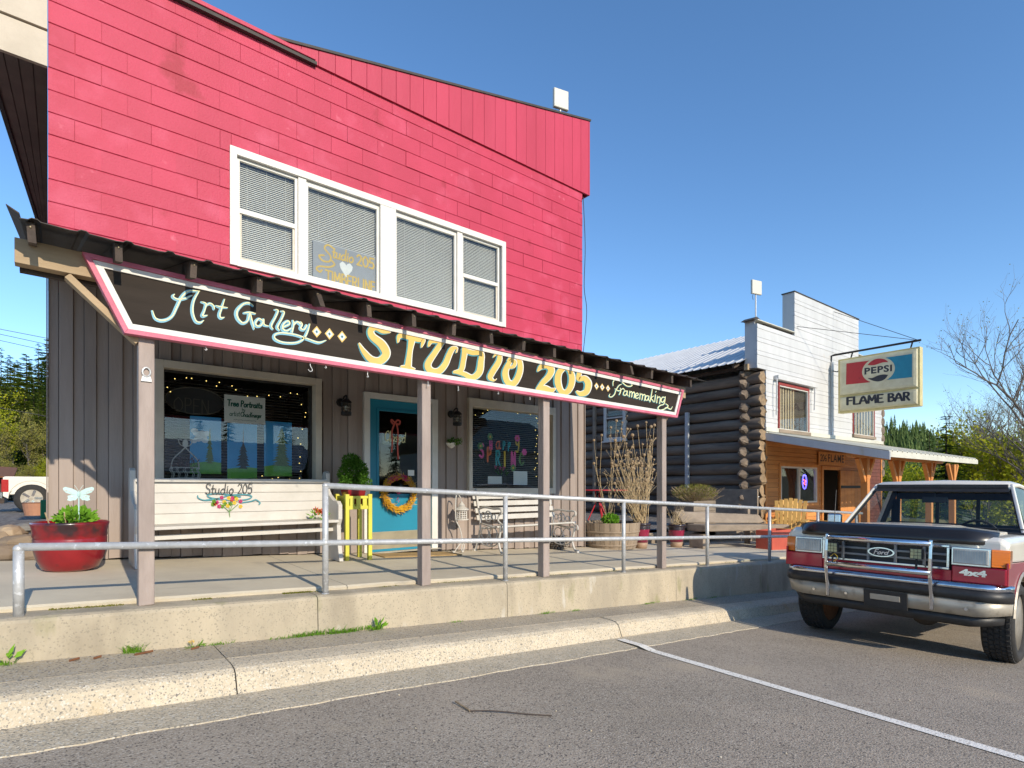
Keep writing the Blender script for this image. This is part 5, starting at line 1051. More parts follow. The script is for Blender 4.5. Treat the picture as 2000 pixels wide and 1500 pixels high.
c = P(1362, 965, 7.1); t = thing('clipped_shrub', 'flat-topped yellow-brown spring shrub in the timber box planter', 'shrub', ((x0+x1)/2, 7.15, zz-.05)); m = MB(); wd_ = (sx(1400,7.1)-sx(1325,7.1))/2
for _ in range(420):
    p = Vector(((x0+x1)/2+R.uniform(-.15,.15), 7.15+R.uniform(-.12,.12), zz-.05)); e = Vector((c.x+R.uniform(-.85,.85)*wd_, 7.15+R.uniform(-.35,.35), c.z+R.uniform(-.08,.17))); m.tube([p, p*.4+e*.6+Vector((0,0,-.06)), e], .0035, 3)
m.build('twigs', 'straw_dark', t); m = MB(); leaves(m, (c.x,7.15,c.z+.02), wd_*.9, .36, .19, 2600, .05, .012, .7); m.build('foliage', 'shrub_dry', t, fix=False)
# ---------------------------------------------------------------- log-walled bar with a white false front
FO = P(1495, 900, 7.0); FYA = -rad(1.74); fc, fs_ = math.cos(FYA), math.sin(FYA)
def FW(x, y, z): return Vector((FO.x+x*fc-y*fs_, FO.y+x*fs_+y*fc, z))
def PF(px, py, yl):
    dx, dy, dz = ray(px, py); n = Vector((-fs_, fc)); o = Vector((FO.x, FO.y)); t = (o.dot(n)+yl)/(dx*n.x+dy*n.y); w = Vector((dx*t-FO.x, dy*t-FO.y)); return Vector((w.x*fc+w.y*fs_, yl, HC+dz*t))
def PFx(px, py, xl):
    dx, dy, dz = ray(px, py); n = Vector((fc, fs_)); o = Vector((FO.x, FO.y)); t = (o.dot(n)+xl)/(dx*n.x+dy*n.y); w = Vector((dx*t-FO.x, dy*t-FO.y)); return Vector((xl, -w.x*fs_+w.y*fc, HC+dz*t))
def fb(m, x0, y0, z0, x1, y1, z1): return m.hexa([FW(*p) for p in ((x0,y0,z0),(x1,y0,z0),(x1,y1,z0),(x0,y1,z0),(x0,y0,z1),(x1,y0,z1),(x1,y1,z1),(x0,y1,z1))])
def fbox(name, mat, par, *a, bev=0): return fb(MB(), *a).build(name, mat, par, bev)
fg = slab(FO.x, FO.y)-.1
fl_ = thing('log_bar_building', 'log-walled bar with stepped white false front and orange wood ground floor', 'building', FW(3.6, 3, fg))
xl = PF(1478,650,0).x; xr = PF(1722,800,0).x; zsh = PF(1478,625,0).z; ztp = PF(1551,570,0).z; xa = PF(1551,600,0).x; xb = PF(1676,640,0).x; zbt = PF(1493,850,0).z; zlo = PF(1478,717,0).z
# structure behind
fbox('wall_core', 'dark_wood', fl_, .02, .06, zbt, xr-.02, .16, zsh-.02); fbox('wall_core', 'dark_wood', fl_, xa+.02, .06, zsh-.02, xb-.02, .2, ztp-.03)
wins = [(PF(1518,790,0).x, PF(1578,790,0).x, PF(1518,838,0).z, PF(1518,746,0).z), (PF(1664,830,0).x, PF(1706,830,0).x, PF(1664,848,0).z, PF(1664,770,0).z)]
z = zbt; k = 0
while z < ztp-.02:
    z1 = min(z+(.22 if k % 2 else .115), ztp); lft = 0.0 if z < zlo-.05 else xl; iv = [(lft, xr)]
    if z >= zsh-.08: iv = [(xa, xb)]
    for a, b, c, d in wins:
        if z < d-.02 and z1 > c+.02: iv = [q for (u, v) in iv for q in ((u, min(v, a)), (max(u, b), v)) if q[1]-q[0] > .03]
    for a, b in iv:
        m = MB(); lip = .012 if k % 2 else .004; m.loft([[FW(a,-.012,z+.002),FW(b,-.012,z+.002),FW(b,-.008-lip*.3,z1-.003),FW(a,-.008-lip*.3,z1-.003)],[FW(a,.055,z+.002),FW(b,.055,z+.002),FW(b,.055,z1-.003),FW(a,.055,z1-.003)]]) if k % 2 else m.loft([[FW(a,-.02,z+.002),FW(b,-.02,z+.002),FW(b,-.008,z1-.003),FW(a,-.008,z1-.003)],[FW(a,.055,z+.002),FW(b,.055,z+.002),FW(b,.055,z1-.003),FW(a,.055,z1-.003)]])
        m.build('siding_board', 'siding_white', fl_)
    z = z1; k += 1
fbox('false_front_return', 'siding_white', fl_, xl, .056, zlo, xl+.02, .32, zsh); fbox('false_front_return', 'siding_white', fl_, xa, .056, zsh, xa+.02, .32, ztp); fbox('false_front_return', 'siding_white', fl_, xb-.02, .056, zsh, xb, .32, ztp)
fbox('false_front_back', 'siding_white', fl_, xa+.021, .24, zsh-.4, xb-.021, .26, ztp-.02); fbox('false_front_back', 'siding_white', fl_, xl+.021, .24, zlo, xr, .26, zsh-.02)
fbox('cap_strip', 'dark_metal_roof', fl_, xa-.03, -.03, ztp, xb+.03, .34, ztp+.025); fbox('cap_strip', 'roof_cream', fl_, xl, -.03, zsh, xa-.002, .34, zsh+.02); fbox('cap_strip', 'roof_cream', fl_, xb+.002, -.03, zsh, xr, .34, zsh+.02)
m = MB(); m.loft([[FW(xl-.14,.02,zsh+.0),FW(xl+.05,.02,zsh+.1),FW(xl+.25,.02,zsh+.045)],[FW(xl-.14,.36,zsh+.0),FW(xl+.05,.36,zsh+.1),FW(xl+.25,.36,zsh+.045)]]); m.build('cap_flashing', 'dark_metal_roof', fl_)
# log side wall
r_ = .15; sp = .288; zt_ = PF(1470,724,0).z; nl = 15; xc = -.17
rim = MB()
for k in range(nl):
    z = zt_-.12-k*sp; m = MB(); ring = []; ys_ = [-.02,.12,.3,.5]+[.5+.45*q for q in range(1,21)]; rr = R.uniform(.88, 1.08)
    for y in ys_: wx2, wz2, r2 = R.uniform(-.012,.012), R.uniform(-.01,.01), rr*R.uniform(.96,1.04); ring.append([FW(xc+wx2+r_*r2*R.uniform(.96,1.03)*(1.12 if y < .2 else 1)*math.cos(j*.5236), y+R.uniform(-.05,.05)*(y < .1), z+wz2+r_*r2*R.uniform(.96,1.03)*math.sin(j*.5236)) for j in range(12)])
    m.loft(ring, cap=False); lg = m.build('log', 'log', fl_, smooth=True)
    m = MB(); m.poly([tuple(Vector(p)+Vector((0,.004,0))) for p in ring[0]]); m.build('cut_end', 'log_end', lg, fix=False)
    m = MB(); y = .42+R.uniform(-.03,.03); e0 = -.46+R.uniform(-.04,.03); dz_ = R.uniform(-.05,.05); ring = [[FW(x+R.uniform(-.02,.02), y+q*R.uniform(.8,1.1)*math.cos(j*.5236), z+sp/2+dz_*t_+q*R.uniform(.8,1.1)*math.sin(j*.5236)) for j in range(12)] for x, q, t_ in ((e0-.02,.03,1),(e0+.04,.08,1),(-.32,.135,.4),(.1,.15,0))]; m.loft(ring, cap=True); m.build('cross_log_end', 'log', fl_, smooth=False)
m = MB(); fb(m, xc+.03, .3, zt_-nl*sp-.2, xc+.12, 9.4, zt_); m.build('chinking', 'chink', fl_)
for px in (1162, 1288, 1343):
    q = PFx(px, 850, xc-r_); fbox('downspout' if px == 1343 else 'batten_strip', 'galvanised' if px == 1343 else 'grey_timber', fl_, xc-r_-.06, q.y-.05, HC-.6, xc-r_+.02, q.y+.05, PFx(px,806 if px == 1343 else 780,xc-r_).z)
a, b = PFx(1222, 795, xc-r_), PFx(1180, 862, xc-r_); X_ = xc-r_-.03
def sidewin(y0, y1, z0, z1):
    m = MB(); w = .1
    for q in ((y0,z0,y0+w,z1),(y1-w,z0,y1,z1),(y0+w,z1-w,y1-w,z1),(y0+w,z0,y1-w,z0+w),(y0+w,(z0+z1)/2-.02,y1-w,(z0+z1)/2+.02)): fb(m, X_, q[0], q[1], X_+.12, q[2], q[3])
    w_ = m.build('window', 'white_trim', fl_, bev=.004); fbox('sill', 'white_trim', w_, X_-.05, y0-.05, z0-.05, X_+.05, y1+.05, z0-.002); fbox('pane', 'glass', w_, X_+.05, y0+.09, z0+.09, X_+.055, y1-.09, z1-.09); fbox('curtain', 'dark_room', w_, X_+.1, y0+.05, z0+.05, X_+.11, y1-.05, z1-.05)
sidewin(a.y, b.y, b.z, PFx(1200, 790, xc-r_).z+.3)
for q in (((1395,955),(1480,1000)),):           # boards leaning on the foot of the logs
    a, b = PFx(q[0][0], q[0][1], xc-r_-.1), PFx(q[1][0], q[1][1], xc-r_-.1); m = MB(); fb(m, xc-r_-.12, min(a.y,b.y), slab(FO.x,FO.y)-.1, xc-r_-.06, max(a.y,b.y), a.z); tag(m.build('leaning_board', 'grey_timber', None, bev=.005), 'wide weathered board leaning on the foot of the log wall', 'board')
# gable roof of ribbed metal
zE = PF(1463, 702, -.0).z-.02; xm = xr/2; zR = zE+(xm+.75)*.42
prof = []; y = .27
while y < 10.2: prof += [(y,0),(y+.09,0),(y+.11,.02),(y+.14,.02),(y+.16,0)]; y += .25
for s, nm in ((0, 'roof_sheet'), (1, 'roof_sheet')):
    m = MB(); xe = -.75 if s == 0 else 2*xm+.75; A = [FW(xe, y, zE+h) for y, h in prof]; B = [FW(xm, y, zR+h) for y, h in prof]; m.loft([A, B], cap=False, closed=False); m.loft([[q+Vector((0,0,.006)) for q in A], [q+Vector((0,0,.006)) for q in B]], cap=False, closed=False); m.build(nm, 'roof_metal', fl_, fix=False)
for k in range(6):
    y = .5+1.7*k; m = MB(); m.beam(FW(-.68,y,zE-.06), FW(xm,y,zR-.07), .05, .1); m.build('rafter', 'dark_wood', fl_)
fbox('rafter_tail', 'raw_wood', fl_, -.5, .2, zE-.16, -.38, .30, zE-.01); fbox('eave_board', 'dark_wood', fl_, -.42, .3, zE-.12, -.36, 9.8, zE-.03); fbox('gable_core', 'dark_wood', fl_, 0, 9.2, fg, xr, 9.4, zE)
fbox('log_wall_far', 'log', fl_, xr-.1, .3, fg, xr, 9.2, zE)
m = MB()
for k in range(9): z = zt_-.12-k*sp; c = FW(xr+.08, -.0, z); m.lathe([(.13,-.03),(.15,0),(.15,.4)], c, 12, 'y')
m.build('far_log_ends', 'log', fl_)['kind'] = 'stuff'
# upper windows
for i, (a, b, c, d) in enumerate(wins):
    m = MB(); w = .05
    for q in ((a,c,a+w,d),(b-w,c,b,d),(a+w,d-w*1.6,b-w,d)): fb(m, q[0], -.045, q[1], q[2], .02, q[3])
    wn = m.build('window', 'deep_red', fl_, bev=.004); m = MB(); w2 = .025
    for q in ((a+w,c,a+w+w2,d-.08),(b-w-w2,c,b-w,d-.08),(a+w+w2,d-.08-w2,b-w-w2,d-.08),(a+w+w2,c,b-w-w2,c+w2)): fb(m, q[0], -.03, q[1], q[2], .03, q[3])
    m.build('sash', 'white_trim', wn); fbox('pane', 'glass', wn, a+.07, -.01, c+.02, b-.07, -.006, d-.1); fbox('sill', 'grey_timber', wn, a-.03, -.075, c-.09, b+.03, .02, c-.002); fbox('room_dark', 'dark_room', wn, a, .2, c, b, .21, d)
    m = MB(); n = 40; x0, x1 = a+.06, (b-.06 if i else a+.6*(b-a)); rows = [[FW(x0+(x1-x0)*j/n, .06+.018*math.sin(j*1.1), zz) for j in range(n+1)] for zz in (c+.02, d-.1)]; m.loft(rows, cap=False, closed=False); m.build('curtain', 'curtain', wn, smooth=True)
a, b, c, d = wins[0]; fbox('awning_case', 'siding_white', fl_, a-.22, -.15, d+.03, b+.3, -.025, d+.14, bev=.01)
for x, dz in ((a-.2, .9), (b+.2, .6)): m = MB(); m.tube(crom([FW(x,-.09,d+.08), FW(x-.05,-.12,d-.1), FW(x-.04,-.1,d-dz)], 4), .018, 6); m.build('awning_arm', 'galvanised', fl_)
# orange boarded ground floor
zg = slab(FO.x, FO.y)-.3; zc = zbt-.02
lowin = (PF(1524,950,0).x, PF(1595,950,0).x, PF(1527,984,0).z, PF(1527,910,0).z); dr = (PF(1607,950,0).x, PF(1642,950,0).x, -9, PF(1607,917,0).z)
fbox('wall_core', 'dark_wood', fl_, 0, .07, zg, lowin[0], .1, zc); fbox('wall_core', 'dark_wood', fl_, lowin[0], .07, zg, lowin[1], .1, lowin[2]); fbox('wall_core', 'dark_wood', fl_, lowin[0], .07, lowin[3], lowin[1], .1, zc); fbox('wall_core', 'dark_wood', fl_, lowin[1], .07, zg, dr[0], .1, zc); fbox('wall_core', 'dark_wood', fl_, dr[1], .07, zg, xr, .1, zc)
z = zg
while z < zc-.02:
    z1 = min(z+.118, zc); iv = [(0.0, xr)]
    for a, b, c, d in (lowin, dr):
        if z < d and z1 > c: iv = [q for (u, v) in iv for q in ((u, min(v, a)), (max(u, b), v)) if q[1]-q[0] > .03]
    for a, b in iv:
        if a < dr[1]: b_ = min(b, PF(1683,950,0).x)
        else: b_ = PF(1683,950,0).x
        if b_ > a: m = MB(); m.loft([[FW(a,0,z+.003),FW(b_,0,z+.003),FW(b_,.004,z1-.004),FW(a,.004,z1-.004)],[FW(a,.069,z+.003),FW(b_,.069,z+.003),FW(b_,.069,z1-.004),FW(a,.069,z1-.004)]]); m.build('wall_board', 'orange_wood', fl_)
        if b > PF(1683,950,0).x: m = MB(); m.loft([[FW(b_+.004,0,z+.003),FW(b,0,z+.003),FW(b,.004,z1-.004),FW(b_+.004,.004,z1-.004)],[FW(b_+.004,.069,z+.003),FW(b,.069,z+.003),FW(b,.069,z1-.004),FW(b_+.004,.069,z1-.004)]]); m.build('wall_board', 'red_shiplap', fl_)
    z = z1
fbox('corner_trim', 'orange_post', fl_, -.02, -.02, zg, .06, -.002, zc); fbox('corner_trim', 'orange_post', fl_, xr-.1, -.02, zg, xr, -.002, zc)
def ftrim(nm, mat, par, a, b, c, d, w, y0, y1, bot=True):
    m = MB(); fb(m, a, y0, c, a+w, y1, d); fb(m, b-w, y0, c, b, y1, d); fb(m, a+w, y0, d-w, b-w, y1, d)
    if bot: fb(m, a+w, y0, c, b-w, y1, c+w)
    return m.build(nm, mat, par, bev=.003)
a, b, c, d = lowin; wn = ftrim('window', 'orange_post', fl_, a-.08, b+.08, c-.08, d+.08, .085, -.025, -.002); ftrim('sash', 'white_trim', wn, a+.004, b-.004, c+.004, d-.004, .045, -.02, .06); xm_ = (a+b)/2; fbox('sash', 'white_trim', wn, xm_-.03, -.018, c+.05, xm_+.03, .05, d-.05); fbox('pane', 'glass', wn, a+.04, .02, c+.04, b-.04, .025, d-.04); fbox('room_dark', 'dark_room', wn, a-.3, 1.5, c-.5, b+.3, 1.52, d+.2); fbox('back_window', 'window_glow', wn, a+.35, 1.45, c+.1, a+.8, 1.49, c+.62); fbox('back_window', 'window_glow', wn, xm_+.3, 1.45, c+.05, xm_+.55, 1.49, c+.8)  # back windows are flat panels that glow by emission, not lamps
q = PF(1575, 941, .05); nm_ = MB(); nm_.tube([FW(q.x+.12*math.cos(j*.5236), .1, q.z+.2*math.sin(j*.5236)) for j in range(12)], .016, 6, closed=True); t = thing('neon_sign', 'small oval lit blue and red neon sign in the bar window', 'neon sign', FW(q.x,.1,q.z-.2)); nm_.build('outer_tube', 'neon_blue', t); nm_ = MB(); nm_.tube(crom([FW(q.x-.05,.1,q.z+.06), FW(q.x+.05,.1,q.z+.02), FW(q.x-.04,.1,q.z-.04), FW(q.x+.05,.1,q.z-.08)], 4), .014, 6); nm_.build('inner_tube', 'neon_red', t)
a, b, _, d = dr; ftrim('door_frame', 'orange_post', fl_, a-.1, b+.1, zg, d+.1, .1, -.03, .1, False); fbox('room_dark', 'dark_room', fl_, a-.5, 1.6, zg, b+.5, 1.62, d+.3); fbox('room_dark', 'dark_room', fl_, a-.02, .1, zg, a, 1.6, d+.2); fbox('room_dark', 'dark_room', fl_, b, .1, zg, b+.02, 1.6, d+.2); fbox('room_dark', 'dark_room', fl_, a, .1, d+.05, b, 1.6, d+.1)
# open plank door folded back against the wall
x0, x1 = PF(1641,950,-.06).x, PF(1681,950,-.06).x; n = 6; w = (x1-x0)/n; dl = MB(); fb(dl, x0, -.045, zg+.1, x1, -.035, d); dl = dl.build('open_door', 'red_shiplap', fl_)
for k in range(n): fbox('plank', 'orange_wood', dl, x0+k*w+.003, -.075, zg+.12, x0+(k+1)*w-.003, -.046, d-.01, bev=.003)
fbox('hinge_strap', 'black_iron', dl, x0+.02, -.085, d-.55, x1, -.076, d-.47); fbox('hinge_strap', 'black_iron', dl, x0+.02, -.085, zg+.4, x1, -.076, zg+.48)
# name board 206 FLAME
a, b = PF(1599, 905, -.05), PF(1650, 884, -.05); zz0, zz1 = PF(1600, 908, -.05).z, PF(1600, 882, -.05).z
t = thing('name_board', 'wooden board lettered 206 FLAME over the bar door', 'sign', FW(a.x, -.05, zz0)); fb(MB(), a.x, -.06, zz0, b.x, -.031, zz1).build('board', 'orange_post', t, bev=.006)
wd2 = b.x-a.x; f2 = lambda u, v: FW(a.x+.33*wd2+u, -.0625, zz0+.1+v); fonttext('lettering', 'FLAME', .32, 'sign_ink', t, f2, .004, .62*wd2, 1.08); m = MB(); write(m, '206', .04*wd2, .12, .18, .028, lambda u, v: FW(a.x+u, -.0625, zz0+v), .24*wd2/wlen('206',.18)); m.build('lettering', 'sign_ink', t, fix=False)
# porch roof of the bar
ey = -2.75; zw = PF(1495, 845, 0).z; ze = PF(1735, 880, ey).z; ex1 = PF(1905, 905, ey).x
m = MB(); prof = [(-.06,0)]; x = .1
while x < ex1: prof += [(x,0),(x+.02,.03),(x+.06,.03),(x+.08,0)]; x += .3
prof.append((ex1, 0)); A = [FW(x, ey-.04, ze+h) for x, h in prof]; B = [FW(x, -.02, zw+h) for x, h in prof]; m.loft([A,B], cap=False, closed=False); m.loft([[q-Vector((0,0,.02)) for q in A], [q-Vector((0,0,.02)) for q in B]], cap=False, closed=False); m.loft([A, [q-Vector((0,0,.02)) for q in A]], cap=False, closed=False)
pr_ = thing('bar_porch', 'timber porch with cream metal roof and braced posts before the bar', 'porch', FW(3.6, -1.9, slab(FO.x+3.6, 5))); m.build('roof_sheet', 'roof_cream', pr_, fix=False)
m = MB(); m.loft([[FW(-.07,ey-.06,ze-.2),FW(-.03,ey-.06,ze-.2),FW(-.03,ey-.06,ze-.02),FW(-.07,ey-.06,ze-.02)],[FW(-.07,-.03,zw-.2),FW(-.03,-.03,zw-.2),FW(-.03,-.03,zw-.02),FW(-.07,-.03,zw-.02)]]); m.build('rake_board', 'siding_white', pr_, bev=.004); fbox('fascia', 'roof_cream', pr_, -.02, ey-.06, ze-.14, ex1, ey-.03, ze-.022)
fbox('flashing', 'roof_cream', pr_, -.06, -.06, zw+.035, xr, -.022, zw+.14)
by = -1.95; zbm = ze+(zw-ze)*(by-ey)/(-ey)-.08
fbox('beam', 'orange_post', pr_, .05, by-.06, zbm-.2, ex1-.1, by+.06, zbm)
for x in (-.0+.1, 1.2, 2.4, 3.6, 4.8, 6, ex1-.3): m = MB(); m.beam(FW(x,ey+.02,ze-.075), FW(x,-.03,zw-.075), .045, .1); m.build('rafter', 'orange_post', pr_)
for px in (1690, 1752, 1815, 1860):
    x = PF(px, 930, by).x; g_ = slab(*FW(x,by,0)[:2]); fbox('post', 'orange_post', pr_, x-.075, by-.075, g_, x+.075, by+.075, zbm-.201, bev=.006)
    for s in (-1, 1): m = MB(); m.beam(FW(x+s*.07,by,zbm-.75), FW(x+s*.45,by,zbm-.2), .09, .1); m.build('brace', 'orange_post', pr_, bev=.004)
# low picket front behind the chairs
for k in range(9): x = .1+.17*k; fbox('baluster', 'orange_post', fl_, x, -.35, zg+.2, x+.08, -.32, PF(1500, 1000, -.3).z)
fbox('baluster_rail', 'orange_post', fl_, .02, -.31, PF(1500,1004,-.3).z-.1, 1.65, -.27, PF(1500,1004,-.3).z)
# ---------------------------------------------------------------- projecting lightbox sign
xp = PF(1622, 700, 0).x; th = .11
q1, q2, q3, q4 = PFx(1640,702,xp), PFx(1800,679,xp), PFx(1797,795,xp), PFx(1638,807,xp)
ps = thing('lightbox_sign', 'faded cream lightbox sign with soft drink logo above bar name, hung from iron arm', 'sign', FW(xp, q1.y, q4.z))
y0, y1 = q2.y, q1.y; zt1, zb1 = (q1.z+q2.z)/2, (q4.z+q3.z)/2; zmid = zb1+(zt1-zb1)*.305
fbox('case', 'lampbox_edge', ps, xp-th, y0, zb1, xp+th, y1, zt1, bev=.012)
for s in (-1, 1):
    for c, d in ((zb1+.05, zmid-.025), (zmid+.025, zt1-.05)):
        m = MB(); a, b = y0+.05, y1-.05; xs0 = xp+s*(th+.0); rg = []
        for o_, i in ((0, 0), (.05, .02), (.065, .08)): rg.append([FW(xs0+s*o_, a+i, c+i), FW(xs0+s*o_, b-i, c+i), FW(xs0+s*o_, b-i, d-i), FW(xs0+s*o_, a+i, d-i)])
        m.loft(rg); m.build('face_panel', 'lampbox', ps)
fx = xp-th-.066
def LS(zx, zy, k=0): v = PFx(1600+zx/7.5, 640+zy/7.5, fx-.001-k*.0008); return FW(v.x, v.y, v.z)
def pp(nm, mat, pts, k=0): m = MB(); m.poly([LS(a, b, k) for a, b in pts]); return m.build(nm, mat, ps, fix=False)
pp('logo_field', 'pepsi_red', [(398,525),(745,480),(745,800),(392,835)]); pp('logo_field', 'pepsi_blue', [(980,437),(1362,383),(1358,725),(980,765)])
cx, cy, rx, ry = 868, 620, 240, 183
def el(a, k=1): return (cx+rx*k*math.cos(a), cy+ry*k*math.sin(a)-.12*(rx*k*math.cos(a)))
pp('logo_ring', 'lampbox', [el(j*.1309, 1.0) for j in range(48)], 1)
up_ = [(708,548),(740,510),(800,470),(870,452),(940,458),(985,478),(1012,505)]; lowc = crom([(1012,505),(940,508),(880,525),(800,550),(708,548)], 6)
pp('logo_swoosh', 'pepsi_red', crom(up_, 5)+lowc[1:-1], 2)
up_ = crom([(708,738),(780,735),(860,700),(940,685),(1010,690)], 6); lo_ = crom([(1010,690),(980,735),(930,772),(860,788),(790,778),(740,758),(708,738)], 6)
pp('logo_swoosh', 'pepsi_dark', up_+lo_[1:-1], 2)
AXO = (-1, 0, 0)
fonttext('lettering', 'PEPSI', 1, 'pepsi_dark', ps, lambda u, v: LS(662+u*405, 690-u*52-v/.73*95, 2), .035, 1.0, 1.1)
for i_, wd_t in enumerate(('FLAME', 'BAR')):
    x_ = (0, wlen('FLAME ', 1))[i_]; tot = wlen('FLAME BAR', 1)
    for ch in wd_t:
        m = MB(); write(m, ch, x_, 0, 1, .19, lambda u, v: LS(398+u/tot*935, 1130-u/tot*72-v*(105+10*u/tot), 1), n=4); m.build('letter', 'pepsi_dark', ps, fix=False); x_ += G[ch][1]
AXO = (0, -1, 0)
a, b = PFx(1621, 695, xp), PFx(1799, 664, xp); m = MB(); m.tube([FW(xp,0.0,a.z-.25), FW(xp,-.02,a.z-.02), FW(xp,-.1,a.z), FW(xp,b.y,b.z)], .03, 8); m.build('arm', 'black_iron', ps)
fbox('arm_bracket', 'galvanised', ps, xp-.05, -.07, a.z-.5, xp+.05, -.02, a.z-.2); m = MB(); m.tube(crom([FW(xp,-.05,a.z-.45), FW(xp,-.2,a.z-.5), FW(xp,y1-.05,a.z-.35), FW(xp,y1+.0,zt1-.1)], 5), .015, 6); m.build('conduit', 'black_iron', ps)
for y in (y1-.3, y0+.25): m = MB(); zz = a.z+(b.z-a.z)*(y/b.y); m.tube([FW(xp,y,zt1), FW(xp,y-.05,zz)], .02, 6); m.build('hanger', 'black_iron', ps)
for px, py, yl in ((1555,638,0), (1627,609,0)):
    q = PF(px, py, yl); m = MB(); m.tube([FW(xp, b.y+.05, b.z) if py < 700 else FW(q.x-1.5,-.03,q.z+2), FW(q.x, -.02, q.z)], .008, 5); m.build('guy_wire', 'wire', ps)
m = MB(); q = PF(1622,700,0); m.tube([FW(q.x,-.03,q.z-.4), FW(q.x+.01,-.03,zbt+.1)], .02, 6); m.build('conduit', 'galvanised', ps)
# ---------------------------------------------------------------- panel antennas
def antenna(top, h, w, pole, label, yaw):
    t = thing('panel_antenna', label, 'antenna', pole); m = MB(); m.tube([pole, Vector((pole[0],pole[1],top.z))], .018, 8); m.build('pole', 'galvanised', t); ca, sa = math.cos(yaw), math.sin(yaw); rg = []
    for d, i in ((-.05, .012), (-.042, 0), (.01, 0), (.02, .015)): rg.append([top+Vector((ca*u-sa*d, sa*u+ca*d, v)) for u, v in ((-w/2+i,-h/2+i),(w/2-i,-h/2+i),(w/2-i,h/2-i),(-w/2+i,h/2-i))])
    m = MB(); m.loft(rg); m.build('panel', 'antenna_white', t, bev=.006); m = MB(); q = top+Vector((-.06*ca,-.06*sa+.03,-h/2)); m.tube(crom([q, q+Vector((-.02,0,-.06)), q+Vector((.05,.02,-.12))], 4), .006, 5); m.build('cable', 'wire', t)
c = P(1094, 196, WF+.25); antenna(c, .32, .28, Vector((c.x, c.y, ptop(c.x)+.03)), 'square white panel antenna on the red parapet', -.25)
q = PF(1476, 562, .3); c = FW(q.x, .3, q.z); antenna(c, .36, .34, Vector((c.x, c.y, zsh+.02)), 'square white panel antenna on tall pole above the log corner', -.25)
# ---------------------------------------------------------------- wooden armchairs and red box before the bar
def adirondack(loc, rz, label):
    t = thing('adirondack_chair', label, 'chair', loc, 'slatted wooden chairs before the bar', (0,0,rz), w=False)
    L = lambda m, *a: m.box(*a)
    for k in range(7):
        u = -.24+.08*k; h = .78-.35*abs(u)**1.2; m = MB(); m.hexa([(u-.035,.25,.28),(u+.035,.25,.28),(u+.035,.27,.28),(u-.035,.27,.28),(u*1.25-.04,.55,.28+h),(u*1.25+.04,.55,.28+h),(u*1.25+.04,.57,.27+h),(u*1.25-.04,.57,.27+h)]); m.build('back_slat', 'adirondack', t, bev=.004)
    for k in range(6): y = -.3+.09*k; m = MB(); m.hexa([(-.27,y,.40-.02*k),(.27,y,.40-.02*k),(.27,y+.08,.385-.02*k),(-.27,y+.08,.385-.02*k),(-.27,y,.42-.02*k),(.27,y,.42-.02*k),(.27,y+.08,.405-.02*k),(-.27,y+.08,.405-.02*k)]); m.build('seat_slat', 'adirondack', t)
    for s in (-1, 1):
        m = MB(); m.box(s*.33-.06, -.36, .56, s*.33+.06, .38, .585); m.build('armrest', 'adirondack', t, bev=.005); m = MB(); m.box(s*.30-.02, -.32, 0, s*.30+.02, -.23, .56); m.build('front_leg', 'adirondack', t); m = MB(); m.hexa([(s*.28-.015,.6,.0),(s*.28+.015,.6,.0),(s*.28+.015,.7,.0),(s*.28-.015,.7,.0),(s*.28-.015,-.3,.30),(s*.28+.015,-.3,.30),(s*.28+.015,-.3,.39),(s*.28-.015,-.3,.39)]); m.build('back_leg', 'adirondack', t)
    m = MB(); m.box(-.36, .36, .50, .36, .40, .56); m.build('back_rail', 'adirondack', t)
for px, rz, lab in ((1548, -1.25, 'yellow slatted wooden armchair turned sideways in front of bar window'), (1582, -.35, 'yellow slatted wooden armchair facing the street beside the bar door')):
    x = sx(px, 5.6); adirondack((x, 5.7, slab(x, 5.7)), rz, lab)
x0, x1 = sx(1508, 5.3), sx(1545, 5.3); g_ = slab(x0, 5.3); zt2 = P(1510, 1037, 5.3).z; t = thing('planter_box', 'low red painted planter box by the plank bench', 'planter', ((x0+x1)/2, 5.4, g_)); m = MB(); m.box(x0,5.3,g_-.03,x1,5.33,zt2); m.box(x0,5.6,g_-.03,x1,5.63,zt2); m.box(x0,5.331,g_-.03,x0+.03,5.599,zt2); m.box(x1-.03,5.331,g_-.03,x1,5.599,zt2); m.build('side_boards', 'red_box', t, bev=.004); m = MB(); m.box(x0+.031,5.332,g_,x1-.031,5.598,zt2-.05); m.build('soil', 'soil', t)
# ---------------------------------------------------------------- parked pickup, front facing up the street
TX, TYc = 6.40, 2.03; TG = road(7.2, 2.0)-road(7.2, 2.0)+road(TX, 2.0); pit = math.atan(.0748)
tk = thing('pickup_truck', 'parked red and white pickup with chrome grille guard and black hood deflector', 'pickup truck', (TX, TYc, TG+.004), rot=(0, pit, 0), w=False)
def tb(nm, mat, p=None, bev=.006, smooth=False):
    return lambda m: m.build(nm, mat, p or tk, bev, smooth)
HW = .97
def ring(u, pts): return [(u, v, z) for v, z in pts]
def sym(half): return half+[(-v, z) for v, z in half[::-1]]
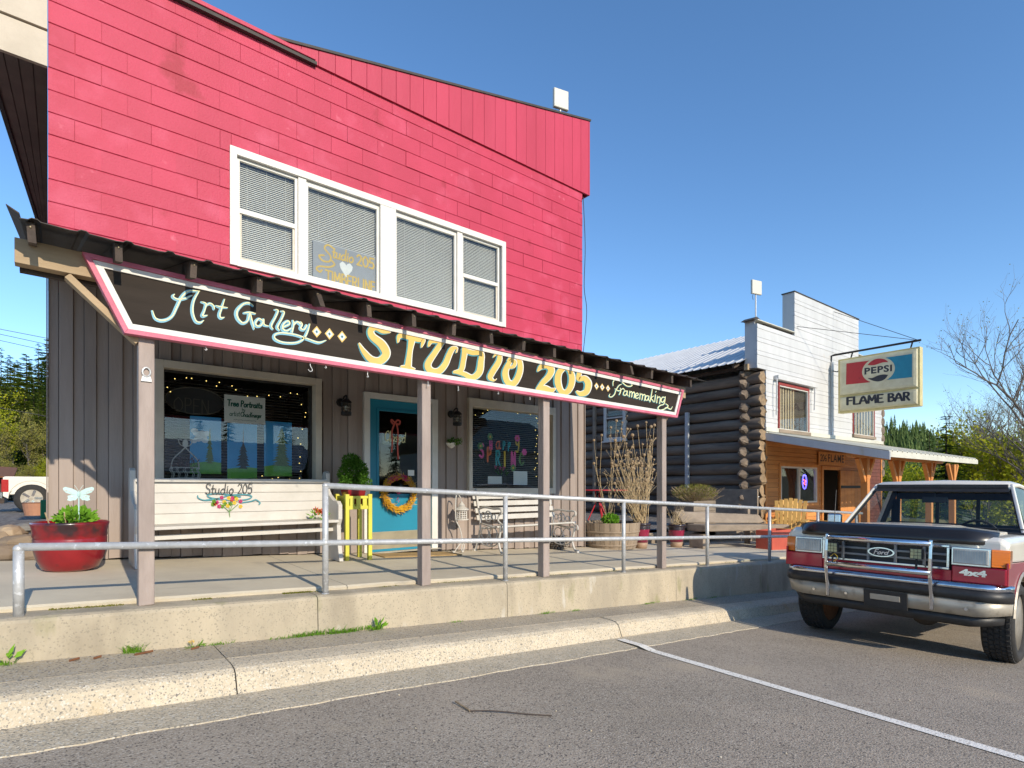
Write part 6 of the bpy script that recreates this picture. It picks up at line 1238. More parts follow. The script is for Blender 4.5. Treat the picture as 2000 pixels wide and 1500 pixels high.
# front fenders / nose: section loft, lower red, upper white
def body(nm, mat, secs, bev=.0, smooth=True, par=None):
    m = MB(); m.loft([ring(u, sym(h)) for u, h in secs]); return m.build(nm, mat, par or tk, bev, False)
def fender(s):
    m = MB(); out = []                                      # red lower fender with wheel arch
    pr = [(.11,.74),(.11,1.005),(1.62,1.02),(1.62,.52),(1.24,.52)]
    arch = [(.80+.46*math.cos(a), .42+.47*math.sin(a)) for a in [math.pi*k/14 for k in range(15)]]
    arch = [(u, z) for u, z in arch if z > .5]; pr = [(.11,.80),(.11,1.005),(1.62,1.02),(1.62,.50),(1.28,.50)]+arch+[(.37,.62),(.33,.80)]
    m.loft([[(u, s*(HW-.012), z) for u, z in pr], [(u, s*(HW+.006), z) for u, z in pr], [(u+.0, s*(HW+.0), z) for u, z in pr]][:2]); m.build('fender', 'truck_red', tk, .006)
    m = MB(); a2 = [(.80+.475*math.cos(a), .42+.485*math.sin(a)) for a in [math.pi*k/18 for k in range(19)]]; m.tube([(u, s*(HW+.008), z) for u, z in a2 if z > .5], .018, 6); m.build('arch_trim', 'rim', tk)
    m = MB(); pr = [(.12,1.007),(.12,1.20),(.2,1.235),(1.0,1.27),(1.62,1.285),(1.62,1.021)]; m.loft([[(u, s*.74, z) for u, z in pr], [(u, s*(HW-.055), z+(-.005)) for u, z in pr], [(u+(.02 if u < .2 else 0), s*(HW-.0), z-(.055 if z > 1.15 else 0)) for u, z in pr]]); m.build('upper_fender', 'truck_white', tk, .02)
    m = MB(); m.box(.12, min(s*.95,s*(HW+.004)), 1.0, 1.62, max(s*.95,s*(HW+.004)), 1.022)
for s in (-1, 1): fender(s)
# hood
m = MB(); secs = []
for u, zc, ze_ in ((.10,1.235,1.215),(.16,1.275,1.25),(.5,1.305,1.275),(1.0,1.325,1.29),(1.38,1.34,1.30)):
    half = [(-.765, ze_-.12), (-.76, ze_), (-.60, ze_+.018), (-.42, zc-.004), (-.36, zc+.012), (0, zc+.02)]; secs.append(ring(u, half+[(-v, z) for v, z in half[:-1][::-1]]))
m.loft(secs); m.build('hood', 'truck_white', tk, .008)
# bug deflector wrapping the hood edge
m = MB(); rows = []
for k in range(25):
    v = -.88+1.76*k/24; e = max(0, abs(v)-.66)/.22; u = .045+.16*e**2; rows.append([(u+.05, v, 1.15), (u+.012, v, 1.152), (u, v, 1.165), (u+.01, v, 1.21), (u+.055, v, 1.275-.02*e), (u+.095, v, 1.305-.025*e), (u+.105, v, 1.298-.025*e), (u+.07, v, 1.265-.02*e), (u+.05, v, 1.21)])
m.loft(rows); m.build('hood_deflector', 'deflector', tk, 0, True)
# grille and headlamps
gz0, gz1 = .905, 1.135
m = MB(); m.box(.10, -.56, gz0, .16, .56, gz1); m.build('grille_back', 'black_plastic', tk)
gr = MB(); gr.box(.055, -.56, gz1-.022, .10, .56, gz1); gr.box(.055, -.56, gz0, .10, .56, gz0+.022); gr.box(.055, -.56, gz0+.022, .10, -.538, gz1-.022); gr.box(.055, .538, gz0+.022, .10, .56, gz1-.022); gr = gr.build('grille', 'chrome', tk, .004)
for z in (gz0+.075, gz0+.14): m = MB(); m.box(.07, -.537, z-.011, .10, .537, z+.011); m.build('grille_bar', 'grille_grey', gr, .003)
for v in (-.36, -.12, .12, .36):
    m = MB(); m.box(.062, v-.012, gz0+.023, .10, v+.012, gz1-.023); m.build('grille_bar', 'grille_grey', gr, .003)
m = MB(); e = [(.048, .12*math.cos(k*.2618), gz0+.115+.048*math.sin(k*.2618)) for k in range(24)]; m.prism(e, (.02,0,0)); bd = m.build('badge', 'chrome', tk); m = MB(); m.poly([(.0465, .105*math.cos(k*.2618), gz0+.115+.038*math.sin(k*.2618)) for k in range(24)]); m.build('badge_field', 'pepsi_dark', bd, fix=False)
AXO = (-1, 0, 0); m = MB(); write(m, 'Ford', 0, 0, .046, .008, lambda a, b: (.0450, .065-a, gz0+.095+b), .130/wlen('Ford', .046), .25); m.build('badge_script', 'sign_white', bd, fix=False)
for s in (-1, 1):
    m = MB(); m.box(.075, min(s*.57,s*.86), .955, .12, max(s*.57,s*.86), 1.125); hl = m.build('headlamp_bezel', 'chrome', tk, .006)
    m = MB(); v0, v1 = sorted((s*.583, s*.847)); m.loft([[(.074,v0,.97),(.074,v1,.97),(.074,v1,1.11),(.074,v0,1.11)],[(.058,v0+.006,.977),(.058,v1-.006,.977),(.064,v1-.006,1.104),(.064,v0+.006,1.104)]]); m.build('headlamp', 'lamp_lens', hl, .004)
    for k in range(13): m = MB(); v = v0+.018+(v1-v0-.036)*k/12; m.box(.0555, v-.0022, .982, .066, v+.0022, 1.098); m.build('lens_flute', 'lamp_lens', hl)
    m = MB(); m.loft([[(.08,s*.862,.96),(.14,s*(HW+.01),.96),(.14,s*(HW+.01),1.12),(.08,s*.862,1.12)],[(.115,s*.862,.96),(.30,s*(HW+.002),.96),(.30,s*(HW+.002),1.12),(.115,s*.862,1.12)]]); tl = m.build('turn_lamp', 'amber', tk, .004)
    for k in range(7): m = MB(); z = .968+.022*k; m.beam((.079,s*.864,z), (.139,s*(HW+.012),z), .004, .006); m.build('lens_rib', 'amber', tl)
    m = MB(); m.box(.09, min(s*.57,s*(HW-.005)), .80, .16, max(s*.57,s*(HW-.005)), .952); m.build('front_valance', 'truck_red', tk, .012)
    m = MB(); m.box(.10, min(s*.565,s*.575), .80, .16, max(s*.565,s*.575), 1.14)
m = MB(); m.box(.095, -.569, .80, .16, .569, .902); m.build('front_valance', 'truck_red', tk, .006)
# 4x4 badge under the driver's headlamp (our right)
fonttext('badge_lettering', '4x4', .075, 'chrome', tk, lambda a, b: (.086, -.63-a, .865+b), .004, .20)
AXO = (0, -1, 0)
# bumper: chrome lip, black strip, grey lower, plastic skirt
def wrap(nm, mat, z0, z1, d0, d1, hw, th, bev=.004):
    m = MB(); rows = []
    for k in range(27):
        v = -hw+2*hw*k/26; e = max(0, abs(v)-(hw-.2))/.2; u = d0+.03*(v/hw)**2+.20*e**2.2; u1 = d1+.03*(v/hw)**2+.20*e**2.2
        rows.append([(u, v, z1), (u1, v*(.985 if z0 < .6 else 1), z0+(.035*e if z0 < .6 else 0)), (u1+th, v*.97, z0+(.035*e if z0 < .6 else 0)), (u+th, v*.97, z1)])
    m.loft(rows); o = m.build(nm, mat, tk, 0, False); o.data.polygons.foreach_set('use_smooth', [abs(p.normal.z) < .6 and len(p.vertices) == 4 for p in o.data.polygons]); return o
bp_ = wrap('bumper', 'chrome', .735, .80, .02, .0, 1.0, .12, .012); wrap('bumper_strip', 'black_plastic', .645, .737, -.006, -.006, 1.003, .05); wrap('bumper_lower', 'bumper_grey', .50, .647, .0, .045, .995, .04); wrap('air_dam', 'black_plastic', .40, .499, .06, .09, .93, .03)
m = MB(); m.prism([(-.012,.13,.64),(-.012,-.25,.64),(.012,-.25,.47),(.012,.13,.47)], (.02,0,0)); pl = m.build('plate_bracket', 'black_plastic', tk, .004); m = MB(); m.prism([(-.008,.07,.60),(-.008,-.19,.60),(.004,-.19,.545),(.004,.07,.545)], (-.006,0,0)); m.build('bracket_slot', 'bumper_grey', pl, .004)
for v in (.62, -.45, .3, -.7): m = MB(); m.lathe([(.014,-.012),(.012,0)], (.02, v, .565), 8, 'x'); m.build('bolt', 'chrome', tk)
# chrome grille guard
gd = MB()
for v in (.455, -.455):
    m = MB(); m.loft([[(u, v-.016, z), (u, v+.016, z), (u+.055*k, v+.016, z), (u+.055*k, v-.016, z)] for u, z, k in ((-.12,1.175,.7),(-.125,1.0,1),(-.12,.82,1),(-.07,.66,.9),(-.05,.52,.5))]); m.build('guard_upright', 'chrome', tk, .008)
for z in (1.135, .865): m = MB(); m.tube([(-.10,-.455,z),(-.10,.455,z)], .028, 12); m.build('guard_bar', 'chrome', tk, 0, True)
for v in (.40, -.34):
    m = MB(); m.box(-.11, v-.052, .985, -.06, v+.052, 1.085); fl2 = m.build('fog_lamp', 'black_plastic', tk, .006)
    for i in range(3):
        for j in range(3): m = MB(); m.box(-.114, v-.043+.03*i, .99+.031*j, -.1095, v-.043+.03*i+.026, .99+.031*j+.027); m.build('led_cell', 'led', fl2)
    m = MB(); m.tube([(-.085,v,.985),(-.095,v,.87)], .01, 6); m.build('lamp_stem', 'black_iron', tk)
m = MB(); m.tube(crom([(-.11,.42,.93),(-.13,.37,.97),(-.12,.34,.93),(-.12,.38,.89)], 5), .0025, 4); m.build('loose_wire', 'yellow_felt', tk)
# wheels
def wheel(u, v, s):
    m = MB(); r = .38; w = .118; m.lathe([(r-.11,-w*.6),(r-.10,-w),(r-.03,-w-.006),(r-.008,-w+.018),(r,-w*.45),(r,w*.45),(r-.008,w-.018),(r-.03,w+.006),(r-.10,w),(r-.11,w*.6),(r-.11,-w*.6)], (u,v,r), 40, 'y', cap=False); ty = m.build('tyre', 'rubber', tk, 0, True)
    tr = MB(); tr.hexa([(-.02,-.016,-.006),(.02,-.016,-.006),(.02,.016,-.006),(-.02,.016,-.006),(-.017,-.014,.009),(.017,-.014,.009),(.017,.014,.009),(-.017,.014,.009)]); me = tr.mesh('tread_block', 'rubber')
    for k in range(44):
        a = 2*math.pi*k/44
        for j in range(5):
            o = put('tread_block', me, ty, loc=(u+r*math.cos(a+.04*(j%2)), v-.084+.042*j, r+r*math.sin(a+.04*(j%2)))); o.rotation_euler = (0, math.pi/2-a-.04*(j%2), 0)
    m = MB(); e = s*(w-.03); m.lathe([(.30*.96,e*1.05),(.285,e*.9),(.26,e*.5),(.15,e*.35),(.13,e*.7),(.06,e*.95),(.01,e)], (u,v,r), 28, 'y'); m.build('rim', 'rim', ty, 0, True); m = MB(); m.lathe([(.286,-w*s*.9),(.27,-w*s*.3),(.1,-w*s*.2),(.01,-w*s*.2)], (u,v,r), 24, 'y'); m.build('rim_inner', 'rust', ty, 0, True)
    for k in range(8): a = k*.785; m = MB(); m.lathe([(.012,0),(.012,s*.02)], (u+.085*math.cos(a), v+e*.72, r+.085*math.sin(a)), 6, 'y'); m.build('lug', 'rust', ty)
for u in (.80, 3.95):
    for s in (-1, 1): wheel(u, s*.845, s)
m = MB(); m.box(.35, -.5, .45, 4.6, -.38, .62); m.box(.35, .38, .45, 4.6, .5, .62); m.build('chassis', 'mud', tk); m = MB(); m.tube([(.8,-.72,.37),(.8,.72,.37)], .05, 8); m.ball((.8,-.2,.36), .14, 12, 8); m.build('axle', 'mud', tk)
m = MB(); m.box(.17, -.75, .55, 1.5, .75, 1.1); m.build('engine_bay', 'black_plastic', tk)
for s in (-1, 1): m = MB(); m.tube([(.80+.45*math.cos(math.pi*k/12), s*.72, .42+.45*math.sin(math.pi*k/12)) for k in range(13)], .02, 5); m.box(.3, min(s*.955,s*.6), .93, 1.3, max(s*.955,s*.6), .94); m.build('wheel_well', 'black_plastic', tk)
# cab: doors, pillars, roof, glass
def slabm(nm, mat, u0, u1, z0, z1, bev=.01):
    for s in (-1, 1): m = MB(); v0, v1 = sorted((s*(HW-.06), s*(HW-.002))); m.box(u0, v0, z0, u1, v1, z1); m.build(nm, mat, tk, bev)
slabm('door_lower', 'truck_red', 1.625, 2.75, .52, 1.018); slabm('door_upper', 'truck_white', 1.625, 2.75, 1.02, 1.29); slabm('cab_side_lower', 'truck_red', 2.755, 2.95, .52, 1.018); slabm('cab_side_upper', 'truck_white', 2.755, 2.95, 1.02, 1.29)
m = MB(); m.box(1.39, -.90, 1.10, 1.62, .90, 1.30); m.build('cowl', 'black_plastic', tk, .01)
zr_ = 1.87
def pil(nm, a, b, w, d, mat='truck_white'): m = MB(); m.beam(a, b, w, d, (1,0,0)); m.build(nm, mat, tk, .008)
for s in (-1, 1):
    pil('a_pillar', (1.48, s*.875, 1.28), (2.05, s*.685, zr_-.02), .03, .045); pil('b_pillar', (2.82, s*.905, 1.28), (2.78, s*.705, zr_-.02), .05, .16); pil('pillar_lining', (2.80, s*.87, 1.28), (2.76, s*.672, zr_-.03), .02, .18, 'interior'); pil('pillar_lining', (1.52, s*.845, 1.29), (2.07, s*.662, zr_-.03), .012, .045, 'black_plastic'); m = MB(); m.poly([(1.6,s*.885,1.295),(2.75,s*.905,1.295),(2.72,s*.715,zr_-.04),(2.08,s*.70,zr_-.04)]); m.build('side_glass', 'truck_glass', tk, fix=False)
m = MB(); rows = []
for u, z, hw in ((2.0,zr_-.03,.70),(2.06,zr_+.012,.70),(2.3,zr_+.035,.715),(2.7,zr_+.03,.715),(2.88,zr_+.005,.70),(2.92,zr_-.04,.69)): rows.append([(u,-hw,z-.06),(u,-hw,z-.02),(u,-hw+.08,z+.012),(u,0,z+.03),(u,hw-.08,z+.012),(u,hw,z-.02),(u,hw,z-.06)])
m.loft(rows); m.build('roof', 'truck_white', tk, .006, True)
m = MB(); m.box(2.06,-.67,zr_-.05,2.86,.67,zr_-.035); m.build('headliner', 'interior', tk); m = MB(); m.poly([(1.46,-.84,1.30),(1.46,.84,1.30),(2.02,.66,zr_-.035),(2.02,-.66,zr_-.035)]); m.build('windshield', 'truck_glass', tk, fix=False)
m = MB(); m.poly([(1.925,-.682,zr_-.105),(1.925,.682,zr_-.105),(2.012,.657,zr_-.032),(2.012,-.657,zr_-.032)]); m.build('windshield_shade', 'black_plastic', tk, fix=False); m = MB(); m.beam((2.0,-.66,zr_-.035),(2.0,.66,zr_-.035),.05,.04); m.build('windshield_seal', 'black_plastic', tk)
m = MB(); m.box(2.88,-.88,.9,2.93,.88,1.36); m.box(2.88,-.70,1.72,2.92,.70,zr_-.03); m.box(2.88,-.76,1.361,2.92,-.66,1.719); m.box(2.88,.66,1.361,2.92,.76,1.719); m.build('cab_back', 'interior', tk); m = MB(); m.box(2.895,-.02-.22,1.361,2.915,-.02-.18,1.719); m.box(2.895,.2,1.361,2.915,.24,1.719); m.build('slider_frame', 'black_plastic', tk); m = MB(); m.poly([(2.90,-.66,1.361),(2.90,.66,1.361),(2.90,.66,1.719),(2.90,-.66,1.719)]); m.build('rear_glass', 'truck_glass', tk, fix=False)
m = MB(); m.box(2.4,-.8,.9,2.86,.8,1.12); m.hexa([(2.66,-.8,1.12),(2.66,.8,1.12),(2.86,.8,1.12),(2.86,-.8,1.12),(2.76,-.78,1.40),(2.76,.78,1.40),(2.88,.78,1.40),(2.88,-.78,1.40)]); m.build('seat', 'interior', tk, .03); m = MB(); m.hexa([(1.63,-.88,1.0),(1.63,.88,1.0),(1.9,.88,1.0),(1.9,-.88,1.0),(1.60,-.86,1.30),(1.60,.86,1.30),(1.85,.86,1.27),(1.85,-.86,1.27)]); m.build('dashboard', 'interior', tk, .02); m = MB(); m.box(1.5,-.9,.5,2.9,.9,.6); m.build('cab_floor', 'interior', tk)
m = MB(); c = Vector((2.0,-.40,1.25)); m.tube([c+Vector((.07*math.cos(k*.2618)*-1, .19*math.sin(k*.2618), .175*math.cos(k*.2618))) for k in range(24)], .014, 6, closed=True); m.tube([c, c+Vector((-.3,0,-.12))], .02, 6); m.tube([c+Vector((0,-.18,0)), c+Vector((0,.18,0))], .014, 6); m.build('steering_wheel', 'black_plastic', tk)
m = MB(); m.box(1.98,-.10,1.63,2.01,.16,1.70); m.tube([(1.99,.03,1.7),(2.0,.03,zr_-.04)], .008, 5); m.build('rear_view_mirror', 'black_plastic', tk, .006)
for v0 in (.55, -.30): m = MB(); m.tube([(1.455,v0,1.315),(1.47,v0-.1,1.33),(1.50,v0-.50,1.335)], .008, 5); m.tube([(1.49,v0-.15,1.335),(1.5,v0-.6,1.335)], .006, 5); m.build('wiper', 'black_plastic', tk)
for s in (1, -1): m = MB(); m.box(1.72, min(s*1.0,s*1.17), 1.32, 1.79, max(s*1.0,s*1.17), 1.44); mr = m.build('door_mirror', 'chrome', tk, .015); m = MB(); m.tube([(1.76,s*.95,1.22),(1.755,s*1.05,1.33)], .012, 6); m.build('mirror_arm', 'chrome', mr)
m = MB(); m.tube([(1.25,.90,1.28),(1.36,.93,1.74)], [.006,.003], 5); m.build('aerial', 'black_iron', tk)
# bed
slabm('bed_side_lower', 'truck_red', 2.99, 3.47, .55, 1.018); slabm('bed_side_lower', 'truck_red', 4.43, 5.05, .55, 1.018); slabm('bed_side_upper', 'truck_white', 2.99, 5.05, 1.02, 1.28); m = MB(); m.box(2.99,-.9,.78,5.05,.9,.82); m.box(2.97,-.9,.82,2.99,.9,1.26); m.box(5.0,-.9,.6,5.05,.9,1.27); m.build('bed', 'truck_white', tk, .006)
for s in (-1, 1): m = MB(); v0, v1 = sorted((s*(HW-.06), s*(HW-.002))); m.box(3.471, v0, .90, 4.429, v1, 1.018); m.build('bed_arch', 'truck_red', tk)
m = MB(); m.box(5.08,-.95,.5,5.2,.95,.66); m.build('rear_bumper', 'chrome', tk, .01)

for ch in tk.children:
    if not ch.name.startswith(('tyre', 'axle')): ch.location.z -= .042
# ---------------------------------------------------------------- trees
def conifer_mesh(name, h, w, mat, n=26, seed=1, droop=.25, fine=1.0):
    r = random.Random(seed); m = MB()
    for k in range(n):
        t = k/n; z = h*(.10+.90*t); L_ = w*(1-t)**.85*r.uniform(.75,1.1)+.08*w; nb = max(5, int(11*(1-t)+4))
        for b in range(nb):
            a = 2*math.pi*(b+r.random()*.7)/nb; d = Vector((math.cos(a), math.sin(a), -droop+.35*t)); p = Vector((0,0,z+r.uniform(-.02,.02)*h)); l = L_*r.uniform(.7,1.15); sd = Vector((-math.sin(a), math.cos(a), 0))
            q = int(7*fine)
            for j in range(q):
                f = (j+.6)/q; c = p+d*l*f+Vector((0,0,-.12*l*f*f)); s = l*.24*(1.15-f)*r.uniform(.7,1.3)+.05*w
                for sg in (-1, 1):
                    e = c+(sd*sg*.9+d*.7)*s+Vector((0,0,r.uniform(-.35,.1)*s)); m.add([c-d*s*.35, e-d*s*.18+Vector((0,0,.05*s)), e, c+d*s*.45+Vector((0,0,.1*s))], [(0,1,2,3)])
    cr = m.mesh('crown', mat); m = MB(); m.tube([(0,0,-.5),(0,0,h*.5),(0,0,h*.98)], [w*.07,w*.045,.01], 7); return cr, m.mesh('trunk', 'bark')
CON = [conifer_mesh('c1', 10, 2.1, 'conifer', 30, 1), conifer_mesh('c2', 10, 1.7, 'conifer', 30, 2, .35), conifer_mesh('c3', 10, 2.6, 'conifer_light', 26, 3, .15)]
def tree(meshes, loc, sc, rz, label, group, name='conifer_tree'):
    t = thing(name, label, 'tree', loc, group, w=False); t.rotation_euler = (0,0,rz); t.scale = sc if hasattr(sc,'__len__') else (sc,)*3
    a = put('crown', meshes[0], t); b = put('trunk', meshes[1], t); return t
def branchy(seed, h, spread, levels=4, leaf=None, nleaf=0, ll=.08, up=.5, bark='bark_grey', r0=.09, kids=(3,5)):
    r = random.Random(seed); m = MB(); lf = MB()
    def grow(p, d, l, rad_, lv):
        n = 4; pts = [p]; q = p; dd = d
        for i in range(n):
            dd = (dd+Vector((r.uniform(-.22,.22), r.uniform(-.22,.22), r.uniform(-.12,.2)))).normalized(); q = q+dd*l/n; pts.append(q)
        m.tube(pts, [rad_*(1-.45*i/n) for i in range(n+1)], 5 if lv > 1 else 3, caps=False)
        if lv <= 1 and leaf:
            for i in range(nleaf):
                b = pts[r.randint(1, n)]; e = Vector((r.uniform(-1,1), r.uniform(-1,1), r.uniform(-.6,1)))
                c = b+e*ll*1.6; u = e.normalized()*ll*r.uniform(.6,1.3); s = u.cross(Vector((r.uniform(-1,1),r.uniform(-1,1),r.uniform(-1,1)))).normalized()*ll*.4
                lf.add([c, c+u*.5+s, c+u, c+u*.5-s], [(0,1,2,3)])
        if lv > 0:
            for k in range(r.randint(*kids)+(lv > 2)):
                i = r.randint(1, n); s = Vector((r.uniform(-1,1), r.uniform(-1,1), r.uniform(-.1,.7)))*spread; grow(pts[i], (dd+s+Vector((0,0,up*.3))).normalized(), l*r.uniform(.5,.78), rad_*.5, lv-1)
    grow(Vector((0,0,-.3)), Vector((0,0,1)), h*.42, r0, levels)
    return (lf.mesh('crown', leaf) if leaf else None), m.mesh('trunk', bark)
def dtree(loc, seed, h, label, name='leafy_tree', group=None, sc=1, **k):
    t = thing(name, label, 'tree', loc, group, w=False); t.scale = (sc,)*3; a, b = branchy(seed, h, **k); put('trunk', b, t)
    if a: put('crown', a, t)
    return t
# --- left: hillside trees behind the yard
hl_ = MB(); rows = []
for y in range(36, 140, 8): rows.append([(x, y, HC-1.0+max(0, (y-38))*.10+.8*math.sin(x*.07+y*.05)) for x in range(-120, 26, 8)])
hl_.loft(rows, cap=False, closed=False); struct(hl_.build('hill_slope', 'forest_floor', smooth=True))
RT = random.Random(5)
def onhill(px, d):
    dx, dy, _ = ray(px, 900); k = d/math.hypot(dx, dy); x, y = dx*k, dy*k; return Vector((x, y, HC-1.0+max(0, (y-38))*.10+.8*math.sin(x*.07+y*.05)-.3))
sp_ = [(75,62,668,1,'tall dark spruce standing close against the red building corner'),(95,66,655,0,'tall blue-green spruce whose top meets the building edge'),(52,60,690,2,'light green bushy fir between two taller spruces on left hillside'),(20,80,690,0,'dark pointed fir high on the left hillside'),(2,70,676,1,'narrow fir at the edge of the left hillside'),(35,90,700,0,'distant small fir on the crest of left hillside'),(62,75,720,2,'pale green fir below the tall spruces'),(10,56,740,2,'pale green fir above the white pickup'),(84,52,760,2,'bright yellow-green fir beside the building edge'),(-25,64,700,0,'dark fir at the edge of the yard'),(-60,66,700,1,'dark fir farther along the yard')]
sp_ += [(px, d, top, k, 'fir in the dense lower rows of the left hillside') for px, d, top, k in ((88,70,690,2),(40,64,715,0),(28,68,705,2),(66,58,735,1),(0,60,730,2),(48,56,755,2),(22,58,745,0),(92,56,740,0),(75,50,790,2),(38,50,800,1),(12,52,800,2),(58,66,700,1),(82,80,680,0),(15,85,695,1))]
for px, d, top, k, lab in sp_:
    b = onhill(px, d); z = HC+(CY-top)/F*(b.x*cT+b.y*sT); h = max(4, z-b.z); s = h/10; tree(CON[k], b, (s*(.8 if k < 2 else 1.0), s*(.8 if k < 2 else 1.0), s), RT.uniform(0,6), lab, 'trees on the left hillside')
for i, (px, d, top) in enumerate(((15,56,760),(55,54,770),(85,50,800),(35,48,800),(70,47,830),(5,47,820),(95,45,870),(25,44,880),(50,43,895),(80,43,890),(-15,46,840))):
    b = onhill(px, d); z = HC+(CY-top)/F*(b.x*cT+b.y*sT); h = (z-b.z)*1.05
    dtree(b, 40+i, h*1.0, 'bare-twigged budding tree on the slope behind white pickup', 'budding_tree', 'budding trees behind the white pickup', spread=.8, levels=4, leaf='bud_leaf' if i % 3 else 'spring_leaf', nleaf=9, ll=.13*h/6, r0=.04*h/3, up=.4)
# --- right: far wooded hill
def ridge(x): return 0
fh = MB(); rows = []; base = Vector((cT+.70*sT, sT-.70*cT, 0))
cdir = lambda px: Vector(ray(px, 900)[:2]+(0,)).normalized()
PR = [(1500,700),(1640,742),(1725,836),(1760,845),(1800,850),(1830,870),(1860,878),(1900,885),(1960,893),(2050,900),(2250,905)]
for dist, f in ((120, 0), (190, .55), (260, 1), (330, .9)):
    row = []
    for px, py in PR:
        d = cdir(px); t = dist/math.hypot(*ray(px,900)[:2])*1.0; p = d*dist; zz = HC+(CY-py-14)/F*(p.x*cT+p.y*sT)*f*(260/dist if f == .9 else 1)-4*(1-f); row.append((p.x, p.y, zz))
    rows.append(row)
fh.loft(rows, cap=False, closed=False); struct(fh.build('far_hill', 'forest_floor', smooth=True))
fw = MB(); v_, f_ = [], []; rf = random.Random(11)
def interp(px):
    for (a, b), (c, d) in zip(PR, PR[1:]):
        if a <= px <= c: return b+(d-b)*(px-a)/(c-a)
for _ in range(2600):
    px = rf.uniform(1640, 2100); s = rf.random(); dist = 120+140*s; f = min(1, (dist-120)/70*.55) if dist < 190 else .55+(dist-190)/70*.45
    p = cdir(px)*dist; zz = HC+(CY-interp(px)-14)/F*(p.x*cT+p.y*sT)*f-4*(1-f); h = 3+6.5*rf.random()**2.2; w = h*rf.uniform(.17,.26)
    for k in range(9):
        t = k/9; ww = w*(1-t)+.1; z = zz+h*(.08+.92*t); a0 = rf.random()*6
        for j in range(5):
            a = a0+j*1.257; c = Vector((p.x,p.y,z+.16*h)); e0 = Vector((p.x+ww*math.cos(a), p.y+ww*math.sin(a), z-rf.uniform(0,.06)*h)); e1 = Vector((p.x+ww*math.cos(a+.7)*.9, p.y+ww*math.sin(a+.7)*.9, z-rf.uniform(0,.03)*h)); fw.add([c, e0, e1], [(0,1,2)])
o = fw.build('far_wood', 'far_wood', None, fix=False); tag(o, 'dense dark conifer wood covering the far hill', 'wood'); o['kind'] = 'stuff'
for px, d, top, lab in ((1848,27,808,'broad dark spruce rising over the bar porch roof'), (1815,75,838,'slim dark spruce next to the broad spruce'), (1880,80,850,'small dark fir behind the leafy trees')):
    p = cdir(px)*d; z0 = HC-4; z = HC+(CY-top)/F*(p.x*cT+p.y*sT); s = (z-z0)/10; tree(CON[0 if px == 1845 else 1], (p.x, p.y, z0), (s*1.25,s*1.25,s), .5, lab, 'dark spruces beyond the bar')
LT = [(1925,30,850,'spring tree with fresh yellow-green leaves behind the parked pickup',1),(1985,27,845,'spring tree with yellow-green leaves at the truck cab side',2),(1905,36,905,'low yellow-green bush beyond the porch roof end',3),(1955,40,830,'taller half-bare tree among yellow-green ones',4),(2030,33,840,'yellow-green tree past the street bend',5),(1968,46,850,'yellow-green tree in second row behind the truck cab',6),(1780,40,900,'green bush seen under the bar porch roof',7),(1830,36,915,'low green bush between bar porch posts',8),(1730,44,900,'leafy bush beside the far bar corner',9)]
for px, d, top, lab, sd in LT:
    p = cdir(px)*d; z0 = HC-2.6; z = HC+(CY-top)/F*(p.x*cT+p.y*sT); dtree((p.x, p.y, z0), 60+sd, (z-z0)*(1.3 if px > 1840 else 1.05), lab, 'leafy_tree', 'spring trees beyond the bar', spread=.85, levels=4, leaf='spring_leaf', nleaf=9 if sd != 4 else 3, ll=.13, r0=.09, up=.5)
for i, (px, d, top) in enumerate(((2050,26,610),(1985,34,760),(1900,38,800))):
    p = cdir(px)*d; z0 = HC-2.6; z = HC+(CY-top)/F*(p.x*cT+p.y*sT); dtree((p.x, p.y, z0), 91+i, (z-z0)*1.1, ('tall leafless tree with fine branches against the sky','leafless tree between the tall bare one and the spruces','small leafless tree near the spruces')[i], 'bare_tree', 'bare trees beyond the pickup', spread=1.0, levels=5, leaf='bud_leaf', nleaf=1, ll=.05, r0=.11, up=.35, kids=(3,4))
# --- left yard: stones, white pickup, shed roof, wires
RK_ = MB(); 
def rock(c, s, mat, seed):
    r = random.Random(seed); m = MB(); rings = []
    for i in range(7):
        t = math.pi*(i/6*.96+.02); rings.append([(c[0]+s[0]*math.sin(t)**.7*math.cos(k*.7)*r.uniform(.85,1.1), c[1]+s[1]*math.sin(t)**.7*math.sin(k*.7)*r.uniform(.85,1.1), c[2]-s[2]*math.cos(t)*r.uniform(.9,1.05)) for k in range(9)])
    m.loft(rings); return m.build('garden_stone', mat, None, .01)
for i, (px, py, Y, sx_, sz_, mt, lab) in enumerate(((20,1042,7.3,.13,.085,'rock','tan round stone of the yard edge'),(62,1030,7.4,.17,.05,'rock_grey','flat grey stone on top of the yard edge'),(48,1062,7.0,.24,.09,'rock','large slanting tan stone behind the bowl planter'),(12,1080,6.9,.16,.09,'rock','tan stone at foot of the yard edge'),(95,1050,7.1,.16,.10,'rock','brown stone hidden behind the red bowl'),(78,1082,6.95,.26,.08,'rock','long flat stone lowest behind the bowl'),(-20,1060,7.2,.2,.12,'rock','tan stone at end of the stone row'),(110,1030,7.5,.18,.09,'rock_grey','grey stone close to building corner'))):
    c = P(px, py, Y); tag(rock(c, (sx_, .18, sz_), mt, i), lab, 'stone', 'stones edging the yard')
m = MB(); m.hexa([(-14,6.73,HC-1.2),(0,6.73,HC-1.2),(0,7.5,HC-1.2),(-14,7.5,HC-1.2),(-14,6.85,HC-.78),(0,6.85,HC-.86),(0,7.5,HC-.74),(-14,7.5,HC-.74)]); struct(m.build('earth_bank', 'soil'))
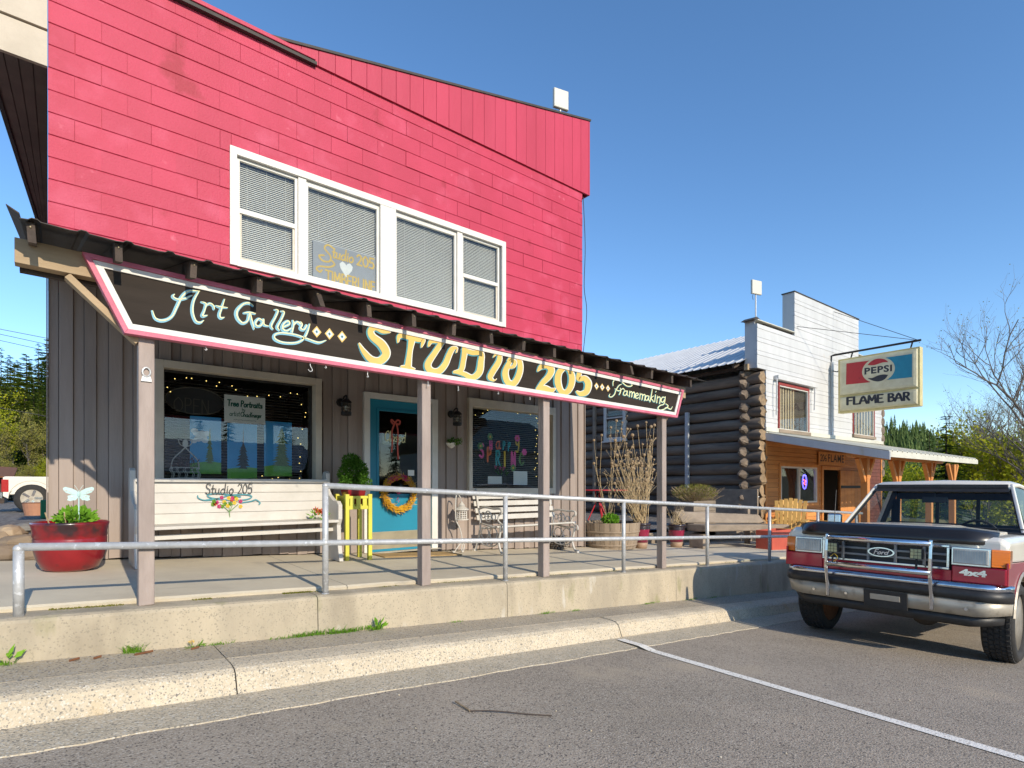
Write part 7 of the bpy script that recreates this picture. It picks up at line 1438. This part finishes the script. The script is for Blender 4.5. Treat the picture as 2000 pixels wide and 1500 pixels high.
# white pickup
d = 21; p = Vector((*[q*1 for q in (0,0)], 0)); wc = P(62, 968, 20.5); gz = HC-.775+.0035*13.5
wt = thing('white_pickup', 'white pickup with silver wheel parked on the gravel yard', 'pickup truck', (wc.x, 20.5, gz)); x0 = P(6, 950, 20.5).x; ztop_ = P(50, 931, 20.5).z; wx_ = wc.x
pr = [(x0,gz+.45),(x0,ztop_-.04),(x0+.04,ztop_),(x0+2.1,ztop_+.0),(x0+2.1,gz+.38)]+[(wx_+.48*math.cos(a), gz+.38+.48*math.sin(a)) for a in [math.pi*k/10 for k in range(11)]]
m = MB(); m.loft([[(a,20.4,b) for a, b in pr],[(a,20.35,b-.0) for a, b in pr]]); m.build('bed_side', 'truck_white', wt, .015)
m = MB(); m.box(x0,20.41,gz+.5,x0+2.1,22.1,gz+.6); m.box(x0,20.41,gz+.6,x0+.05,22.1,ztop_-.02); m.box(x0,22.1,gz+.45,x0+2.1,22.16,ztop_); m.build('bed', 'truck_white', wt); m = MB(); m.box(x0+2.12,20.36,gz+.38,x0+4.4,22.16,ztop_+.02); m.build('cab_lower', 'truck_white', wt, .05); m = MB(); m.hexa([(x0+2.2,20.4,ztop_),(x0+4.2,20.4,ztop_),(x0+4.2,22.1,ztop_),(x0+2.2,22.1,ztop_),(x0+2.3,20.55,ztop_+.6),(x0+3.6,20.55,ztop_+.6),(x0+3.6,21.95,ztop_+.6),(x0+2.3,21.95,ztop_+.6)]); m.build('cab', 'truck_white', wt, .05)
m = MB(); m.box(x0-.03,20.345,ztop_-.42,x0+.12,20.50,ztop_-.08); m.build('tail_lamp', 'tail_red', wt, .01); m = MB(); m.box(x0-.2,20.36,gz+.4,x0-.01,22.1,gz+.55); m.build('rear_bumper', 'chrome', wt)
for x in (wx_, wx_+3.4):
    m = MB(); m.lathe([(.24,20.37),(.36,20.36),(.385,20.42),(.385,20.56),(.36,20.62),(.24,20.61),(.24,20.37)], (x,0,gz+.385), 28, 'y', cap=False); ty = m.build('tyre', 'rubber', wt, 0, True); m = MB(); m.lathe([(.25,20.375),(.23,20.40),(.1,20.42),(.02,20.40)], (x,0,gz+.385), 24, 'y'); m.build('rim', 'rim', ty)
    for k in range(5): a = k*1.257; m = MB(); m.beam((x+.06*math.cos(a),20.39,gz+.385+.06*math.sin(a)), (x+.23*math.cos(a),20.385,gz+.385+.23*math.sin(a)), .06, .03, (0,1,0)); m.build('spoke', 'chrome', ty)
    m = MB(); m.lathe([(.36,22.0),(.385,21.9),(.385,21.8),(.3,21.78)], (x,0,gz+.385), 24, 'y'); m.build('tyre', 'rubber', wt)
c = P(72, 975, 18.5); t = thing('plastic_tub', 'faded terracotta tub standing beside the white pickup wheel', 'tub', (c.x,18.5,HC-.73)); m = MB(); m.lathe([(.24,0),(.29,.3),(.31,.32),(.27,.32)], (c.x,18.5,HC-.735), 20); m.build('tub', 'terracotta', t)
c = P(90, 975, 16.5); t = thing('storage_crate', 'green and dark storage crate by the building corner', 'crate', (c.x,16.5,HC-.74)); m = MB(); m.box(c.x-.1,16.5,HC-.74,c.x+.12,16.9,HC-.32); m.build('box', 'green_bin', t, .02); m = MB(); m.box(c.x+.0,16.3,HC-.74,c.x+.3,16.49,HC-.4); m.build('side_bag', 'black_plastic', t, .03)
m = MB(); m.box(-2.6,13.3,HC-.754,-1.2,13.9,HC-.735); tag(m.build('grass_strip', 'earth', None), 'pale grass strip across the gravel yard', 'grass')['kind'] = 'stuff'
a, b = P(-10, 914, 30), P(28, 922, 30); t = thing('shed', 'low shed with rusty red roof beyond the white pickup', 'shed', (a.x-2, 31, HC-.8)); m = MB(); m.hexa([(a.x-5,29.5,a.z-.15),(b.x,29.5,b.z-.25),(b.x,33,b.z+.2),(a.x-5,33,a.z+.5),(a.x-5,29.5,a.z-.1),(b.x,29.5,b.z-.2),(b.x,33,b.z+.25),(a.x-5,33,a.z+.55)]); m.build('roof', 'rust', t); m = MB(); m.box(a.x-4.8,30,HC-.8,b.x-.3,32.5,b.z-.2); m.build('walls', 'dark_wood', t)
for k, (y0, y1, Y) in enumerate(((643,660,45),(652,673,45),(664,686,45),(797,812,40))):
    q0, q1 = P(-40, y0-8, Y), P(140, y1+10, Y); m = MB(); m.tube([q0+(q0-q1)*3, q0, q1], .02, 4); tag(m.build('overhead_wire', 'wire', None), ('top','second','third','lowest')[k]+' overhead wire crossing behind the red building', 'wire', 'overhead wires')
# loose cable down the right corner of the building
q0 = P(1140, 470, WF-.02); m = MB(); m.tube(crom([P(1139,385,WF-.03), P(1143,480,WF-.03), P(1141,560,WF-.03), P(1146,610,WF-.03), P(1139,690,WF-.03)], 5), .006, 5); tag(m.build('loose_cable', 'wire', None), 'thin cable hanging down the right corner of red wall', 'cable')
# ---------------------------------------------------------------- weeds, moss, litter on the pavement
def tuft(x, y, z, n, h, label, mat='grass', name='grass_tuft', sp=.06, group='grass tufts along the wall foot'):
    m = MB(); r = R
    for _ in range(n):
        p = Vector((x+r.gauss(0,sp), y-abs(r.gauss(0,.012)), z-.004)); a = r.uniform(0,6.28); l = h*r.uniform(.5,1.2); d = Vector((math.cos(a)*.6, math.sin(a)*.6-.1, 1)).normalized(); s = Vector((-math.sin(a), math.cos(a), 0))*.0022; mid = p+d*l*.55; e = p+d*l+Vector((math.cos(a),math.sin(a),0))*l*.3-Vector((0,0,.12*l))
        m.add([p-s, p+s, mid+s*.8, mid-s*.8], [(0,1,2,3)]); m.add([mid-s*.8, mid+s*.8, e], [(0,1,2)])
    o = m.build(name, mat, None, fix=False); tag(o, label, 'grass', group); o['kind'] = 'stuff'; return o
for px, py, n, h, sp in ((8,1287,30,.06,.02),(262,1268,90,.08,.03),(385,1258,40,.03,.03),(430,1252,50,.035,.05),(590,1238,260,.05,.13),(670,1230,300,.05,.12),(735,1222,90,.06,.03),(1066,1195,90,.03,.07),(1120,1190,60,.025,.06),(1265,1176,90,.03,.09),(890,1213,40,.025,.05),(1345,1170,60,.03,.1),(1390,1165,60,.03,.1)):
    x = P(px, py, 4.2).x; tuft(x, 4.212, walk(x, 4.21), n, h, 'small green grass tuft growing along foot of the low concrete wall', sp=sp)
for px, Y in ((735,4.2),(8,4.2)):
    x = sx(px, Y); m = MB(); leaves(m, (x,Y-.03,walk(x,Y)+.03), .05, .03, .025, 16, .06, .03, .7); tag(m.build('broadleaf_weed', 'lime_leaf', None, fix=False), ('broad-leaved weed ending the long grass row at wall foot','broad-leaved weed at foot of the wall below the first railing post')[px == 8], 'weed')
x = sx(376, 4.18); c = Vector((x, 4.16, walk(x,4.16))); t = thing('dandelion', 'single yellow dandelion at the foot of the wall', 'flower', c); m = MB(); leaves(m, c+Vector((0,0,.012)), .05, .03, .012, 14, .05, .014, .3); m.build('leaves', 'grass', t, fix=False); m = MB(); m.tube([c, c+Vector((-.01,0,.04))], .002, 4); m.build('stem', 'grass', t); m = MB(); leaves(m, c+Vector((-.01,0,.045)), .013, .013, .006, 60, .012, .005, .5); m.build('bloom', 'sign_yellow', t, fix=False)
for i, (px, py, l) in enumerate(((280,1271,.1),(145,1280,.05),(190,1277,.04),(380,1262,.05))):
    x = P(px, py, 4.17).x; m = MB(); z = walk(x,4.15)+.006; m.hexa([(x-l/2,4.13,z-.004),(x+l/2,4.15,z-.002),(x+l/2,4.165,z-.002),(x-l/2,4.15,z-.004),(x-l/2,4.13,z+.004),(x+l/2,4.15,z+.012),(x+l/2,4.165,z+.008),(x-l/2,4.15,z+.006)]); tag(m.build('bark_chip', 'rust', None, .002), ('largest rust-brown bark chip beside a grass tuft at wall foot','small rust-brown chip in a bare stretch of wall foot','tiny rust-brown chip between two chips at wall foot','rust-brown chip under the dandelion')[i], 'bark chip', 'bark chips at the wall foot')
mo = MB()
for _ in range(5000):
    x = R.choice((R.uniform(-.2,.9), R.uniform(1.0,1.6), R.gauss(1.3,.15), R.uniform(2,8))); y = 4.445-abs(R.gauss(0,.016)); z = wtop(x); h = R.uniform(.002,.012); a = R.uniform(0,6.28); s = Vector((math.cos(a),math.sin(a),0))*R.uniform(.002,.005)
    if math.sin(x*9)+.6*math.sin(x*23) < .1: continue
    p = Vector((x,y,z)); mo.add([p-s, p+s, p+Vector((0,0,h))+s*.3], [(0,1,2)])
o = mo.build('moss', 'moss', None, fix=False); tag(o, 'yellow-green moss in the joint between wall top and porch slab', 'moss'); o['kind'] = 'stuff'
t0, t1, t2 = onroad(890, 1375), onroad(918, 1391), onroad(1078, 1400); U = Vector((0,0,.008)); tw = thing('fallen_twig', 'thin dry twig lying on the asphalt', 'twig', t1); m = MB(); m.tube(crom([t0+U*2, t0*.5+t1*.5+U*1.5, t1+U], 3), .006, 5); m.build('stub', 'straw_dark', tw); m = MB(); m.tube(crom([t1+U, t1*.7+t2*.3+U*2, t1*.3+t2*.7+U, t2+U], 4), [.004]*13, 5); m.build('stem', 'bark', tw)
for i in range(28):
    p = onroad(R.uniform(700,1900), R.uniform(1310,1480)); m = MB(); s = R.uniform(.003,.007); m.ball((p.x,p.y,p.z+s*.5), s, 6, 4, (1,1.2,.7)); o = m.build('loose_pebble', 'rock_grey' if i % 2 else 'kerb_concrete', None); tag(o, ('dark' if i % 2 else 'pale')+' loose pebble lying on the asphalt', 'pebble', ('dark' if i % 2 else 'pale')+' pebbles on the road')
x = sx(1165, 6.75); tuft(x, 6.7, slab(x,6.7), 260, .22, 'tall green grass clump between barrel planter and building corner', sp=.09, group=None)
# ---------------------------------------------------------------- across the street (seen mirrored in the windows)
def house(x0, x1, y0, y1, z0, ze_, zr2, wall, roof, label):
    t = thing('house', label, 'house', ((x0+x1)/2, (y0+y1)/2, z0)); m = MB(); m.box(x0,y0,z0,x1,y1,ze_); m.build('walls', wall, t); ym = (y0+y1)/2; m = MB()
    for s in (y0-.5, y1+.5): m.hexa([(x0-.5,s,ze_-.1),(x1+.5,s,ze_-.1),(x1+.5,ym,zr2),(x0-.5,ym,zr2),(x0-.5,s,ze_),(x1+.5,s,ze_),(x1+.5,ym,zr2+.1),(x0-.5,ym,zr2+.1)])
    m.build('roof', roof, t); n = int((x1-x0)/.6)
    for k in range(n): x = x0+.6*k; m = MB(); m.beam((x,y1+.5,ze_+.02), (x,ym,zr2+.12), .06, .05); m.build('roof_rib', roof, t)
    for k in range(4): x = x0+(x1-x0)*(k+.5)/4; m = MB(); m.box(x-.5,y1,z0+1.2,x+.5,y1+.03,z0+2.3); m.build('window', 'pic_dark', t)
house(1, 11, -24, -16, HC-1.4, HC+.75, HC+2.3, 'cream_trim', 'roof_metal', 'long low house with pale ribbed metal roof across the street')
house(21, 30, -26, -17, HC-2.9, HC+2.4, HC+5.0, 'white_trim', 'roof_cream', 'white gabled house across the street')
for k in range(26):
    x = -40+3.6*k+R.uniform(-1,1); y = -52+R.uniform(-8,8); s = R.uniform(.8,1.25); tree(CON[k % 2], (x, y, hgt(x,y)), (s*.8,s*.8,s), R.uniform(0,6), 'dark fir in the tree line across the street', 'firs across the street')
